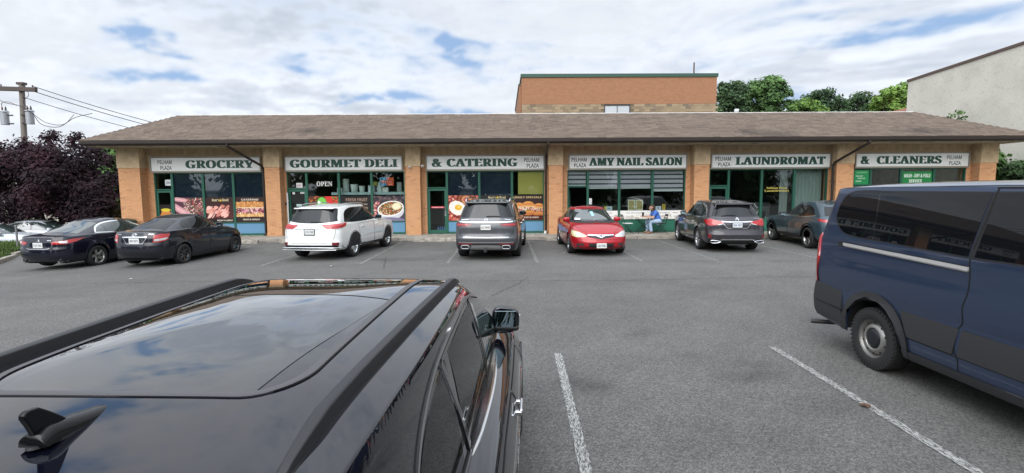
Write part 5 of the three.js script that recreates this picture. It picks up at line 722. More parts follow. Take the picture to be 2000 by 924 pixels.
  part('tow_hitch', rbox(...c.loc(-.06, 0, .30), .085, .085, .16, .01), CM.black, c.g);
  c.emblem('rear', 0, 1.19, EMB.star()); c.emblem('rear', -.62, 1.19, EMB.letters(.24, .028)); c.emblem('rear', .64, 1.19, EMB.letters(.2, .022)); c.wiper('rear', [[0, 1.275], [.2, 1.285], [.42, 1.275]]);
  c.patch('windshield', CM.glass, 'front', [[-.80, 1.2], [0, 1.22], [.80, 1.2]], [[-.64, 1.64], [0, 1.67], [.64, 1.64]], { off: .004, nu: 24, nv: 8 }); for (const s of [1, -1]) c.patch('headlight', CM.clear, 'front', [[s * .5, .84], [s * .9, .86]], [[s * .5, .96], [s * .88, .98]], { off: .006 }); c.patch('grille', CM.black, 'front', [[-.45, .55], [.45, .55]], [[-.5, .92], [.5, .92]], { off: .005 });
}
{ // dark grey suv by the laundromat
  const S = { L: 4.95, W: .965, uRA: 1.13, uFA: 3.95, r: .375, tyreW: .25, paint: paint(.060, .056, .064, .55, .34), sill: [[0, .32], [.6, .28], [4.3, .26], [4.95, .3]], belt: [[0, 1.04], [.6, 1.08], [2, 1.06], [3.5, 1.04], [4, 1.01], [4.6, .92], [4.95, .80]],
    lev: [[0, .90, .12, .16], [.08, .955, .05, .06], [.2, .985, .02, 0], [.38, .995, 0, 0], [.45, .998, .03, .01], [.6, 1, .055, .03], [.8, .985, .07, .08], [1, .945, .11, .17]], nR: 3.8,
    gh: { base: [[.1, 1.10], [3.4, 1.09], [3.85, 1.06]], uR0: .15, uF0: 3.75, uR1: .52, uF1: 2.8, w0: .92, w1: .69, roof: [[.5, 1.555], [1.4, 1.62], [2.2, 1.625], [2.85, 1.57]], crown: .05, nR: 3.2 } };
  const c = new Car(S, 'parked_suv', 'dark grey suv with star shaped red tail lights parked before the laundromat', 'suv', gp(7.50, -17.15), R(-5.5));
  c.wheels('alloy', { n: 10, w0: .014, w1: .018, rimM: CM.silver, rim: .27 });
  for (const s of [1, -1]) {
    c.doors(s, [[[[1.6, .44], [2.1, .36], [2.68, .36]], [[1.48, 1.04], [2, 1.05], [2.68, 1.04]], 1.75, .93], [[[2.71, .36], [3.5, .36]], [[2.71, 1.04], [3.6, 1.02]], 2.95, .93]], { handleM: CM.chrome });
    c.sideGlass(s, [[.62, 1.15], [1.2, 1.11], [2.5, 1.10], [3.45, 1.11]], [[.62, 1.16], [.85, 1.38], [1.15, 1.50], [1.9, 1.535], [2.5, 1.505], [2.9, 1.38], [3.45, 1.115]], [[.01, .30, .03, .33], [.31, .61, .34, .60], [.62, .985, .61, .985]], { trim: CM.chrome, trimW: .02 });
    lamp(c, 'tail_light', CM.red, 36, s, [[0, .46, .965], [0, .62, .90], [.04, .90, .86], [.18, .95, .90], [.44, .97, 1.02]], [[0, .44, .99], [0, .7, 1.03], [.04, .91, 1.085], [.2, .94, 1.06], [.52, .97, 1.05]]);
    lamp(c, 'reversing_light', CM.clear, 36, s, [[0, .52, .915], [0, .66, .885]], [[0, .50, .945], [0, .66, .90]], { off: .012, bulge: 0 });
    lamp(c, 'reflector', CM.darkred, 45, s, [[0, .87, .46], [.08, .95, .47]], [[.02, .88, .60], [.1, .95, .61]]);
    c.strip('sill_trim', CM.chrome, 'side', [[1.66, .345], [3.5, .325]], .022, { side: s, off: .012, n: 30 });
    const q = (w, h, d) => c.loc(d, s * w, h); part('exhaust_tip', tube([[.52, .365], [.62, .325], [.80, .335], [.805, .395], [.66, .395]].map(([w, h]) => q(w, h, .0 + .10 * (w / S.W) ** 4)), .014, 40, 6, true), CM.chrome, c.g);
    c.mirror(3.25, 1.13, s, S.paint, { sx: .22 });
  }
  c.patch('rear_window', CM.glass, 'rear', [[-.73, 1.16], [0, 1.145], [.73, 1.16]], [[-.58, 1.475], [0, 1.50], [.58, 1.475]], { off: .004, nu: 30, nv: 8, smooth: true });
  part('spoiler', (() => { const g = new RoundedBoxGeometry(1.22, .05, .36, 3, .02), p = g.attributes.position; for (let i = 0; i < p.count; i++) { const x = p.getX(i), z = p.getZ(i); p.setY(i, p.getY(i) - .05 * (x / .61) ** 2 - Math.max(0, z) * .12); p.setZ(i, z - .10 * (x / .61) ** 2); } g.computeVertexNormals(); g.translate(...c.loc(.48, 0, 1.605)); return g; })(), S.paint, c.g);
  for (const s of [1, -1]) part('spoiler_fin', tube([c.loc(.34, s * .58, 1.56), c.loc(.3, s * .62, 1.48), c.loc(.26, s * .66, 1.42)], .022, 12, 6), CM.gloss, c.g);
  c.strip('trim_bar', CM.chrome, 'rear', [[-.47, 1.0], [-.2, .985], [.2, .985], [.47, 1.0]], .035, { off: .012, n: 30 });
  c.strip('plate_recess', CM.silver, 'rear', [[-.44, .95], [-.30, .79], [.30, .79], [.44, .95]], .016, { off: .008, n: 40 });
  c.strip('tailgate_seam', CM.gap, 'rear', [[-.80, .90], [-.78, .68], [-.70, .64], [.70, .64], [.78, .68], [.80, .90]], .009, { n: 60 });
  c.plate('rear', 0, .885, 'BGA 1837', { surround: 1, bg: '#cfd3d6' });
  c.patch('lower_bumper', CM.black, 'rear', [[-.84, .32], [0, .30], [.84, .32]], [[-.86, .43], [0, .425], [.86, .43]], { off: .005, nu: 30 }); c.strip('bumper_trim', CM.chrome, 'rear', [[-.52, .415], [-.45, .435], [.45, .435], [.52, .415]], .035, { off: .016, n: 30 });
  part('muffler', (() => { const g = new THREE.CapsuleGeometry(.09, .5, 4, 10); g.rotateZ(Math.PI / 2); g.translate(...c.loc(.35, .1, .30)); return g; })(), CM.silver, c.g);
  c.emblem('rear', 0, 1.075, EMB.caliper(1.25)); c.emblem('rear', .62, 1.095, EMB.letters(.2, .022)); c.wiper('rear', [[-.02, 1.185], [-.25, 1.19], [-.45, 1.165]]);
  part('antenna_fin', rbox(...c.loc(.85, 0, 1.69), .04, .04, .12, .015), S.paint, c.g);
  c.patch('windshield', CM.glass, 'front', [[-.76, 1.11], [0, 1.13], [.76, 1.11]], [[-.6, 1.53], [0, 1.56], [.6, 1.53]], { off: .004, nu: 24, nv: 8 }); for (const s of [1, -1]) c.patch('headlight', CM.clear, 'front', [[s * .5, .76], [s * .88, .78]], [[s * .5, .84], [s * .86, .88]], { off: .006 }); c.patch('grille', CM.black, 'front', [[-.35, .5], [.35, .5]], [[-.45, .80], [.45, .80]], { off: .005 });
}
{ // teal grey crossover
  const S = { L: 4.72, W: .92, uRA: 1.0, uFA: 3.81, r: .365, tyreW: .235, paint: paint(.052, .088, .108, .5, .36), sill: [[0, .36], [.6, .33], [4.1, .31], [4.72, .34]], belt: [[0, 1.04], [.7, 1.05], [2, 1.02], [3.3, .99], [3.9, .97], [4.4, .90], [4.72, .80]],
    lev: [[0, .92, .10, .14], [.1, .965, .04, .05], [.3, .99, 0, 0], [.5, 1, .03, .02], [.75, .99, .06, .05], [1, .94, .11, .15]], nR: 3.2,
    gh: { base: [[.1, 1.08], [3.2, 1.03], [3.6, 1.01]], uR0: .16, uF0: 3.5, uR1: .62, uF1: 2.55, w0: .92, w1: .66, roof: [[.6, 1.48], [1.4, 1.555], [2.1, 1.56], [2.6, 1.50]], crown: .05 } };
  const c = new Car(S, 'parked_suv', 'teal grey crossover half hidden behind the blue van', 'suv', gp(11.18, -17.1), R(-5));
  c.wheels('alloy', { n: 5, twin: .17, w0: .02, w1: .022, rimM: std(lin(.35, .35, .35), .3, .9), rim: .255 });
  for (const s of [1, -1]) {
    c.doors(s, [[[[1.4, .50], [1.9, .42], [2.42, .42]], [[1.3, 1.0], [1.8, 1.0], [2.42, .99]], 1.56, .90], [[[2.45, .42], [3.3, .42]], [[2.45, .99], [3.4, .96]], 2.65, .88]]);
    c.sideGlass(s, [[.75, 1.12], [1.3, 1.07], [2.3, 1.05], [3.3, 1.05]], [[.75, 1.13], [1.0, 1.34], [1.3, 1.44], [1.9, 1.47], [2.4, 1.43], [2.75, 1.31], [3.3, 1.055]], [[.01, .20, .03, .22], [.21, .57, .23, .56], [.58, .985, .57, .985]], { trim: CM.chrome, trimAll: 'low' });
    c.strip('arch_trim', CM.black, 'side', Array.from({ length: 25 }, (_, k) => { const a = Math.PI * k / 24; return [1.0 - .45 * Math.cos(a), .365 + .45 * Math.sin(a)]; }), .07, { side: s, off: .008, n: 40 }); c.strip('arch_trim', CM.black, 'side', Array.from({ length: 25 }, (_, k) => { const a = Math.PI * k / 24; return [3.81 - .45 * Math.cos(a), .365 + .45 * Math.sin(a)]; }), .07, { side: s, off: .008, n: 40 });
    c.strip('rocker', CM.black, 'side', [[1.45, .39], [3.36, .37]], .11, { side: s, off: .01, n: 30 });
    lamp(c, 'tail_light', CM.red, 38, s, [[0, .45, .92], [.04, .88, .93], [.3, .93, .98]], [[0, .45, .98], [.04, .88, 1.02], [.34, .93, 1.03]]); c.mirror(2.98, 1.08, s, CM.gloss);
  }
  c.patch('rear_window', CM.glass, 'rear', [[-.68, 1.13], [.68, 1.13]], [[-.54, 1.42], [.54, 1.42]], { off: .004, nu: 24, nv: 8 }); c.patch('windshield', CM.glass, 'front', [[-.74, 1.05], [0, 1.07], [.74, 1.05]], [[-.58, 1.46], [0, 1.49], [.58, 1.46]], { off: .004, nu: 24, nv: 8 });
  for (const s of [1, -1]) c.patch('headlight', CM.clear, 'front', [[s * .5, .76], [s * .84, .78]], [[s * .5, .83], [s * .82, .86]], { off: .006 }); c.patch('grille', CM.black, 'front', [[-.4, .5], [.4, .5]], [[-.48, .78], [.48, .78]], { off: .005 }); c.plate('rear', 0, .8, 'LNK 4410');
}
// sedans share one outline, stretched per car
function sedan(name, label, pos, turn, o, group) {
  const L = o.L, W = o.W, H = o.H, deck = o.deck, hood = o.hood ?? .93;
  const S = { L, W, uRA: o.uRA, uFA: o.uRA + o.WB, r: o.r, tyreW: o.tyreW ?? .215, paint: o.paint, flare: o.flare ?? .012, sill: [[0, o.bot ?? .27], [.5, .22], [L - .6, .20], [L, .22]], belt: [[0, deck - .05], [.25, deck - .015], [.9, deck - .02], [2, deck - .04], [L - 1.5, deck - .09], [L - .9, hood - .08], [L - .3, hood - .22], [L, hood - .32]],
    lev: [[0, .90, .12, .16], [.1, .95, .05, .06], [.28, .985, 0, .0], [.5, 1, .01, .0], [.6, 1, .03, .02], [.8, .985, .05, .07], [1, .93, .09, .18]], nR: o.nR ?? 3, nF: 2.6, bow: .05, hoodPow: 2.2, uA: .55, uB: L - .62,
    gh: { base: [[.5, deck + .01], [1.0, deck + .015], [2, deck - .015], [L - 1.5, deck - .02], [L - 1.2, hood + .03]], uR0: o.g0 ?? .62, uF0: L - 1.12, uR1: o.g1 ?? 1.45, uF1: o.g2 ?? 2.75, w0: .90, w1: .64, roof: [[1.2, H - .11], [1.7, H - .06], [2.3, H - .045], [2.8, H - .10]], crown: .055, aR: .4, aR0: .5, aF0: .8, nR: 2.6, cR: o.cR ?? -.03, cF: .06 } };
  const c = new Car(S, name, label, 'sedan', pos, turn, group); return c;
}
{ // near black sedan at the left end
  const c = sedan('parked_sedan', 'black sedan with silver wheels at the left end of the row', gp(-13.36, -15.9), R(-6), { L: 4.72, W: .915, H: 1.44, WB: 2.7, uRA: 1.04, r: .325, deck: 1.0, paint: paint(.007, .008, .018, .0, .25), g0: .55, g1: 1.5, g2: 2.7, flare: .03 });
  c.wheels('alloy', { n: 5, w0: .035, w1: .04, rimM: std(lin(.55, .54, .5), .3, .85), rim: .225, spin: .3 });
  for (const s of [1, -1]) {
    c.doors(s, [[[[1.42, .42], [1.9, .30], [2.35, .30]], [[1.22, .93], [1.8, .95], [2.35, .93]], 1.5, .83], [[[2.38, .30], [3.2, .30]], [[2.38, .93], [3.3, .90]], 2.55, .82]]);
    c.sideGlass(s, [[1.12, 1.03], [1.7, 1.01], [2.6, .99], [3.3, .98]], [[1.12, 1.035], [1.25, 1.16], [1.55, 1.29], [2.0, 1.345], [2.4, 1.33], [2.75, 1.22], [3.3, .985]], [[.02, .16, .03, .20], [.17, .50, .21, .50], [.52, .985, .52, .985]], { trim: CM.chrome, trimW: .026, glass: CM.glassLight });
    lamp(c, 'tail_light', CM.red, 40, s, [[0, .46, .765], [.05, .80, .77], [.30, .92, .83], [.5, .93, .90]], [[0, .44, .835], [.05, .80, .875], [.25, .90, .915], [.62, .93, .92]]);
    lamp(c, 'reversing_light', CM.clear, 40, s, [[.03, .66, .80], [.1, .84, .80]], [[.03, .66, .845], [.12, .84, .87]], { off: .013, bulge: 0 }); c.mirror(2.95, 1.0, s, c.S.paint);
    part('exhaust_tip', (() => { const g = new THREE.CylinderGeometry(.035, .035, .16, 14); g.rotateX(Math.PI / 2); g.translate(...c.loc(.17, s * .55, .255)); return g; })(), CM.chrome, c.g);
  }
  c.patch('rear_window', CM.glassLight, 'top', [[.70, -.58], [.70, .58]], [[1.46, -.50], [1.46, .50]], { off: .004, nu: 24, nv: 10 });
  c.patch('plate_recess', c.S.paint, 'rear', [[-.34, .66], [.34, .66]], [[-.40, .85], [.40, .85]], { off: .003 }); c.strip('trim_bar', CM.silver, 'rear', [[-.36, .655], [-.25, .635], [.25, .635], [.36, .655]], .016, { off: .012 }); c.plate('rear', 0, .745, 'FGK 1042');
  c.strip('tailgate_seam', CM.gap, 'rear', [[-.44, .90], [-.44, .64], [.44, .64], [.44, .90]], .007, { n: 50 }); c.strip('bumper_seam', CM.gap, 'rear', [[-.82, .62], [0, .615], [.82, .62]], .008, { n: 40 });
  c.emblem('rear', 0, .875, EMB.caliper(.8)); c.emblem('rear', .33, .88, EMB.letters(.12, .02)); c.patch('windshield', CM.glassLight, 'front', [[-.70, 1.02], [.70, 1.02]], [[-.54, 1.36], [.54, 1.36]], { off: .004 }); for (const s of [1, -1]) c.patch('headlight', CM.clear, 'front', [[s * .45, .60], [s * .82, .64]], [[s * .45, .67], [s * .80, .74]], { off: .006 });
}
{ // dark grey small sedan
  const c = sedan('parked_sedan', 'dark charcoal small sedan with black wheels before the grocery', gp(-10.48, -15.55), R(-4), { L: 4.35, W: .855, H: 1.46, WB: 2.62, uRA: .92, r: .305, deck: 1.04, hood: .98, bot: .30, paint: paint(.018, .020, .028, .3, .3), g0: .42, g1: 1.25, g2: 2.5, nR: 3.2, tyreW: .19 });
  c.wheels('alloy', { n: 8, w0: .022, w1: .026, rimM: CM.gloss, rim: .205 });
  for (const s of [1, -1]) {
    c.doors(s, [[[[1.28, .46], [1.75, .32], [2.1, .32]], [[1.08, .97], [1.6, .98], [2.1, .97]], 1.34, .88], [[[2.13, .32], [2.95, .32]], [[2.13, .97], [3.05, .93]], 2.3, .87]]);
    c.sideGlass(s, [[.98, 1.08], [1.5, 1.05], [2.4, 1.02], [3.1, 1.0]], [[.98, 1.085], [1.12, 1.22], [1.4, 1.33], [1.85, 1.375], [2.25, 1.35], [2.6, 1.24], [3.1, 1.005]], [[.03, .18, .04, .22], [.19, .49, .23, .49], [.52, .985, .52, .985]]);
    lamp(c, 'tail_light', CM.red, 42, s, [[.03, .56, .73], [.08, .76, .74], [.24, .85, .79]], [[.03, .60, .93], [.08, .78, .97], [.34, .86, .965]]);
    lamp(c, 'reversing_light', CM.clear, 42, s, [[.03, .59, .765], [.08, .76, .775], [.22, .85, .82]], [[.03, .60, .82], [.08, .77, .835], [.24, .85, .865]], { off: .014, bulge: 0 }); c.mirror(2.75, 1.05, s, c.S.paint);
  }
  c.patch('rear_window', CM.glass, 'top', [[.56, -.54], [.56, .54]], [[1.20, -.46], [1.20, .46]], { off: .004, nu: 24, nv: 10 });
  c.strip('trim_bar', CM.chrome, 'rear', [[-.36, .885], [0, .89], [.36, .885]], .026, { off: .014, n: 24 }); c.strip('plate_recess', CM.silver, 'rear', [[-.34, .86], [-.24, .70], [.24, .70], [.34, .86]], .012, { off: .004, n: 40 }); c.plate('rear', 0, .78, 'MBY-6871');
  c.strip('bumper_seam', CM.gap, 'rear', [[-.78, .68], [-.5, .655], [.5, .655], [.78, .68]], .008, { n: 40 }); c.strip('tailgate_seam', CM.gap, 'rear', [[-.53, .95], [-.50, .68], [.50, .68], [.53, .95]], .007, { n: 50 });
  c.emblem('rear', 0, .945, EMB.ovals()); for (const w of [-.47, .47]) c.emblem('rear', w, .965, EMB.letters(.14, .022)); c.patch('windshield', CM.glass, 'front', [[-.64, 1.06], [.64, 1.06]], [[-.5, 1.38], [.5, 1.38]], { off: .004 }); for (const s of [1, -1]) c.patch('headlight', CM.clear, 'front', [[s * .42, .64], [s * .76, .68]], [[s * .42, .72], [s * .74, .80]], { off: .006 });
}
{ // red sedan, nose towards the camera
  const o = { L: 4.86, W: .91, H: 1.46, WB: 2.74, uRA: 1.12, r: .32, deck: 1.02, hood: .97, paint: paint(.46, .009, .018, .2, .3), g0: .6, g1: 1.5, g2: 2.75, nR: 3 };
  const c = sedan('parked_sedan', 'red sedan facing out, parked before the nail salon', gp(2.92, -16.45 - 2.74), Math.PI + R(.6), o); const S = c.S;
  c.wheels('alloy', { n: 7, w0: .02, w1: .028, rimM: CM.silver, rim: .215 });
  for (const s of [1, -1]) {
    c.doors(s, [[[[1.55, .40], [2.0, .30], [2.45, .30]], [[1.32, .96], [1.9, .97], [2.45, .95]], 1.65, .85], [[[2.48, .30], [3.35, .30]], [[2.48, .95], [3.45, .92]], 2.68, .84]]);
    c.sideGlass(s, [[1.15, 1.05], [1.7, 1.03], [2.6, 1.0], [3.42, .99]], [[1.15, 1.055], [1.3, 1.19], [1.6, 1.31], [2.1, 1.365], [2.5, 1.345], [2.85, 1.24], [3.42, .995]], [[.03, .17, .04, .21], [.18, .50, .22, .50], [.53, .985, .53, .985]], { trim: CM.trim, trimAll: 'low' });
    c.mirror(3.18, 1.03, s, S.paint, { sx: .23, sy: .16 });
    // swept headlamps: outline up the wing, with a lamp bowl
    const hl = lamp(c, 'headlight', s > 0 ? phys(lin(.62, .58, .36), { roughness: .2, clearcoat: 1 }) : CM.clear, 150, s, [[4.7, .44, .60], [4.55, .70, .585], [4.3, .86, .64]], [[4.72, .43, .635], [4.5, .62, .745], [4.2, .80, .80]], { off: .006, bulge: .012 });
    if (hl) { lamp(c, 'lamp_bowl', CM.chrome, 150, s, [[4.6, .60, .635], [4.5, .70, .635]], [[4.6, .60, .70], [4.48, .70, .71]], { off: .016, bulge: .012 }); lamp(c, 'turn_signal', CM.amber, 140, s, [[4.45, .80, .60], [4.3, .87, .645]], [[4.4, .82, .66], [4.25, .86, .72]], { off: .010 }); }
    c.patch('fog_recess', CM.trim, 'front', [[s * .52, .335], [s * .72, .345]], [[s * .52, .405], [s * .74, .405]], { off: .004 }); lamp(c, 'tail_light', CM.red, 40, s, [[0, .46, .76], [.3, .9, .82]], [[0, .44, .86], [.4, .9, .92]]);
  }
  c.patch('windshield', CM.glassLight, 'front', [[-.73, 1.02], [-.4, 1.02], [0, 1.03], [.4, 1.02], [.73, 1.02]], [[-.57, 1.35], [0, 1.385], [.57, 1.35]], { off: .004, nu: 30, nv: 10, smooth: true });
  c.strip('windshield_trim', CM.black, 'front', [[-.74, 1.01], [-.4, .995], [0, .995], [.4, .995], [.74, 1.01]], .05, { off: .004, n: 40 });
  for (const s of [0, 1]) c.wiper('front', [[.62 - s * .62, 1.02], [.35 - s * .62, 1.035], [.05 - s * .6, 1.03]]);
  c.patch('inspection_sticker', CM.white, 'front', [[.44, 1.05], [.6, 1.05]], [[.43, 1.10], [.59, 1.10]], { off: .007 }); c.patch('hanging_card', std(lin(.30, .52, .55), .5), 'front', [[-.06, 1.17], [.04, 1.17]], [[-.06, 1.30], [.04, 1.30]], { off: .0065 });
  c.patch('grille', CM.black, 'front', [[-.40, .60], [0, .535], [.40, .60]], [[-.40, .655], [0, .64], [.40, .655]], { off: .006, nu: 24 }); c.strip('grille_bar', CM.chrome, 'front', [[-.40, .655], [-.14, .64], [0, .585], [.14, .64], [.40, .655]], .03, { off: .014, n: 40 }); c.strip('grille_bar', CM.chrome, 'front', [[-.40, .655], [0, .652], [.40, .655]], .018, { off: .014, n: 30 });
  const e = c.emblem('front', 0, .60, EMB.hLetter(1.2)); e.position.z -= .012; c.patch('air_intake', CM.black, 'front', [[-.36, .29], [.36, .29]], [[-.40, .41], [.40, .41]], { off: .004 }); c.plate('front', 0, .345, 'LGJ-9282', { out: .03, bg: '#d8dad2' });
  for (const s of [1, -1]) c.strip('hood_seam', CM.gap, 'top', [[3.75, s * .74], [4.1, s * .72], [4.45, s * .60], [4.66, s * .42]], .006, { off: .0018, n: 40 });
  c.strip('hood_seam', CM.gap, 'front', [[-.45, .675], [0, .672], [.45, .675]], .007, { n: 30 }); c.strip('bumper_seam', CM.gap, 'front', [[-.86, .50], [-.4, .52], [.4, .52], [.86, .50]], .005, { n: 40 });
  c.patch('hood_scoop', S.paint, 'top', [[4.02, -.09], [4.02, .09]], [[4.12, -.06], [4.12, .06]], { off: .012, bulge: .012 }); c.patch('rear_window', CM.glass, 'top', [[.75, -.56], [.75, .56]], [[1.45, -.48], [1.45, .48]], { off: .004, nu: 20, nv: 8 });
}
// two pale cars beyond the grass, lower down the side street
for (const [x, z, t, lab, p] of [[-22.9, -21.3, -66, 'silver car below the grass bank, at the left edge', paint(.74, .78, .82, .2, .35)], [-22.6, -23.6, -74, 'pale silver car behind the other, by the purple tree', paint(.80, .85, .88, .2, .35)]]) {
  const c = sedan('street_sedan', lab, [x, -.62, z], R(t), { L: 4.6, W: .9, H: 1.46, WB: 2.68, uRA: 1.0, r: .32, deck: 1.0, paint: p, g0: .5, g1: 1.4, g2: 2.7 }); c.wheels('alloy', { n: 7 });
  for (const s of [1, -1]) { c.sideGlass(s, [[1.1, 1.03], [1.7, 1.01], [2.6, .99], [3.3, .98]], [[1.1, 1.035], [1.5, 1.29], [2.0, 1.36], [2.4, 1.34], [2.75, 1.22], [3.3, .985]], [[.05, .50, .06, .50], [.53, .985, .53, .985]], { glass: CM.glassLight }); c.mirror(2.95, 1.0, s, p); c.patch('headlight', CM.clear, 'front', [[s * .42, .60], [s * .82, .64]], [[s * .42, .68], [s * .80, .76]], { off: .006 }); lamp(c, 'tail_light', CM.red, 40, s, [[0, .46, .76], [.3, .9, .82]], [[0, .44, .86], [.4, .9, .92]]); }
  c.patch('windshield', CM.glassLight, 'front', [[-.70, 1.02], [.70, 1.02]], [[-.54, 1.36], [.54, 1.36]], { off: .004 }); c.patch('rear_window', CM.glassLight, 'top', [[.66, -.56], [.66, .56]], [[1.36, -.48], [1.36, .48]], { off: .004, nu: 20, nv: 8 });
}
{ // the black suv in the foreground, seen over its roof
  const P0 = phys(lin(.0025, .003, .007), { metalness: 0, roughness: .03, ior: 1.4, specularIntensity: .55, clearcoat: 1, clearcoatRoughness: .004 });
  const S = { L: 4.95, W: 1.03, uRA: 1.1, uFA: 3.95, r: .37, tyreW: .25, paint: P0, sill: [[0, .30], [.6, .26], [4.3, .25], [4.95, .29]], belt: [[0, .92], [.7, .94], [2, .90], [3.6, .88], [4.1, .86], [4.7, .76], [4.95, .66]], uA: .55, uB: 4.3, bow: .03,
    lev: [[0, .92, .10, .16], [.1, .96, .04, .05], [.25, .985, 0, 0], [.5, .995, .02, .01], [.72, 1, .05, .05], [.86, .985, .07, .08], [1, .935, .10, .14]], crease: [], hoodPow: 2.3,
    gh: { base: [[.1, .97], [2, .945], [3.5, .93], [4.1, .93]], uR0: .2, uF0: 4.22, uR1: .42, uF1: 2.95, w0: .81, w1: .70, cW: .012, roof: [[.4, 1.465], [.9, 1.50], [1.6, 1.515], [2.4, 1.525], [2.95, 1.53]], crown: .09, crownP: 2.7, cF: .10, aF0: .42, aF: .45, aR: .4, nR: 3.2, nF: 4, bow: .02 } };
  const c = new Car(S, 'foreground_suv', 'glossy black suv in the foreground with panoramic roof and grey roof rails', 'suv', [-1.03, 0, -1.42], R(-3.0));
  c.wheels('alloy', { n: 5, twin: .13, rim: .27 });
  const railM = std(lin(.022, .0225, .025), .45, .2), sealM = std(lin(.075, .073, .078), .55), roofGlass = phys(lin(.003, .0034, .005), { roughness: .006, ior: 1.5, clearcoat: 1, clearcoatRoughness: .004 });
  // roof: fixed and sliding glass with seals
  c.patch('roof_glass', roofGlass, 'top', [[2.055, -.45], [2.055, .45]], [[2.70, -.445], [2.70, .445]], { off: .002, nu: 30, nv: 16, skirt: .01 });
  c.patch('roof_glass', roofGlass, 'top', [[1.03, -.36], [1.03, .36]], [[2.045, -.45], [2.045, .45]].map((p) => p), { off: .002, nu: 30, nv: 24 });
  const edge = []; for (let i = 0; i <= 10; i++) edge.push([2.70 - i * .150, .455]); for (let i = 1; i <= 8; i++) { const a = i / 8 * Math.PI / 2; edge.push([1.20 - .18 * Math.sin(a), .455 - .13 * (1 - Math.cos(a))]); } for (let i = 1; i <= 8; i++) edge.push([1.02, .325 - i * .0406]);
  const full = [...edge, ...edge.slice(0, -1).reverse().map(([u, w]) => [u, -w])];
  c.strip('roof_seal', sealM, 'top', full, .024, { off: .004, n: 150, bulge: .004, nv: 4 }); c.strip('roof_seal', CM.gap, 'top', full.map(([u, w]) => [u, w * 1.033]), .005, { off: .0045, n: 150 });
  c.strip('roof_seam', CM.gap, 'top', [[2.05, -.445], [2.055, 0], [2.05, .445]], .009, { off: .0032, n: 30 }); c.strip('roof_seam', CM.gap, 'top', [[2.71, -.45], [2.72, 0], [2.71, .45]], .012, { off: .0032, n: 30 });
  c.strip('tailgate_seam', CM.gap, 'top', [[.60, -.66], [.585, 0], [.60, .66]], .014, { off: .001, n: 40 });
  for (const s of [1, -1]) {
    c.strip('roof_ditch', CM.gap, 'top', [[.66, s * .595], [1.5, s * .62], [2.3, s * .643], [2.85, s * .657]], .012, { off: .0008, n: 40 });
    { // rail: flat topped bar on the roof, feet at both ends
      const N = 48, top = [], g = new THREE.BufferGeometry(), pos = [], idx = [], prof = [[-.020, -.035], [-.019, .018], [-.012, .026], [.011, .028], [.019, .018], [.024, -.035]];
      for (let i = 0; i <= N; i++) { const t = i / N, u = mix(.71, 2.88, t), w = s * (.582 + .064 * t), h = c.caster('top')(u, w), e = Math.min(1, Math.min(t, 1 - t) / .10), lift = .040 * Math.pow(e, .7) + .0005, wid = mix(.55, 1, Math.min(1, e * 1.2)); prof.forEach(([a, b]) => pos.push(h.p.x + a * wid * s, h.p.y + (b > 0 ? lift * (.55 + b / .028 * .45) : -.02), h.p.z)); }
      const K = prof.length; for (let i = 0; i < N; i++) for (let k = 0; k + 1 < K; k++) { const a = i * K + k, b = a + 1, d = a + K, e = d + 1; s > 0 ? idx.push(a, d, b, b, d, e) : idx.push(a, b, d, b, e, d); }
      for (let k = 1; k + 1 < K; k++) { s > 0 ? idx.push(0, k, k + 1) : idx.push(0, k + 1, k); const o = N * K; s > 0 ? idx.push(o, o + k + 1, o + k) : idx.push(o, o + k, o + k + 1); }
      g.setAttribute('position', new THREE.Float32BufferAttribute(pos, 3)); g.setIndex(idx); g.computeVertexNormals(); g.setAttribute('uv', new THREE.Float32BufferAttribute(new Float32Array(pos.length / 3 * 2), 2)); part('roof_rail', g, railM, c.g);
    }
    c.doors(s, [[[[1.62, .42], [2.1, .32], [2.74, .32]], [[1.52, .87], [2.1, .875], [2.74, .865]], 1.82, .80], [[[2.77, .32], [3.6, .32]], [[2.77, .865], [3.75, .85]], 2.68, .80]], { handleM: CM.chrome });
    c.sideGlass(s, [[.92, 1.06], [1.2, 1.0], [1.8, .985], [2.8, .965], [3.9, .965]], [[.92, 1.065], [1.15, 1.29], [1.5, 1.405], [2.1, 1.45], [2.7, 1.445], [3.15, 1.35], [3.55, 1.175], [3.9, .97]], [[.03, .265, .05, .29], [.295, .615, .32, .585], [.645, .985, .615, .985, phys(lin(.034, .056, .048), { roughness: .01, ior: 1.6, clearcoat: 1, clearcoatRoughness: 0 })]], { smooth: true, glass: phys(lin(.004, .0045, .005), { roughness: .012, ior: 1.36 }) });
    const low = [[.95, 1.0], [1.2, .975], [1.8, .96], [2.8, .942], [3.93, .945]], upl = [[.95, 1.1], [1.15, 1.305], [1.5, 1.425], [2.1, 1.47], [2.7, 1.465], [3.15, 1.368]];
    c.strip('window_trim', CM.chrome, 'side', low, .024, { side: s, off: .008, n: 80, bulge: .004, nv: 3, smooth: true }); c.strip('window_trim', CM.silver, 'side', upl, .014, { side: s, off: .008, n: 80, smooth: true });
    c.strip('belt_seal', CM.black, 'side', low.map(([u, h]) => [u, h + .02]), .014, { side: s, off: .006, n: 80, smooth: true });
    c.strip('door_pillar', CM.gloss, 'side', [[2.76, .97], [2.66, 1.445]], .075, { side: s, off: .0065, n: 16 }); c.strip('door_pillar', CM.gloss, 'side', [[1.86, .975], [1.66, 1.42]], .06, { side: s, off: .0065, n: 16 }); c.strip('pillar_trim', CM.trim, 'side', [[1.835, .975], [1.635, 1.42]], .008, { side: s, off: .010, n: 16 });
    for (const sh of [-.04, .04]) c.strip('pillar_seam', CM.gap, 'side', [[2.76 + sh * .1, .97], [2.66 + sh * .1, 1.445]], .005, { side: s, off: .0085, n: 16 });
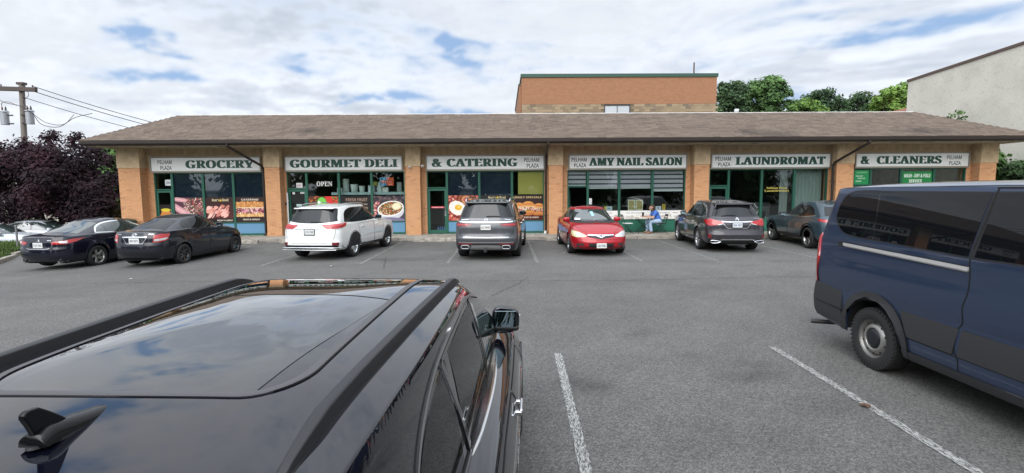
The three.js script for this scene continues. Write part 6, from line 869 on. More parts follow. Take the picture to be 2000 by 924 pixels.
    c.strip('crease_trim', P0, 'side', [[1.2, .72], [2.5, .71], [3.7, .70]], .02, { side: s, off: .003, n: 40, bulge: .004, nv: 3 });
    const m = c.mirror(3.72, 1.045, s, P0, { sx: .22, sy: .215, out: -.05 }); part('lower_shell', rbox(s * .005, -.062, -.02, .2, .045, .14, .02), CM.black, m); part('turn_repeater', rbox(s * .06, .01, -.088, .11, .014, .01, .004), CM.clear, m);
    lamp(c, 'tail_light', CM.red, 38, s, [[0, .4, .80], [.05, .93, .80], [.4, .97, .84]], [[0, .4, .87], [.05, .93, .90], [.42, .97, .90]]); c.patch('headlight', CM.clear, 'front', [[s * .5, .62], [s * .88, .64]], [[s * .5, .68], [s * .86, .72]], { off: .006 });
    c.strip('rocker', CM.black, 'side', [[1.55, .31], [3.48, .30]], .10, { side: s, off: .01, n: 30 });
  }
  { // shark fin antenna: a pointed base and a swept blade
    const a = c.caster('top')(.86, 0), f = new THREE.Group(); f.name = 'antenna_fin'; f.position.set(a.p.x, a.p.y - .002, a.p.z); c.g.add(f);
    const finM = phys(lin(.003, .003, .0035), { roughness: .22, specularIntensity: .7 }), rows = [], st = 22; for (let i = 0; i <= st; i++) { const t = i / st, z = mix(.082, -.165, t), w = .034 * Math.pow(Math.sin(Math.PI * Math.min(1, .12 + .5 * Math.min(1, (1 - t) * 1.35 + .0))), 1) * Math.pow(1 - t * .0, 1) * (t > .75 ? Math.sqrt(Math.max(0, 1 - ((t - .75) / .25) ** 2)) : 1), h = t < .1 ? mix(.026, .038, t / .1) : mix(.040, .008, (t - .1) / .9); rows.push([z, Math.max(w, .0015), h]); }
    const pos = [], idx = [], K = 13; rows.forEach(([z, w, h]) => { for (let k = 0; k < K; k++) { const q = Math.PI * k / (K - 1), x = Math.cos(q), y = Math.sin(q); pos.push(w * Math.sign(x) * Math.pow(Math.abs(x), .8), h * Math.pow(y, .75), z); } }); for (let i = 0; i < st; i++) for (let k = 0; k + 1 < K; k++) { const p = i * K + k; idx.push(p, p + 1, p + K, p + 1, p + K + 1, p + K); } for (let k = 1; k + 1 < K; k++) idx.push(0, k + 1, k);
    const g = new THREE.BufferGeometry(); g.setAttribute('position', new THREE.Float32BufferAttribute(pos, 3)); g.setIndex(idx); g.computeVertexNormals(); g.setAttribute('uv', new THREE.Float32BufferAttribute(new Float32Array(pos.length / 3 * 2), 2)); part('fin_base', g, finM, f);
    const s = new THREE.Shape(); s.moveTo(.03, .02); s.lineTo(.076, .024); s.quadraticCurveTo(.084, .05, .096, .072); s.quadraticCurveTo(.098, .083, .086, .084); s.lineTo(.066, .082); s.quadraticCurveTo(.035, .06, .004, .03); const b = new THREE.ExtrudeGeometry(s, { depth: .006, bevelEnabled: true, bevelSize: .004, bevelThickness: .005, bevelSegments: 4, curveSegments: 12 }); b.rotateY(-Math.PI / 2); b.translate(.003, 0, 0); part('fin_blade', b, finM, f);
    part('fin_gasket', (() => { const q = new THREE.CylinderGeometry(.04, .041, .006, 24); q.scale(.9, 1, 2.4); q.translate(0, .001, -.005); return q; })(), CM.black, f);
  }
  c.patch('windshield', CM.glassLight, 'front', [[-.70, 1.0], [0, 1.03], [.70, 1.0]], [[-.52, 1.42], [0, 1.47], [.52, 1.42]], { off: .004, nu: 24, nv: 8 }); c.patch('rear_window', CM.glass, 'rear', [[-.62, 1.02], [.62, 1.02]], [[-.52, 1.36], [.52, 1.36]], { off: .004, nu: 24, nv: 8 });
}
{ // the blue passenger van
  const P0 = phys(lin(.034, .055, .108), { metalness: .5, specularIntensity: .4, roughness: .34, clearcoat: 1, clearcoatRoughness: .04 }), clad = std(lin(.026, .027, .029), .6), cladM = std(lin(.030, .030, .032), .55);
  const S = { L: 5.6, W: 1.03, uRA: 1.22, uFA: 4.52, r: .355, tyreW: .235, arch: .455, paint: P0, sill: [[0, .40], [.7, .32], [1.6, .29], [5, .29], [5.6, .32]], belt: [[0, 1.42], [3.8, 1.42], [4.4, 1.38], [5.0, 1.2], [5.6, 1.02]], uA: .22, uB: 5.05, bow: .012, nR: 3.6, nF: 2.6, flare: .02,
    lev: [[0, .95, .05, .12], [.06, .975, .0, .05], [.2, .99, 0, 0], [.36, .992, .02, .0], [.40, .99, .03, .01], [.46, .988, .035, .02], [.52, .995, .04, .03], [.60, 1, .04, .04], [.70, .996, .045, .06], [.8, .99, .05, .09], [.9, .988, .055, .12], [1, .985, .06, .16]], crease: [], hoodPow: 2.0,
    gh: { base: [[.1, 1.45], [3.8, 1.45], [4.5, 1.40], [4.9, 1.25]], uR0: .065, uF0: 4.75, uR1: .22, uF1: 3.75, w0: .982, w1: .897, cW: .006, roof: [[.2, 2.06], [.8, 2.08], [3, 2.085], [3.9, 2.03]], crown: .06, crownP: 4.5, aR: .25, aR0: .2, aF: .5, nR: 3.4, nF: 2.6, bow: .012 } };
  const c = new Car(S, 'parked_van', 'dark blue passenger van with tinted windows at the right edge', 'van', [5.215, 0, -5.68], Math.PI);
  c.wheels('steel', { rim: .222, rimM: std(lin(.34, .33, .31), .42, .75), capM: std(lin(.010, .012, .016), .35), tread: 1 });
  for (const s of [1, -1]) {
    const o = { side: s }, vg = phys(lin(.005, .006, .008), { roughness: .008, ior: 1.44 });
    // rear quarter glass with a swept lower corner, then the sliding door glass
    const lo = [[.44, 1.72], [.50, 1.62], [.62, 1.535], [.80, 1.505], [1.4, 1.485], [2.36, 1.455]], up = [[.44, 1.73], [.47, 1.86], [.55, 1.97], [.68, 2.025], [1.4, 2.03], [2.47, 2.03]];
    c.patch('window_surround', CM.black, 'side', lo.map(([u, h]) => [u - .012 * (u < .6), h - .014]), up.map(([u, h]) => [u - .012 * (u < .6), h + .012]), { side: s, off: .002, nu: 44, nv: 8, smooth: true });
    c.patch('window', vg, 'side', lo, up, { side: s, off: .0045, nu: 44, nv: 8, smooth: true });
    c.strip('window_divider', CM.gloss, 'side', [[1.16, 1.50], [1.13, 2.02]], .012, { side: s, off: .0065, n: 12 });
    c.patch('window_surround', CM.black, 'side', [[2.37, 1.44], [3.35, 1.44]], [[2.48, 2.045], [3.35, 2.045]], { side: s, off: .002, nu: 30, nv: 8 }); c.patch('window', vg, 'side', [[2.425, 1.455], [3.33, 1.455]], [[2.535, 2.03], [3.33, 2.03]], { side: s, off: .0045, nu: 30, nv: 8 });
    c.patch('window', vg, 'side', [[3.42, 1.45], [4.3, 1.40]], [[3.42, 2.0], [3.85, 1.93]], { side: s, off: .004, nu: 20, nv: 8 });
    // slide rail in bright metal
    c.strip('slide_rail', CM.black, 'side', [[.56, 1.385], [2.38, 1.34]], .062, { side: s, off: .003, n: 30 }); c.strip('slide_rail', std(lin(.78, .77, .75), .3, .6), 'side', [[.66, 1.386], [2.385, 1.344]], .034, { side: s, off: .016, n: 30, bulge: .004, nv: 4 }); c.strip('rail_cover', CM.silver, 'side', [[.68, 1.362], [2.385, 1.32]], .010, { side: s, off: .012, n: 30 });
    // door shut lines
    for (const pts of [[[2.52, 2.10], [2.46, 1.75], [2.385, 1.42], [2.40, 1.30], [2.395, 1.12], [2.36, .98], [2.365, .84], [2.30, .74], [2.30, .56], [2.34, .48], [2.34, .34]], [[3.38, 2.08], [3.38, .34]], [[2.50, 2.075], [3.38, 2.075]], [[4.35, 1.4], [4.3, .9], [4.0, .4]]]) c.strip('door_seam', CM.gap, 'side', pts, .014, { side: s, off: .002, n: 60, smooth: pts.length > 4 });
    c.strip('roof_seam', CM.gap, 'side', [[.35, 2.075], [2.5, 2.095], [3.7, 2.09]], .008, { side: s, off: .0015, n: 60 });
    // body side pressings
    c.strip('side_crease', P0, 'side', [[.28, 1.22], [.5, 1.16], [.9, 1.15], [1.35, 1.13]], .04, { side: s, off: .001, n: 40, nv: 6, bulge: .008, smooth: true });
    c.strip('wheel_bulge', P0, 'side', Array.from({ length: 21 }, (_, k) => { const a = Math.PI * (k / 20 * .82 + .06); return [1.22 - .66 * Math.cos(a), .355 + .68 * Math.sin(a)]; }), .07, { side: s, off: .001, n: 50, nv: 6, bulge: .011 });
    c.strip('side_crease', P0, 'side', [[1.72, 1.0], [1.95, .885], [2.32, .862]], .06, { side: s, off: .001, n: 40, nv: 6, bulge: .010, smooth: true }); c.strip('side_crease', P0, 'side', [[2.42, .862], [3.36, .862]], .06, { side: s, off: .001, n: 30, nv: 6, bulge: .010 });
    // dark cladding
    c.patch('side_cladding', cladM, 'side', [[1.74, .53], [1.85, .525], [2.285, .52]], [[1.63, .785], [1.85, .785], [2.33, .775]], { side: s, off: .012, nu: 24, nv: 6, bulge: .006 }); c.patch('side_cladding', cladM, 'side', [[2.345, .515], [3.36, .505]], [[2.375, .775], [3.36, .765]], { side: s, off: .012, nu: 24, nv: 6, bulge: .006 });
    c.strip('cladding_line', CM.gap, 'side', [[1.75, .515], [3.36, .50]], .008, { side: s, off: .003, n: 30 }); c.strip('rocker', clad, 'side', [[1.68, .335], [3.98, .33]], .085, { side: s, off: .016, n: 30, bulge: .004, nv: 3 });
    c.strip('arch_flare', clad, 'side', Array.from({ length: 31 }, (_, k) => { const a = Math.PI * (k / 30 * 1.06 - .03); return [1.22 - .497 * Math.cos(a), .355 + .497 * Math.sin(a)]; }), .085, { side: s, off: .020, n: 60, nv: 4, bulge: .006, skirt: .02 });
    c.strip('arch_flare', clad, 'side', Array.from({ length: 31 }, (_, k) => { const a = Math.PI * (k / 30 * 1.06 - .03); return [4.52 - .497 * Math.cos(a), .355 + .497 * Math.sin(a)]; }), .085, { side: s, off: .020, n: 60, nv: 4, bulge: .006, skirt: .02 });
    lamp(c, 'bumper_corner', cladM, 55, s, [[.0, .5, .42], [.0, .9, .42], [.12, 1.03, .40], [.70, 1.03, .385]], [[.0, .5, .82], [.0, .9, .83], [.12, 1.03, .84], [.66, 1.03, .80]], { off: .02, nu: 30, nv: 8, bulge: .01 }); c.strip('bumper_line', CM.gap, 'side', [[.2, .60], [.74, .575]], .006, { side: s, off: .034, n: 20 });
    lamp(c, 'tail_light', CM.red, 55, s, [[.04, .90, .83], [.17, 1.02, .83]], [[.05, .90, 1.50], [.19, 1.02, 1.47]], { off: .016, nu: 10, nv: 16, bulge: .008 }); lamp(c, 'reversing_light', CM.clear, 30, s, [[.04, .87, .98], [.05, .95, .98]], [[.05, .87, 1.18], [.06, .95, 1.18]], { off: .014, nu: 6, nv: 8 });
    c.mirror(4.35, 1.42, s, CM.black, { sx: .22, sy: .32 }); c.patch('headlight', CM.clear, 'front', [[s * .55, .85], [s * .92, .9]], [[s * .6, 1.05], [s * .9, 1.12]], { off: .006 });
    c.g.children.filter((q) => q.name === 'wheel'); c.handle(3.62, 1.18, s, CM.black);
  }
  c.patch('rear_bumper', clad, 'rear', [[-.8, .42], [.8, .42]], [[-.8, .66], [.8, .66]], { off: .02 }); c.patch('rear_window', CM.glass, 'rear', [[-.78, 1.45], [-.05, 1.45]], [[-.74, 1.95], [-.05, 1.95]], { off: .004 }); c.patch('rear_window', CM.glass, 'rear', [[.05, 1.45], [.78, 1.45]], [[.05, 1.95], [.74, 1.95]], { off: .004 }); c.plate('rear', -.45, .95, 'KDR 2206');
  c.patch('windshield', CM.glass, 'front', [[-.85, 1.3], [.85, 1.3]], [[-.75, 1.98], [.75, 1.98]], { off: .004, nu: 24, nv: 8 });
  c.patch('grille', CM.black, 'front', [[-.52, .74], [.52, .74]], [[-.50, .98], [.50, .98]], { off: .008 }); for (const h of [.80, .86, .92]) c.strip('grille_bar', CM.silver, 'front', [[-.50, h], [.50, h]], .018, { off: .016, n: 24 }); c.patch('front_bumper', clad, 'front', [[-.86, .34], [.86, .34]], [[-.88, .62], [.88, .62]], { off: .012, nu: 30 }); c.plate('front', 0, .5, 'KDR 2206', { out: .02 });
  part('exhaust_pipe', tube([c.loc(.35, .55, .30), c.loc(.2, .72, .27), c.loc(.1, .86, .255), c.loc(.02, .98, .25)], .032, 20, 10), std(lin(.05, .048, .045), .5, .6), c.g);
}
// ---------------------------------------------------------------- foliage
function leafG(r, blobs, n, size, cols, flat = .75) {     // blobs [x, y, z, rx, ry, rz]; leaves sit mostly near the surface, in light and dark clumps
  const N = n, pos = new Float32Array(N * 18), nor = new Float32Array(N * 18), col = new Float32Array(N * 18); const vol = blobs.map((b) => b[3] * b[4] + b[4] * b[5] + b[3] * b[5]); const tot = vol.reduce((a, b) => a + b, 0);
  const A = new THREE.Vector3(), B = new THREE.Vector3(), C = new THREE.Vector3(), Nn = new THREE.Vector3();
  for (let i = 0; i < N; i++) {
    let q = r() * tot, k = 0; while (k < blobs.length - 1 && q > vol[k]) { q -= vol[k]; k++; } const b = blobs[k];
    A.set(r() * 2 - 1, r() * 2 - 1, r() * 2 - 1); if (A.lengthSq() < .01) A.set(0, 1, 0); A.normalize(); const rad = Math.pow(r(), .33) * (1 + .38 * n3(A.x * 2.6 + k * 3, A.y * 2.6, A.z * 2.6 + k)) * (r() < .09 ? 1.1 + r() * .35 : 1);
    const cx = b[0] + A.x * b[3] * rad, cy = b[1] + A.y * b[4] * rad, cz = b[2] + A.z * b[5] * rad;
    Nn.set(A.x + (r() - .5) * 1.6, Math.abs(A.y) * .4 + flat * r() + .2, A.z + (r() - .5) * 1.6).normalize(); B.set(r() - .5, r() - .5, r() - .5).cross(Nn).normalize(); C.crossVectors(Nn, B);
    const s = size * (.45 + r() * 1.0), l = s * 1.25, w = s * .7, tone = cols[Math.floor(clamp(.5 + .45 * n3(cx * 1.3, cy * 1.3, cz * 1.3) + (r() - .5) * .5, 0, .999) * cols.length)], d = .88 + r() * .24;
    const P0 = [cx - B.x * l, cy - B.y * l, cz - B.z * l], P1 = [cx + C.x * w + Nn.x * s * .12, cy + C.y * w + Nn.y * s * .12, cz + C.z * w + Nn.z * s * .12], P2 = [cx + B.x * l, cy + B.y * l, cz + B.z * l], P3 = [cx - C.x * w + Nn.x * s * .12, cy - C.y * w + Nn.y * s * .12, cz - C.z * w + Nn.z * s * .12];
    [P0, P3, P2, P0, P2, P1].forEach((p, j) => { pos.set(p, i * 18 + j * 3); nor.set([Nn.x, Nn.y, Nn.z], i * 18 + j * 3); col.set([tone[0] * d, tone[1] * d, tone[2] * d], i * 18 + j * 3); });
  }
  const g = new THREE.BufferGeometry(); g.setAttribute('position', new THREE.BufferAttribute(pos, 3)); g.setAttribute('normal', new THREE.BufferAttribute(nor, 3)); g.setAttribute('color', new THREE.BufferAttribute(col, 3)); g.setAttribute('uv', new THREE.BufferAttribute(new Float32Array(N * 12), 2)); return g;
}
const leafM = phys(0xffffff, { roughness: .85, specularIntensity: .5, vertexColors: true, transmission: .25, thickness: 0 }), barkM = std(lin(.07, .055, .045), .95);
const GREENS = [[.052, .111, .032], [.077, .155, .044], [.106, .199, .057], [.147, .266, .073]], LIME = [[.111, .199, .035], [.163, .280, .052], [.222, .354, .073], [.280, .427, .088]], DARKG = [[.039, .077, .032], [.053, .104, .041], [.073, .136, .052], [.096, .170, .066]], PURPLE = [[.012, .005, .009], [.021, .008, .013], [.033, .011, .018], [.050, .016, .024]];
function tree(name, label, x, y, z, h, w, o = {}) {       // trunk with limbs and a crown of leaf clumps
  const t = thing(name, label, o.cat || 'tree', [x, y, z], 0, o.group), r = rng(o.seed ?? Math.round(Math.abs(x * 31 + z * 7))), base = o.base ?? .3, bl = [], limbs = [];
  const th = h * (o.trunkTo ?? .55), tr = o.tr ?? .03 * h; limbs.push(rod([0, 0, 0], [0, th, 0], tr, tr * .6, 9));
  const n = o.clumps ?? 16; for (let i = 0; i < n; i++) { const f = (i + .5) / n, yy = mix(base, .93, f) * h, spread = w * (o.shape === 'cone' ? 1.05 - f * .95 : Math.sqrt(Math.max(.05, 1 - ((f - .42) / .62) ** 2))), a = i * 2.4 + r(), q = spread * (.25 + .55 * r()), s = w * (o.clump ?? .36) * (.7 + .6 * r()) * (o.shape === 'cone' ? 1.1 - f * .7 : 1); bl.push([Math.cos(a) * q, yy, Math.sin(a) * q, s, s * .72, s]); limbs.push(rod([0, Math.min(th, yy * .7), 0], [Math.cos(a) * q * .85, yy, Math.sin(a) * q * .85], tr * .35, tr * .1, 5)); }
  part('trunk', merge(limbs), barkM, t); part('crown', leafG(r, bl, o.leaves ?? 9000, o.leaf ?? .16, o.cols || GREENS), leafM, t); return t;
}
// purple leaved tree at the left, several stems
{
  const t = thing('purple_tree', 'big dark purple leaved tree left of the shops', 'tree', [-22.2, -.55, -25.4]), r = rng(44), st = []; t.scale.setScalar(1.065);
  for (let i = 0; i < 6; i++) { const a = i * 1.05 + .3, q = .8 + r() * .9; st.push(tube([[Math.cos(a) * .12, 0, Math.sin(a) * .12], [Math.cos(a) * q * .5, 1.1, Math.sin(a) * q * .5], [Math.cos(a) * q, 2.5, Math.sin(a) * q], [Math.cos(a) * q * 1.3, 4.0, Math.sin(a) * q * 1.3]], .075 - i * .004, 14, 7)); }
  part('trunk', merge(st), std(lin(.035, .027, .025), .95), t);
  const bl = []; for (let i = 0; i < 44; i++) { const f = r(), y = mix(1.15, 4.25, f), sp = 3.2 * Math.sqrt(Math.max(.05, 1 - ((f - .38) / .72) ** 2)), a = r() * 6.3, q = sp * Math.sqrt(r()); bl.push([Math.cos(a) * q, y, Math.sin(a) * q * .8, .75 + r() * .3, .55 + r() * .25, .7 + r() * .3]); }
  for (const [x, y, s] of [[.2, 4.75, .42], [.45, 5.0, .28], [1.3, 4.7, .38], [1.55, 4.95, .24], [2.2, 4.2, .4], [2.75, 3.9, .36], [-.9, 4.5, .45], [3.2, 3.1, .4], [-2.6, 4.2, .5], [-2, 4.4, .4]]) bl.push([x, y, 0, s, s * 1.1, s]);
  part('crown', leafG(r, bl, 64000, .054, PURPLE), leafM, t);
}
// trees behind the plaza
tree('broad_tree', 'dark green tree touching the orange building', 22.2, 0, -51, 12.9, 2.5, { base: .58, cols: DARKG, leaves: 12500, leaf: .12, seed: 3, clumps: 44, clump: .27 });
tree('broad_tree', 'tall pointed mid green tree right of the orange building', 26.4, 0, -52, 13.6, 3.2, { base: .56, cols: GREENS, leaves: 17500, leaf: .12, seed: 5, clumps: 54, clump: .24 });
tree('broad_tree', 'low bright green crown at the foot of the pointed tree', 29.3, 0, -50, 10.9, 2.4, { base: .60, cols: LIME.slice(0, 2).concat(GREENS.slice(2)), leaves: 13000, leaf: .12, seed: 8, clumps: 36, clump: .27 });
tree('pine_tree', 'very dark spreading tree in the middle of the row behind the roof', 33.5, 0, -55, 12.7, 3.5, { base: .58, cols: DARKG.slice(0, 3), leaves: 12500, leaf: .12, seed: 12, clump: .20, clumps: 56 });
tree('pine_tree', 'thin dark tree with gaps behind the roof, left of the lime tree', 38.2, 0, -55, 12.5, 3.2, { base: .60, cols: DARKG, leaves: 7500, leaf: .11, seed: 17, clump: .17, clumps: 46 });
tree('maple_tree', 'lime green tree beside the white building', 36.9, 0, -49, 12.0, 2.6, { base: .58, cols: LIME, leaves: 11500, leaf: .12, seed: 21, clump: .22, clumps: 48 });
tree('maple_tree', 'lime tree top behind the other lime tree, cut by the white building', 40.4, 0, -51, 12.8, 3.0, { base: .58, cols: LIME, leaves: 11000, leaf: .12, seed: 23, clump: .22, clumps: 44 });
tree('shrub_sapling', 'thin sapling growing above the right end of the roof', 23.45, 0, -26.5, 6.35, .6, { base: .78, cols: GREENS, leaves: 110, leaf: .075, seed: 31, tr: .03, clumps: 6, clump: .3, trunkTo: .9, cat: 'sapling' });
// left background
tree('broad_tree', 'green tree behind the left end of the roof', -23.2, -1, -31, 6.5, 1.9, { base: .35, cols: GREENS, leaves: 6500, leaf: .12, seed: 35, clump: .3 });
tree('broad_tree', 'yellow green bush tree between the purple tree and the brick column', -19.2, -.6, -27.5, 3.2, 1.4, { base: .3, cols: LIME, leaves: 4200, leaf: .09, seed: 36 });
tree('broad_tree', 'dark tree branch reaching in at the left edge', -33.5, -1, -32, 8.2, 2.2, { base: .55, cols: GREENS, leaves: 6000, leaf: .12, seed: 37 });
tree('broad_tree', 'dark green hedge tree under the eaves at the right end', 23.15, 0, -24.3, 4.2, .95, { base: .2, cols: GREENS, leaves: 9000, leaf: .11, seed: 39, clump: .42 });
tree('broad_tree', 'dark conifer hedge behind the blue van at the right edge', 23.35, 0, -22.9, 3.3, .85, { base: .05, cols: DARKG, leaves: 7000, leaf: .10, seed: 41, clump: .42 });
// ---------------------------------------------------------------- buildings behind
const brickTex = canvasTex(1024, 1024, (g, W, H) => { g.fillStyle = '#a98467'; g.fillRect(0, 0, W, H); const r = rng(61), bw = 32, bh = 10.667; for (let j = 0; j < 96; j++) for (let i = -1; i < 33; i++) { const v = 214 + r() * 20; g.fillStyle = `rgb(${v * .90 | 0},${v * .63 | 0},${v * .44 | 0})`; g.fillRect(i * bw + (j % 2 ? 16 : 0) + 1, j * bh + 1, bw - 1.6, bh - 1.6); } }); brickTex.wrapS = brickTex.wrapT = THREE.RepeatWrapping; brickTex.repeat.set(1 / 6.5, 1 / 6.5);
const facadeBrick = std(lin(.60, .62, .68), .9, 0, { map: brickTex });
{
  const t = thing('brick_building', 'orange brick building with green roof edge rising behind the shops', 'building', [8.4, 0, -38]), r = rng(9);
  part('wall', boxG(-7.05, 7.2, 0, 7.45, -14, 0), facadeBrick, t); part('wall', boxG(-7.05, 7.2, 8.18, 10.1, -14, 0), facadeBrick, t); part('wall', boxG(-7.22, -7.055, 0, 9.6, -13, -.35), facadeBrick, t);
  part('coping', boxG(-7.12, 7.28, 10.1, 10.34, -14.05, .07), std(lin(.035, .085, .062), .5, .2), t); part('coping', boxG(-7.28, -7.125, 9.6, 9.72, -13, -.3), std(lin(.035, .085, .062), .5, .2), t);
  const band = part('block_band', boxG(-7.04, 7.19, 7.455, 8.175, -13.9, -.02), std(lin(.16, .125, .085), .95), t), cm = [[.30, .225, .14], [.245, .185, .12], [.345, .26, .165], [.19, .15, .105]].map((c) => std(lin(...c), .95)), bg = boxG(0, .392, 0, .172, -.02, .004);
  for (let j = 0; j < 4; j++) for (let x = -7.05 - (j % 2) * .2; x < 7.0; x += .4) { if (x + .4 > -1.02 && x < .86 && j < 4) continue; const m = part('block', bg, cm[r() < .12 ? 3 : Math.floor(r() * 3)], band); m.position.set(Math.max(x, -7.05), 7.46 + j * .18, -.001); }
  const w = part('window', new MB().box(-1.02, .86, 8.06, 8.165, -.1, .03).box(-1.02, -.97, 7.46, 8.06, -.1, .03).box(.81, .86, 7.46, 8.06, -.1, .03).box(-.10, -.06, 7.46, 8.06, -.1, .03).geo(), std(lin(.03, .025, .022), .5), t); part('pane', boxG(-.97, -.10, 7.46, 8.06, -.016, -.006), std(lin(.50, .52, .54), .3), w); part('pane', boxG(-.06, .81, 7.46, 8.06, -.016, -.006), std(lin(.48, .50, .52), .3), w);
  part('vent_pipe', rod([5.86, 10.3, -1], [5.86, 11.35, -1], .055), std(lin(.10, .06, .045), .7), t); part('roof_unit', rbox(4.45, 10.45, -2, 2.2, .36, 1.4, .03), std(lin(.42, .42, .40), .6), t);
}
{
  const t = thing('stucco_building', 'tall pale stucco building with brown roof edge at the right', 'building', [24.25, 0, -31]), tex = dataTex(512, 512, (i, j) => { const b = tn(i / 64, j / 64, 8, 3), s = tn(i / 14, j / 9, 36, 4), f = tn(i / 3, j / 3, 170, 8); const v = .88 + .05 * (b - .5) - .06 * sstep(.70, .88, s) * tn(i / 5, j / 4, 102, 6) + .06 * (f - .5); return [v, v * .995, v * .965]; }, true); tex.repeat.set(1 / 4.5, 1 / 4.5);
  const bump = dataTex(256, 256, (i, j) => { const v = .5 * tn(i / 10, j / 7, 25, 5) + .5 * tn(i / 4, j / 4, 64, 6); return [v, v, v]; }); bump.repeat.set(1 / 2, 1 / 2);
  const m = std(lin(.84, .83, .785), .95, 0, { map: tex, bumpMap: bump, bumpScale: .004 }); const w = new MB(), z1 = 20, y0 = 8.28, y1 = 9.25; w.quad([0, 0, 0], [0, 0, z1], [0, y1, z1], [0, y0, 0], [0, 0, z1, 0, z1, y1, 0, y0]); w.quad([12, 0, 0], [0, 0, 0], [0, y0, 0], [12, y0, 0]); w.quad([12, 0, z1], [12, 0, 0], [12, y0, 0], [12, y1, z1]); w.quad([0, 0, z1], [12, 0, z1], [12, y1, z1], [0, y1, z1]); part('wall', w.geo(), m, t);
  const k = new MB(), q = (x, y, z) => [x, y, z]; k.quad(q(-.06, y0, -.05), q(-.06, y1, z1), q(-.06, y1 + .13, z1), q(-.06, y0 + .13, -.05)); k.quad(q(-.06, y0 + .13, -.05), q(-.06, y1 + .13, z1), q(12, y1 + .13, z1), q(12, y0 + .13, -.05)); k.quad(q(12, y0, -.05), q(-.06, y0, -.05), q(-.06, y0 + .13, -.05), q(12, y0 + .13, -.05)); k.quad(q(-.06, y1, z1), q(-.06, y0, -.05), q(0, y0, -.05), q(0, y1, z1)); part('coping', k.geo(), std(lin(.13, .09, .075), .6, .2), t);
}
{ const t = thing('brick_shed', 'small red brick gable between the lime tree and the white building', 'building', [33.6, 0, -43]); part('wall', boxG(-.2, 4, 0, 8.3, -5, 0), std(lin(.24, .10, .06), .9, 0, { map: brickTex }), t); const m = new MB(); m.quad([-1.4, 8.0, .2], [4, 9.4, .2], [4, 9.4, -5], [-1.4, 8.0, -5]); m.quad([-1.4, 7.85, .2], [4, 7.85, .2], [4, 9.4, .2], [-1.4, 8.0, .2]); part('roof', m.geo(), std(lin(.22, .09, .055), .9), t); }
{ const t = thing('low_house', 'low house with dark brown roof beyond the utility pole', 'house', [-46, -1, -46]); part('wall', boxG(-7, 7, 0, 4.6, -4, 4), std(lin(.45, .42, .36), .9), t); const m = new MB(); m.quad([-7.5, 4.6, 4.5], [7.5, 4.6, 4.5], [6, 6.75, 0], [-6, 6.75, 0]); m.quad([7.5, 4.6, 4.5], [7.5, 4.6, -4.5], [6, 6.75, 0], [6, 6.75, 0]); m.quad([7.5, 4.6, -4.5], [-7.5, 4.6, -4.5], [-6, 6.75, 0], [6, 6.75, 0]); part('roof', m.geo(), std(lin(.11, .085, .075), .9), t); }
{ const t = thing('garage', 'pale low garage with dark roof seen between the purple tree and brick column', 'garage', [-24.6, -1, -31.5]); part('wall', boxG(-4, 3.5, 0, 2.5, -4, 0), std(lin(.50, .47, .40), .9), t); part('roof', rbox(-.25, 2.75, -2, 8.2, .35, 4.8, .05), std(lin(.06, .04, .035), .8), t); part('gutter', rbox(-.25, 2.5, .35, 8.2, .12, .12, .03), std(lin(.6, .58, .54), .6), t); part('garage_door', boxG(-2, 1, 0, 2.1, .0, .04), std(lin(.10, .08, .07), .7), t); }
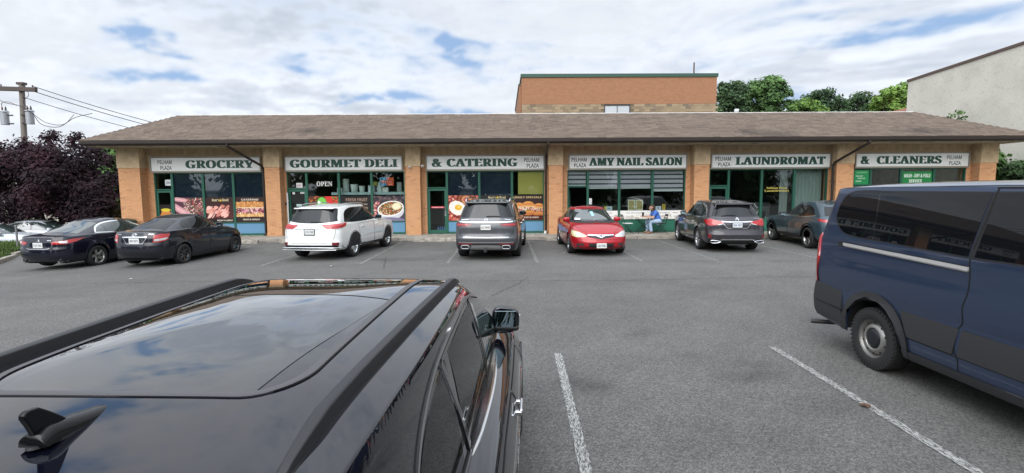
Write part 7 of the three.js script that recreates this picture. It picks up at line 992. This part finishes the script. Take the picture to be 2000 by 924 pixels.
// ---------------------------------------------------------------- street furniture at the left
{
  const t = thing('utility_pole', 'grey wooden utility pole with crossarm and two transformers', 'utility pole', [-28.5, -1, -31]), wood = std(lin(.20, .175, .15), .9), wood2 = std(lin(.09, .07, .06), .9), steel = std(lin(.36, .37, .39), .45, .4), dk = std(lin(.04, .035, .035), .6), porc = std(lin(.14, .05, .045), .4);
  part('pole', rod([0, 0, 0], [.42, 9.35, 0], .165, .135, 12), wood, t); const arm = part('crossarm', rbox(0, 0, 0, 2.9, .24, .2, .02), wood2, t); arm.position.set(-.05, 9.05, .18); arm.rotation.z = -.035; part('pole_cap', rbox(.42, 9.38, 0, .42, .14, .3, .03), wood2, t);
  for (const x of [-1.2, -.6, .75, 1.2]) { const i = part('insulator', new THREE.LatheGeometry([[0, 0], [.05, 0], [.02, .05], [.055, .07], [.02, .11], [.04, .13], [0, .15]].map((p) => new THREE.Vector2(...p)), 10), dk, t); i.position.set(x, 9.16 - x * .035, .18); }
  for (const [x, y] of [[-.62, 7.35], [.83, 7.38]]) { const b = part('transformer', new THREE.CylinderGeometry(.20, .20, .68, 20), steel, t); b.position.set(x, y, .12); const lid = part('lid', new THREE.CylinderGeometry(.18, .24, .08, 20), steel, b); lid.position.y = .43; for (const q of [-.1, .1]) { const u = part('bushing', new THREE.LatheGeometry([[.03, 0], [.06, .03], [.03, .07], [.06, .1], [.03, .14], [.05, .17], [.02, .22], [0, .3]].map((p) => new THREE.Vector2(...p)), 10), q < 0 ? porc : dk, b); u.position.set(q, .46, 0); } part('bracket', rbox(-Math.sign(x) * .33, .2, 0, .3, .07, .08, .01), dk, b); part('bracket', rbox(-Math.sign(x) * .33, -.28, 0, .3, .07, .08, .01), dk, b); }
  for (const [y, w] of [[5.6, .9], [5.25, .6]]) part('bracket', rbox(.28, y, .1, w, .08, .08, .01), dk, t);
  const wm = std(lin(.018, .018, .02), .6), P0 = (x, y, z) => [x, y, z];
  const sag = (a, b, s, r, lab) => { const pts = []; for (let i = 0; i <= 12; i++) { const q = i / 12; pts.push([mix(a[0], b[0], q), mix(a[1], b[1], q) - s * 4 * q * (1 - q), mix(a[2], b[2], q)]); } return single('overhead_wire', tube(pts, r, 40, 5), wm, lab, 'wire', 'wires from the utility pole'); };
  const T = [-28.5, -1, -31];
  sag([T[0] + 1.2, T[1] + 9.2, T[2] + .18], [-16.5, 5.2, -42], .5, .020, 'upper black wire running from the crossarm down behind the roof'); sag([T[0] + .95, T[1] + 9.0, T[2] + .18], [-16.4, 4.9, -42], .5, .022, 'second black wire from the crossarm running behind the roof'); sag([T[0] + .5, T[1] + 8.6, T[2] + .1], [-16.2, 4.7, -42], .6, .018, 'third black wire from below the crossarm running behind the roof');
  sag([T[0] + .3, T[1] + 5.7, T[2]], [-16, 3.4, -44], .4, .028, 'thick low cable from the pole towards the purple tree'); sag([T[0] + .3, T[1] + 5.4, T[2]], [-16, 3.0, -44], .4, .016, 'thin low cable under the thick one'); sag([T[0] + .35, T[1] + 6.1, T[2]], [-15, 3.9, -44], .3, .010, 'thin grey line above the thick low cable');
  sag([T[0] - .3, T[1] + 5.9, T[2]], [-48, 5.3, -30], .2, .018, 'low cable leaving the pole to the left'); sag([T[0] - 1.2, T[1] + 9.2, T[2]], [-48, 9.2, -30], .3, .016, 'high wire leaving the crossarm to the left');
  part('drop_wire', tube([[-1.3, 8.9, .2], [-.5, 8.3, .25], [.5, 8.05, .3], [1.2, 7.6, .35], [1.7, 7.0, .4], [2.6, 6.85, .3], [3.4, 7.4, .1], [3.9, 7.75, -.6]], .018, 60, 5), wm, t); part('drop_wire', tube([[.75, 7.9, .2], [1.2, 7.6, .3], [1.9, 7.1, .3], [2.8, 7.0, .2], [3.3, 7.6, 0]], .016, 50, 5), wm, t); part('drop_wire', tube([[-.72, 7.9, .12], [-.62, 8.25, .2], [-.2, 8.3, .2], [.2, 8.1, .2]], .016, 30, 5), porc, t); part('drop_wire', tube([[.83, 7.9, .1], [.6, 8.3, .2], [.95, 8.7, .2], [.8, 9.1, .2]], .014, 30, 5), wm, t);
}
{ // grass bank with a kerb at the left
  const kl = [[-15.6, -10], [-16.0, -14.2], [-16.9, -17], [-18.1, -19.4], [-18.8, -21.2], [-19.2, -24]], g = new MB(), r = rng(71), kb = new THREE.Group(); kb.name = 'kerb'; kb.userData.kind = 'structure'; scene.add(kb);
  for (let i = 0; i + 1 < kl.length; i++) { const [ax, az] = kl[i], [bx, bz] = kl[i + 1], n = Math.ceil(Math.hypot(bx - ax, bz - az) / 1.2); for (let k = 0; k < n; k++) { const p = [mix(ax, bx, k / n), mix(az, bz, k / n)], q = [mix(ax, bx, (k + 1) / n), mix(az, bz, (k + 1) / n)], l = Math.hypot(q[0] - p[0], q[1] - p[1]); const y = Math.min(gy(p[0], p[1]), gy(q[0], q[1])), m = part('kerbstone', rbox(0, 0, 0, l - .012, .34, .16, .02), concreteM2, kb); m.position.set((p[0] + q[0]) / 2, y - .03, (p[1] + q[1]) / 2); m.rotation.y = -Math.atan2(q[1] - p[1], q[0] - p[0]); g.quad([p[0] - .07, y + .10, p[1]], [q[0] - .07, y + .10, q[1]], [q[0] - 2.6, y + .12, q[1]], [p[0] - 2.6, y + .12, p[1]]); g.quad([q[0] - 2.6, y + .12, q[1]], [p[0] - 2.6, y + .12, p[1]], [p[0] - 3.4, -.95, p[1]], [q[0] - 3.4, -.95, q[1]]); } }
  struct('grass_bank', g.geo(), std(lin(.028, .040, .014), .95));
  const bl = new MB(); for (let i = 0; i < 9000; i++) { const t = r(), z = mix(-13, -23.5, t), k = kl.findIndex(([, zz]) => z > zz), [ax, az] = kl[k - 1], [bx, bz] = kl[k], x = mix(ax, bx, (z - az) / (bz - az)) - .1 - r() * 2.5, y = gy(x, z) + .10, h = .04 + r() * .09, a = r() * 6.3, w = .008; bl.col = [.05 + r() * .04, .09 + r() * .06, .018]; const dx = Math.cos(a), dz = Math.sin(a), lx = (r() - .5) * .08, lz = (r() - .5) * .08; bl.quad([x - dx * w, y - .02, z - dz * w], [x + dx * w, y - .02, z + dz * w], [x + lx + dx * w * .3, y + h, z + lz + dz * w * .3], [x + lx - dx * w * .3, y + h, z + lz - dz * w * .3]); }
  const o = single('grass', bl.geo(), std(0xffffff, .8, 0, { vertexColors: true }), 'short green grass on the bank at the left edge', 'grass'); stuff(o);
}
{ const t = thing('sign_post', 'thin grey post standing in the grass behind the black sedan', 'post', [-18.75, -.2, -19.9]); part('post', rod([0, 0, 0], [0, 1.0, 0], .035), std(lin(.25, .25, .25), .5, .5), t); part('cap', rbox(0, 1.01, 0, .08, .03, .08, .01), std(lin(.3, .3, .3), .5, .5), t); }
{ const t = thing('trash_bin', 'dark green bin with a rounded lid at the corner brick column', 'bin', [-15.75, .13, -21.5]); part('bin', new THREE.LatheGeometry([[0, 0], [.33, 0], [.38, .62], [.40, .64], [0, .64]].map((p) => new THREE.Vector2(...p)), 26), std(lin(.015, .03, .025), .5), t); part('lid', new THREE.LatheGeometry([[.41, .64], [.42, .70], [.36, .78], [.15, .83], [0, .84]].map((p) => new THREE.Vector2(...p)), 26), std(lin(.02, .05, .042), .35), t); part('flap', rbox(0, .72, .34, .34, .12, .06, .02), std(lin(.01, .01, .01), .6), t); }
// ---------------------------------------------------------------- the cafe table, chairs and the woman
const blackMetal = std(lin(.012, .013, .012), .45, .5), topM = std(lin(.62, .55, .44), .5);
{ const t = thing('cafe_table', 'small cafe table with pale top before the salon window', 'table', [5.98, .132, -21.85]); part('table_top', rbox(0, .68, 0, .78, .025, .52, .01), topM, t); for (const s of [-1, 1]) { part('leg', merge([rod([-.3, 0, s * .2], [.3, .66, s * .2], .013)]), blackMetal, t); part('leg', merge([rod([.3, 0, s * .2], [-.3, .66, s * .2], .013)]), blackMetal, t); } part('stretcher', rod([0, .33, -.2], [0, .33, .2], .01), blackMetal, t); }
function chair(label, x, z, turn, seatM) {
  const t = thing('folding_chair', label, 'chair', [x, .132, z], turn); part('seat', rbox(0, .445, 0, .40, .022, .38, .01), seatM, t); for (const s of [-1, 1]) { part('leg', rod([s * .19, 0, .22], [s * .19, .44, -.16], .011), blackMetal, t); part('leg', rod([s * .19, 0, -.24], [s * .19, .44, .12], .011), blackMetal, t); part('back_post', rod([s * .19, .44, -.16], [s * .19, .84, -.27], .011), blackMetal, t); } part('back_slat', rbox(0, .78, -.255, .38, .09, .014, .005), blackMetal, t); part('back_slat', rbox(0, .66, -.222, .38, .04, .014, .005), blackMetal, t); part('stretcher', rod([-.19, .1, .13], [.19, .1, .13], .008), blackMetal, t); return t;
}
chair('empty folding chair with white seat left of the cafe table', 5.28, -21.8, R(90), std(lin(.68, .68, .66), .5)); chair('black folding chair that the woman sits on', 6.72, -21.85, R(-90), blackMetal);
{ const t = thing('tumbler', 'tall black tumbler standing on the cafe table', 'tumbler', [5.96, .826, -21.88]); part('cup', new THREE.LatheGeometry([[0, 0], [.035, 0], [.045, .17], [.045, .19], [0, .19]].map((p) => new THREE.Vector2(...p)), 18), std(lin(.012, .012, .015), .4), t); part('lid', new THREE.LatheGeometry([[.047, .19], [.047, .205], [.02, .215], [0, .215]].map((p) => new THREE.Vector2(...p)), 18), std(lin(.02, .02, .02), .3), t); }
{ const t = thing('paper_pad', 'open pad of paper lying on the cafe table', 'paper', [5.86, .826, -21.78]); part('pad', rbox(0, .006, 0, .3, .012, .22, .002), std(lin(.7, .66, .6), .7), t); part('cover', rbox(-.17, .003, .02, .1, .006, .2, .002), std(lin(.35, .22, .14), .7), t); }
{ // seated woman, facing left along the shops (-x); joints in metres, origin under the hips on the sidewalk
  const t = thing('person', 'seated person in blue top and pale jeans, brown hair, leaning on the cafe table', 'person', [6.62, .132, -21.85]);
  const skin = std(lin(.46, .27, .19), .6), shirtM = std(lin(.055, .16, .52), .8), jeanM = std(lin(.34, .46, .60), .9), hairM = std(lin(.055, .026, .014), .6), shoeM = std(lin(.30, .14, .08), .7);
  const sd = (p, a, b, ra, rb) => { const dx = b[0] - a[0], dy = b[1] - a[1], dz = b[2] - a[2], L = dx * dx + dy * dy + dz * dz || 1e-9, q = clamp(((p[0] - a[0]) * dx + (p[1] - a[1]) * dy + (p[2] - a[2]) * dz) / L); return Math.hypot(p[0] - a[0] - dx * q, p[1] - a[1] - dy * q, p[2] - a[2] - dz * q) - mix(ra, rb, q); };
  function field(name, bones, m, k, cell, parent = t) {    // smooth union of tapered capsules, meshed
    const lo = [9, 9, 9], hi = [-9, -9, -9]; for (const [a, b, ra, rb] of bones) for (let i = 0; i < 3; i++) { lo[i] = Math.min(lo[i], a[i] - ra, b[i] - rb); hi[i] = Math.max(hi[i], a[i] + ra, b[i] + rb); }
    const c = [0, 1, 2].map((i) => (lo[i] + hi[i]) / 2), half = Math.max(hi[0] - lo[0], hi[1] - lo[1], hi[2] - lo[2]) / 2 + .035, N = Math.min(112, Math.ceil(half * 2 / cell)), mc = new MarchingCubes(N, m, false, false, 120000); mc.isolation = 0;
    for (let z = 0; z < N; z++) for (let y = 0; y < N; y++) for (let x = 0; x < N; x++) { const p = [c[0] + (x / (N / 2) - 1) * half, c[1] + (y / (N / 2) - 1) * half, c[2] + (z / (N / 2) - 1) * half]; let s = 0; for (const [a, b, ra, rb, sx] of bones) s += Math.exp(-sd(p, a, b, ra, rb) / k); mc.field[x + y * N + z * N * N] = k * Math.log(Math.max(s, 1e-30)); }
    mc.update(); const n = mc.count, g = new THREE.BufferGeometry(), pa = new Float32Array(n * 3), na = new Float32Array(n * 3); for (let i = 0; i < n; i++) for (let q = 0; q < 3; q++) { pa[i * 3 + q] = mc.positionArray[i * 3 + q] * half + c[q]; na[i * 3 + q] = mc.normalArray[i * 3 + q]; }
    g.setAttribute('position', new THREE.BufferAttribute(pa, 3)); g.setAttribute('normal', new THREE.BufferAttribute(na, 3)); g.setAttribute('uv', new THREE.BufferAttribute(new Float32Array(n * 2), 2)); return part(name, g, m, parent);
  }
  const hip = [0, .52, 0], chest = [-.13, .84, 0], neck = [-.21, .98, 0], head = [-.29, 1.10, 0];
  const arm = (s) => { const sh = [-.17, .90, s * .17], el = s > 0 ? [-.30, .70, s * .22] : [-.34, .71, s * .20], wr = s > 0 ? [-.56, .735, s * .12] : [-.60, .735, s * .10]; return { sh, el, wr }; };
  const leg = (s) => ({ h: [-.02, .53, s * .09], k: [-.40 - (s > 0 ? .0 : .06), .52, s * .11], a: [-.34 - (s > 0 ? 0 : .10), .09, s * .11] });
  const body = [[hip, [-.06, .66, 0], .13, .115], [[-.06, .66, 0], chest, .115, .125], [chest, neck, .11, .05], [neck, [-.25, 1.03, 0], .048, .05]]; for (const s of [1, -1]) { const { sh, el, wr } = arm(s), { h, k, a } = leg(s); body.push([chest, sh, .09, .058], [sh, el, .05, .038], [el, wr, .038, .026], [h, k, .085, .06], [k, a, .056, .036], [a, [a[0] - .12, .045, a[2]], .036, .028]); }
  // head joined to the body: skull, jaw, nose, ears; then hands with fingers, each in a finer grid
  const bodyM = field('body', body, skin, .016, .0125);
  field('head', [[[-.27, 1.12, 0], [-.31, 1.12, 0], .088, .080], [[-.32, 1.055, 0], [-.345, 1.03, 0], .055, .036], [[-.385, 1.095, 0], [-.402, 1.078, 0], .012, .014], [[-.25, 1.03, 0], [-.28, 1.07, 0], .05, .05], [[-.28, 1.09, .082], [-.28, 1.115, .085], .012, .014], [[-.28, 1.09, -.082], [-.28, 1.115, -.085], .012, .014], [[-.37, 1.045, -.015], [-.37, 1.045, .015], .008, .008]], skin, .010, .006);
  for (const s of [1, -1]) part('eye', (() => { const g = new THREE.SphereGeometry(.009, 10, 8); g.translate(-.376, 1.108, s * .032); return g; })(), std(lin(.03, .02, .015), .3), t);
  for (const s of [1, -1]) { const { wr } = arm(s), b = [[wr, [wr[0] - .07, wr[1] + .01, wr[2]], .026, .03]]; for (let f = 0; f < 4; f++) { const z = wr[2] + (f - 1.5) * .017, l = [.030, .036, .033, .026][f], x0 = wr[0] - .085; b.push([[x0, wr[1] + .014, z], [x0 - l, wr[1] + .012 + .003 * f, z], .0092, .0085], [[x0 - l, wr[1] + .012 + .003 * f, z], [x0 - l * 1.7, wr[1] - .012, z], .0085, .0075]); } b.push([[wr[0] - .03, wr[1] + .012, wr[2] - s * .026], [wr[0] - .075, wr[1] + .012, wr[2] - s * .048], .011, .009]); field('hand', b, skin, .005, .0035, t); }
  const shirt = [[[-.01, .56, 0], [-.06, .68, 0], .145, .132], [[-.06, .68, 0], chest, .130, .140], [chest, [-.18, .94, 0], .128, .075]], jeans = [[[.0, .50, 0], [-.02, .56, 0], .15, .14]]; for (const s of [1, -1]) { const { sh, el } = arm(s), { h, k, a } = leg(s); shirt.push([chest, sh, .105, .072], [sh, sh.map((v, i) => mix(v, el[i], .55)), .066, .058]); jeans.push([h, k, .10, .074], [k, [a[0], .14, a[2]], .072, .070]); }
  field('shirt', shirt, shirtM, .014, .0115); field('jeans', jeans, jeanM, .014, .0115);
  field('hair', [[[-.245, 1.14, 0], [-.29, 1.165, 0], .085, .078], [[-.22, 1.12, 0], [-.20, 1.0, 0], .075, .055], [[-.25, 1.13, .055], [-.25, .99, .07], .05, .035], [[-.25, 1.13, -.055], [-.25, .99, -.07], .05, .035]], hairM, .012, .008);
  for (const s of [1, -1]) { const { a } = leg(s); part('shoe', (() => { const g = new THREE.CapsuleGeometry(.042, .15, 5, 12); g.rotateZ(Math.PI / 2); g.scale(1, .75, 1); g.translate(a[0] - .07, .034, a[2]); return g; })(), shoeM, t); }
}
// small litter on the tarmac
{ const r = rng(91), cols = [[.6, .6, .58], [.5, .48, .40], [.10, .05, .03]]; for (const [x, z, c, lab] of [[-4.75, -14.0, 0, 'white scrap of litter behind the white suv'], [3.43, -4.66, 2, 'small dark leaf on the painted line near the van'], [1.95, -16.3, 0, 'white scrap of litter by the front wheel of the red sedan'], [-9.2, -12.6, 0, 'white scrap of litter on the tarmac behind the charcoal sedan']]) { const m = new MB(), s = .05; for (let i = 0; i < 6; i++) { const a = i, b = i + 1, h = () => .008 + r() * .02; m.tri([0, .012, 0], [Math.cos(a) * s * (.6 + r() * .6), h(), Math.sin(a) * s], [Math.cos(b) * s, h(), Math.sin(b) * s * (.6 + r() * .6)]); } const o = single(c === 2 ? 'fallen_leaf' : 'litter', m.geo(), std(lin(...cols[c]), .8), lab, c === 2 ? 'leaf' : 'litter'); o.position.set(x, gy(x, z) + .004, z); } }
// unseen trees, added behind the camera to darken reflections in the shop glass
for (const [x, z, h, w, lab] of [[-54, 12, 9, 6, 'added leafy tree far left of the camera, beyond the street'], [-42, 16, 9, 6, 'added leafy tree far left of the camera, nearer the lot'], [42, 17, 9, 6, 'added leafy tree far right of the camera'], [-30, 19, 9, 5, 'added leafy tree behind the camera, outermost at the left'], [-20, 21, 9, 5, 'added leafy tree behind the camera, second from the left'], [-10, 23, 8, 5, 'added leafy tree behind the camera, left of the middle'], [0, 24, 7.5, 5, 'added leafy tree behind the camera, in the middle'], [10, 24, 8, 5, 'added leafy tree behind the camera, right of the middle'], [20, 23, 8.5, 5, 'added leafy tree behind the camera, second from the right'], [30, 21, 8, 5, 'added leafy tree behind the camera, outermost at the right']]) tree('broad_tree', lab, x, 0, z, h, w, { base: .04, cols: DARKG, leaves: 6000, leaf: .34, seed: Math.round(x + 100), clump: .46, clumps: 20 });
renderer.render(scene, camera);
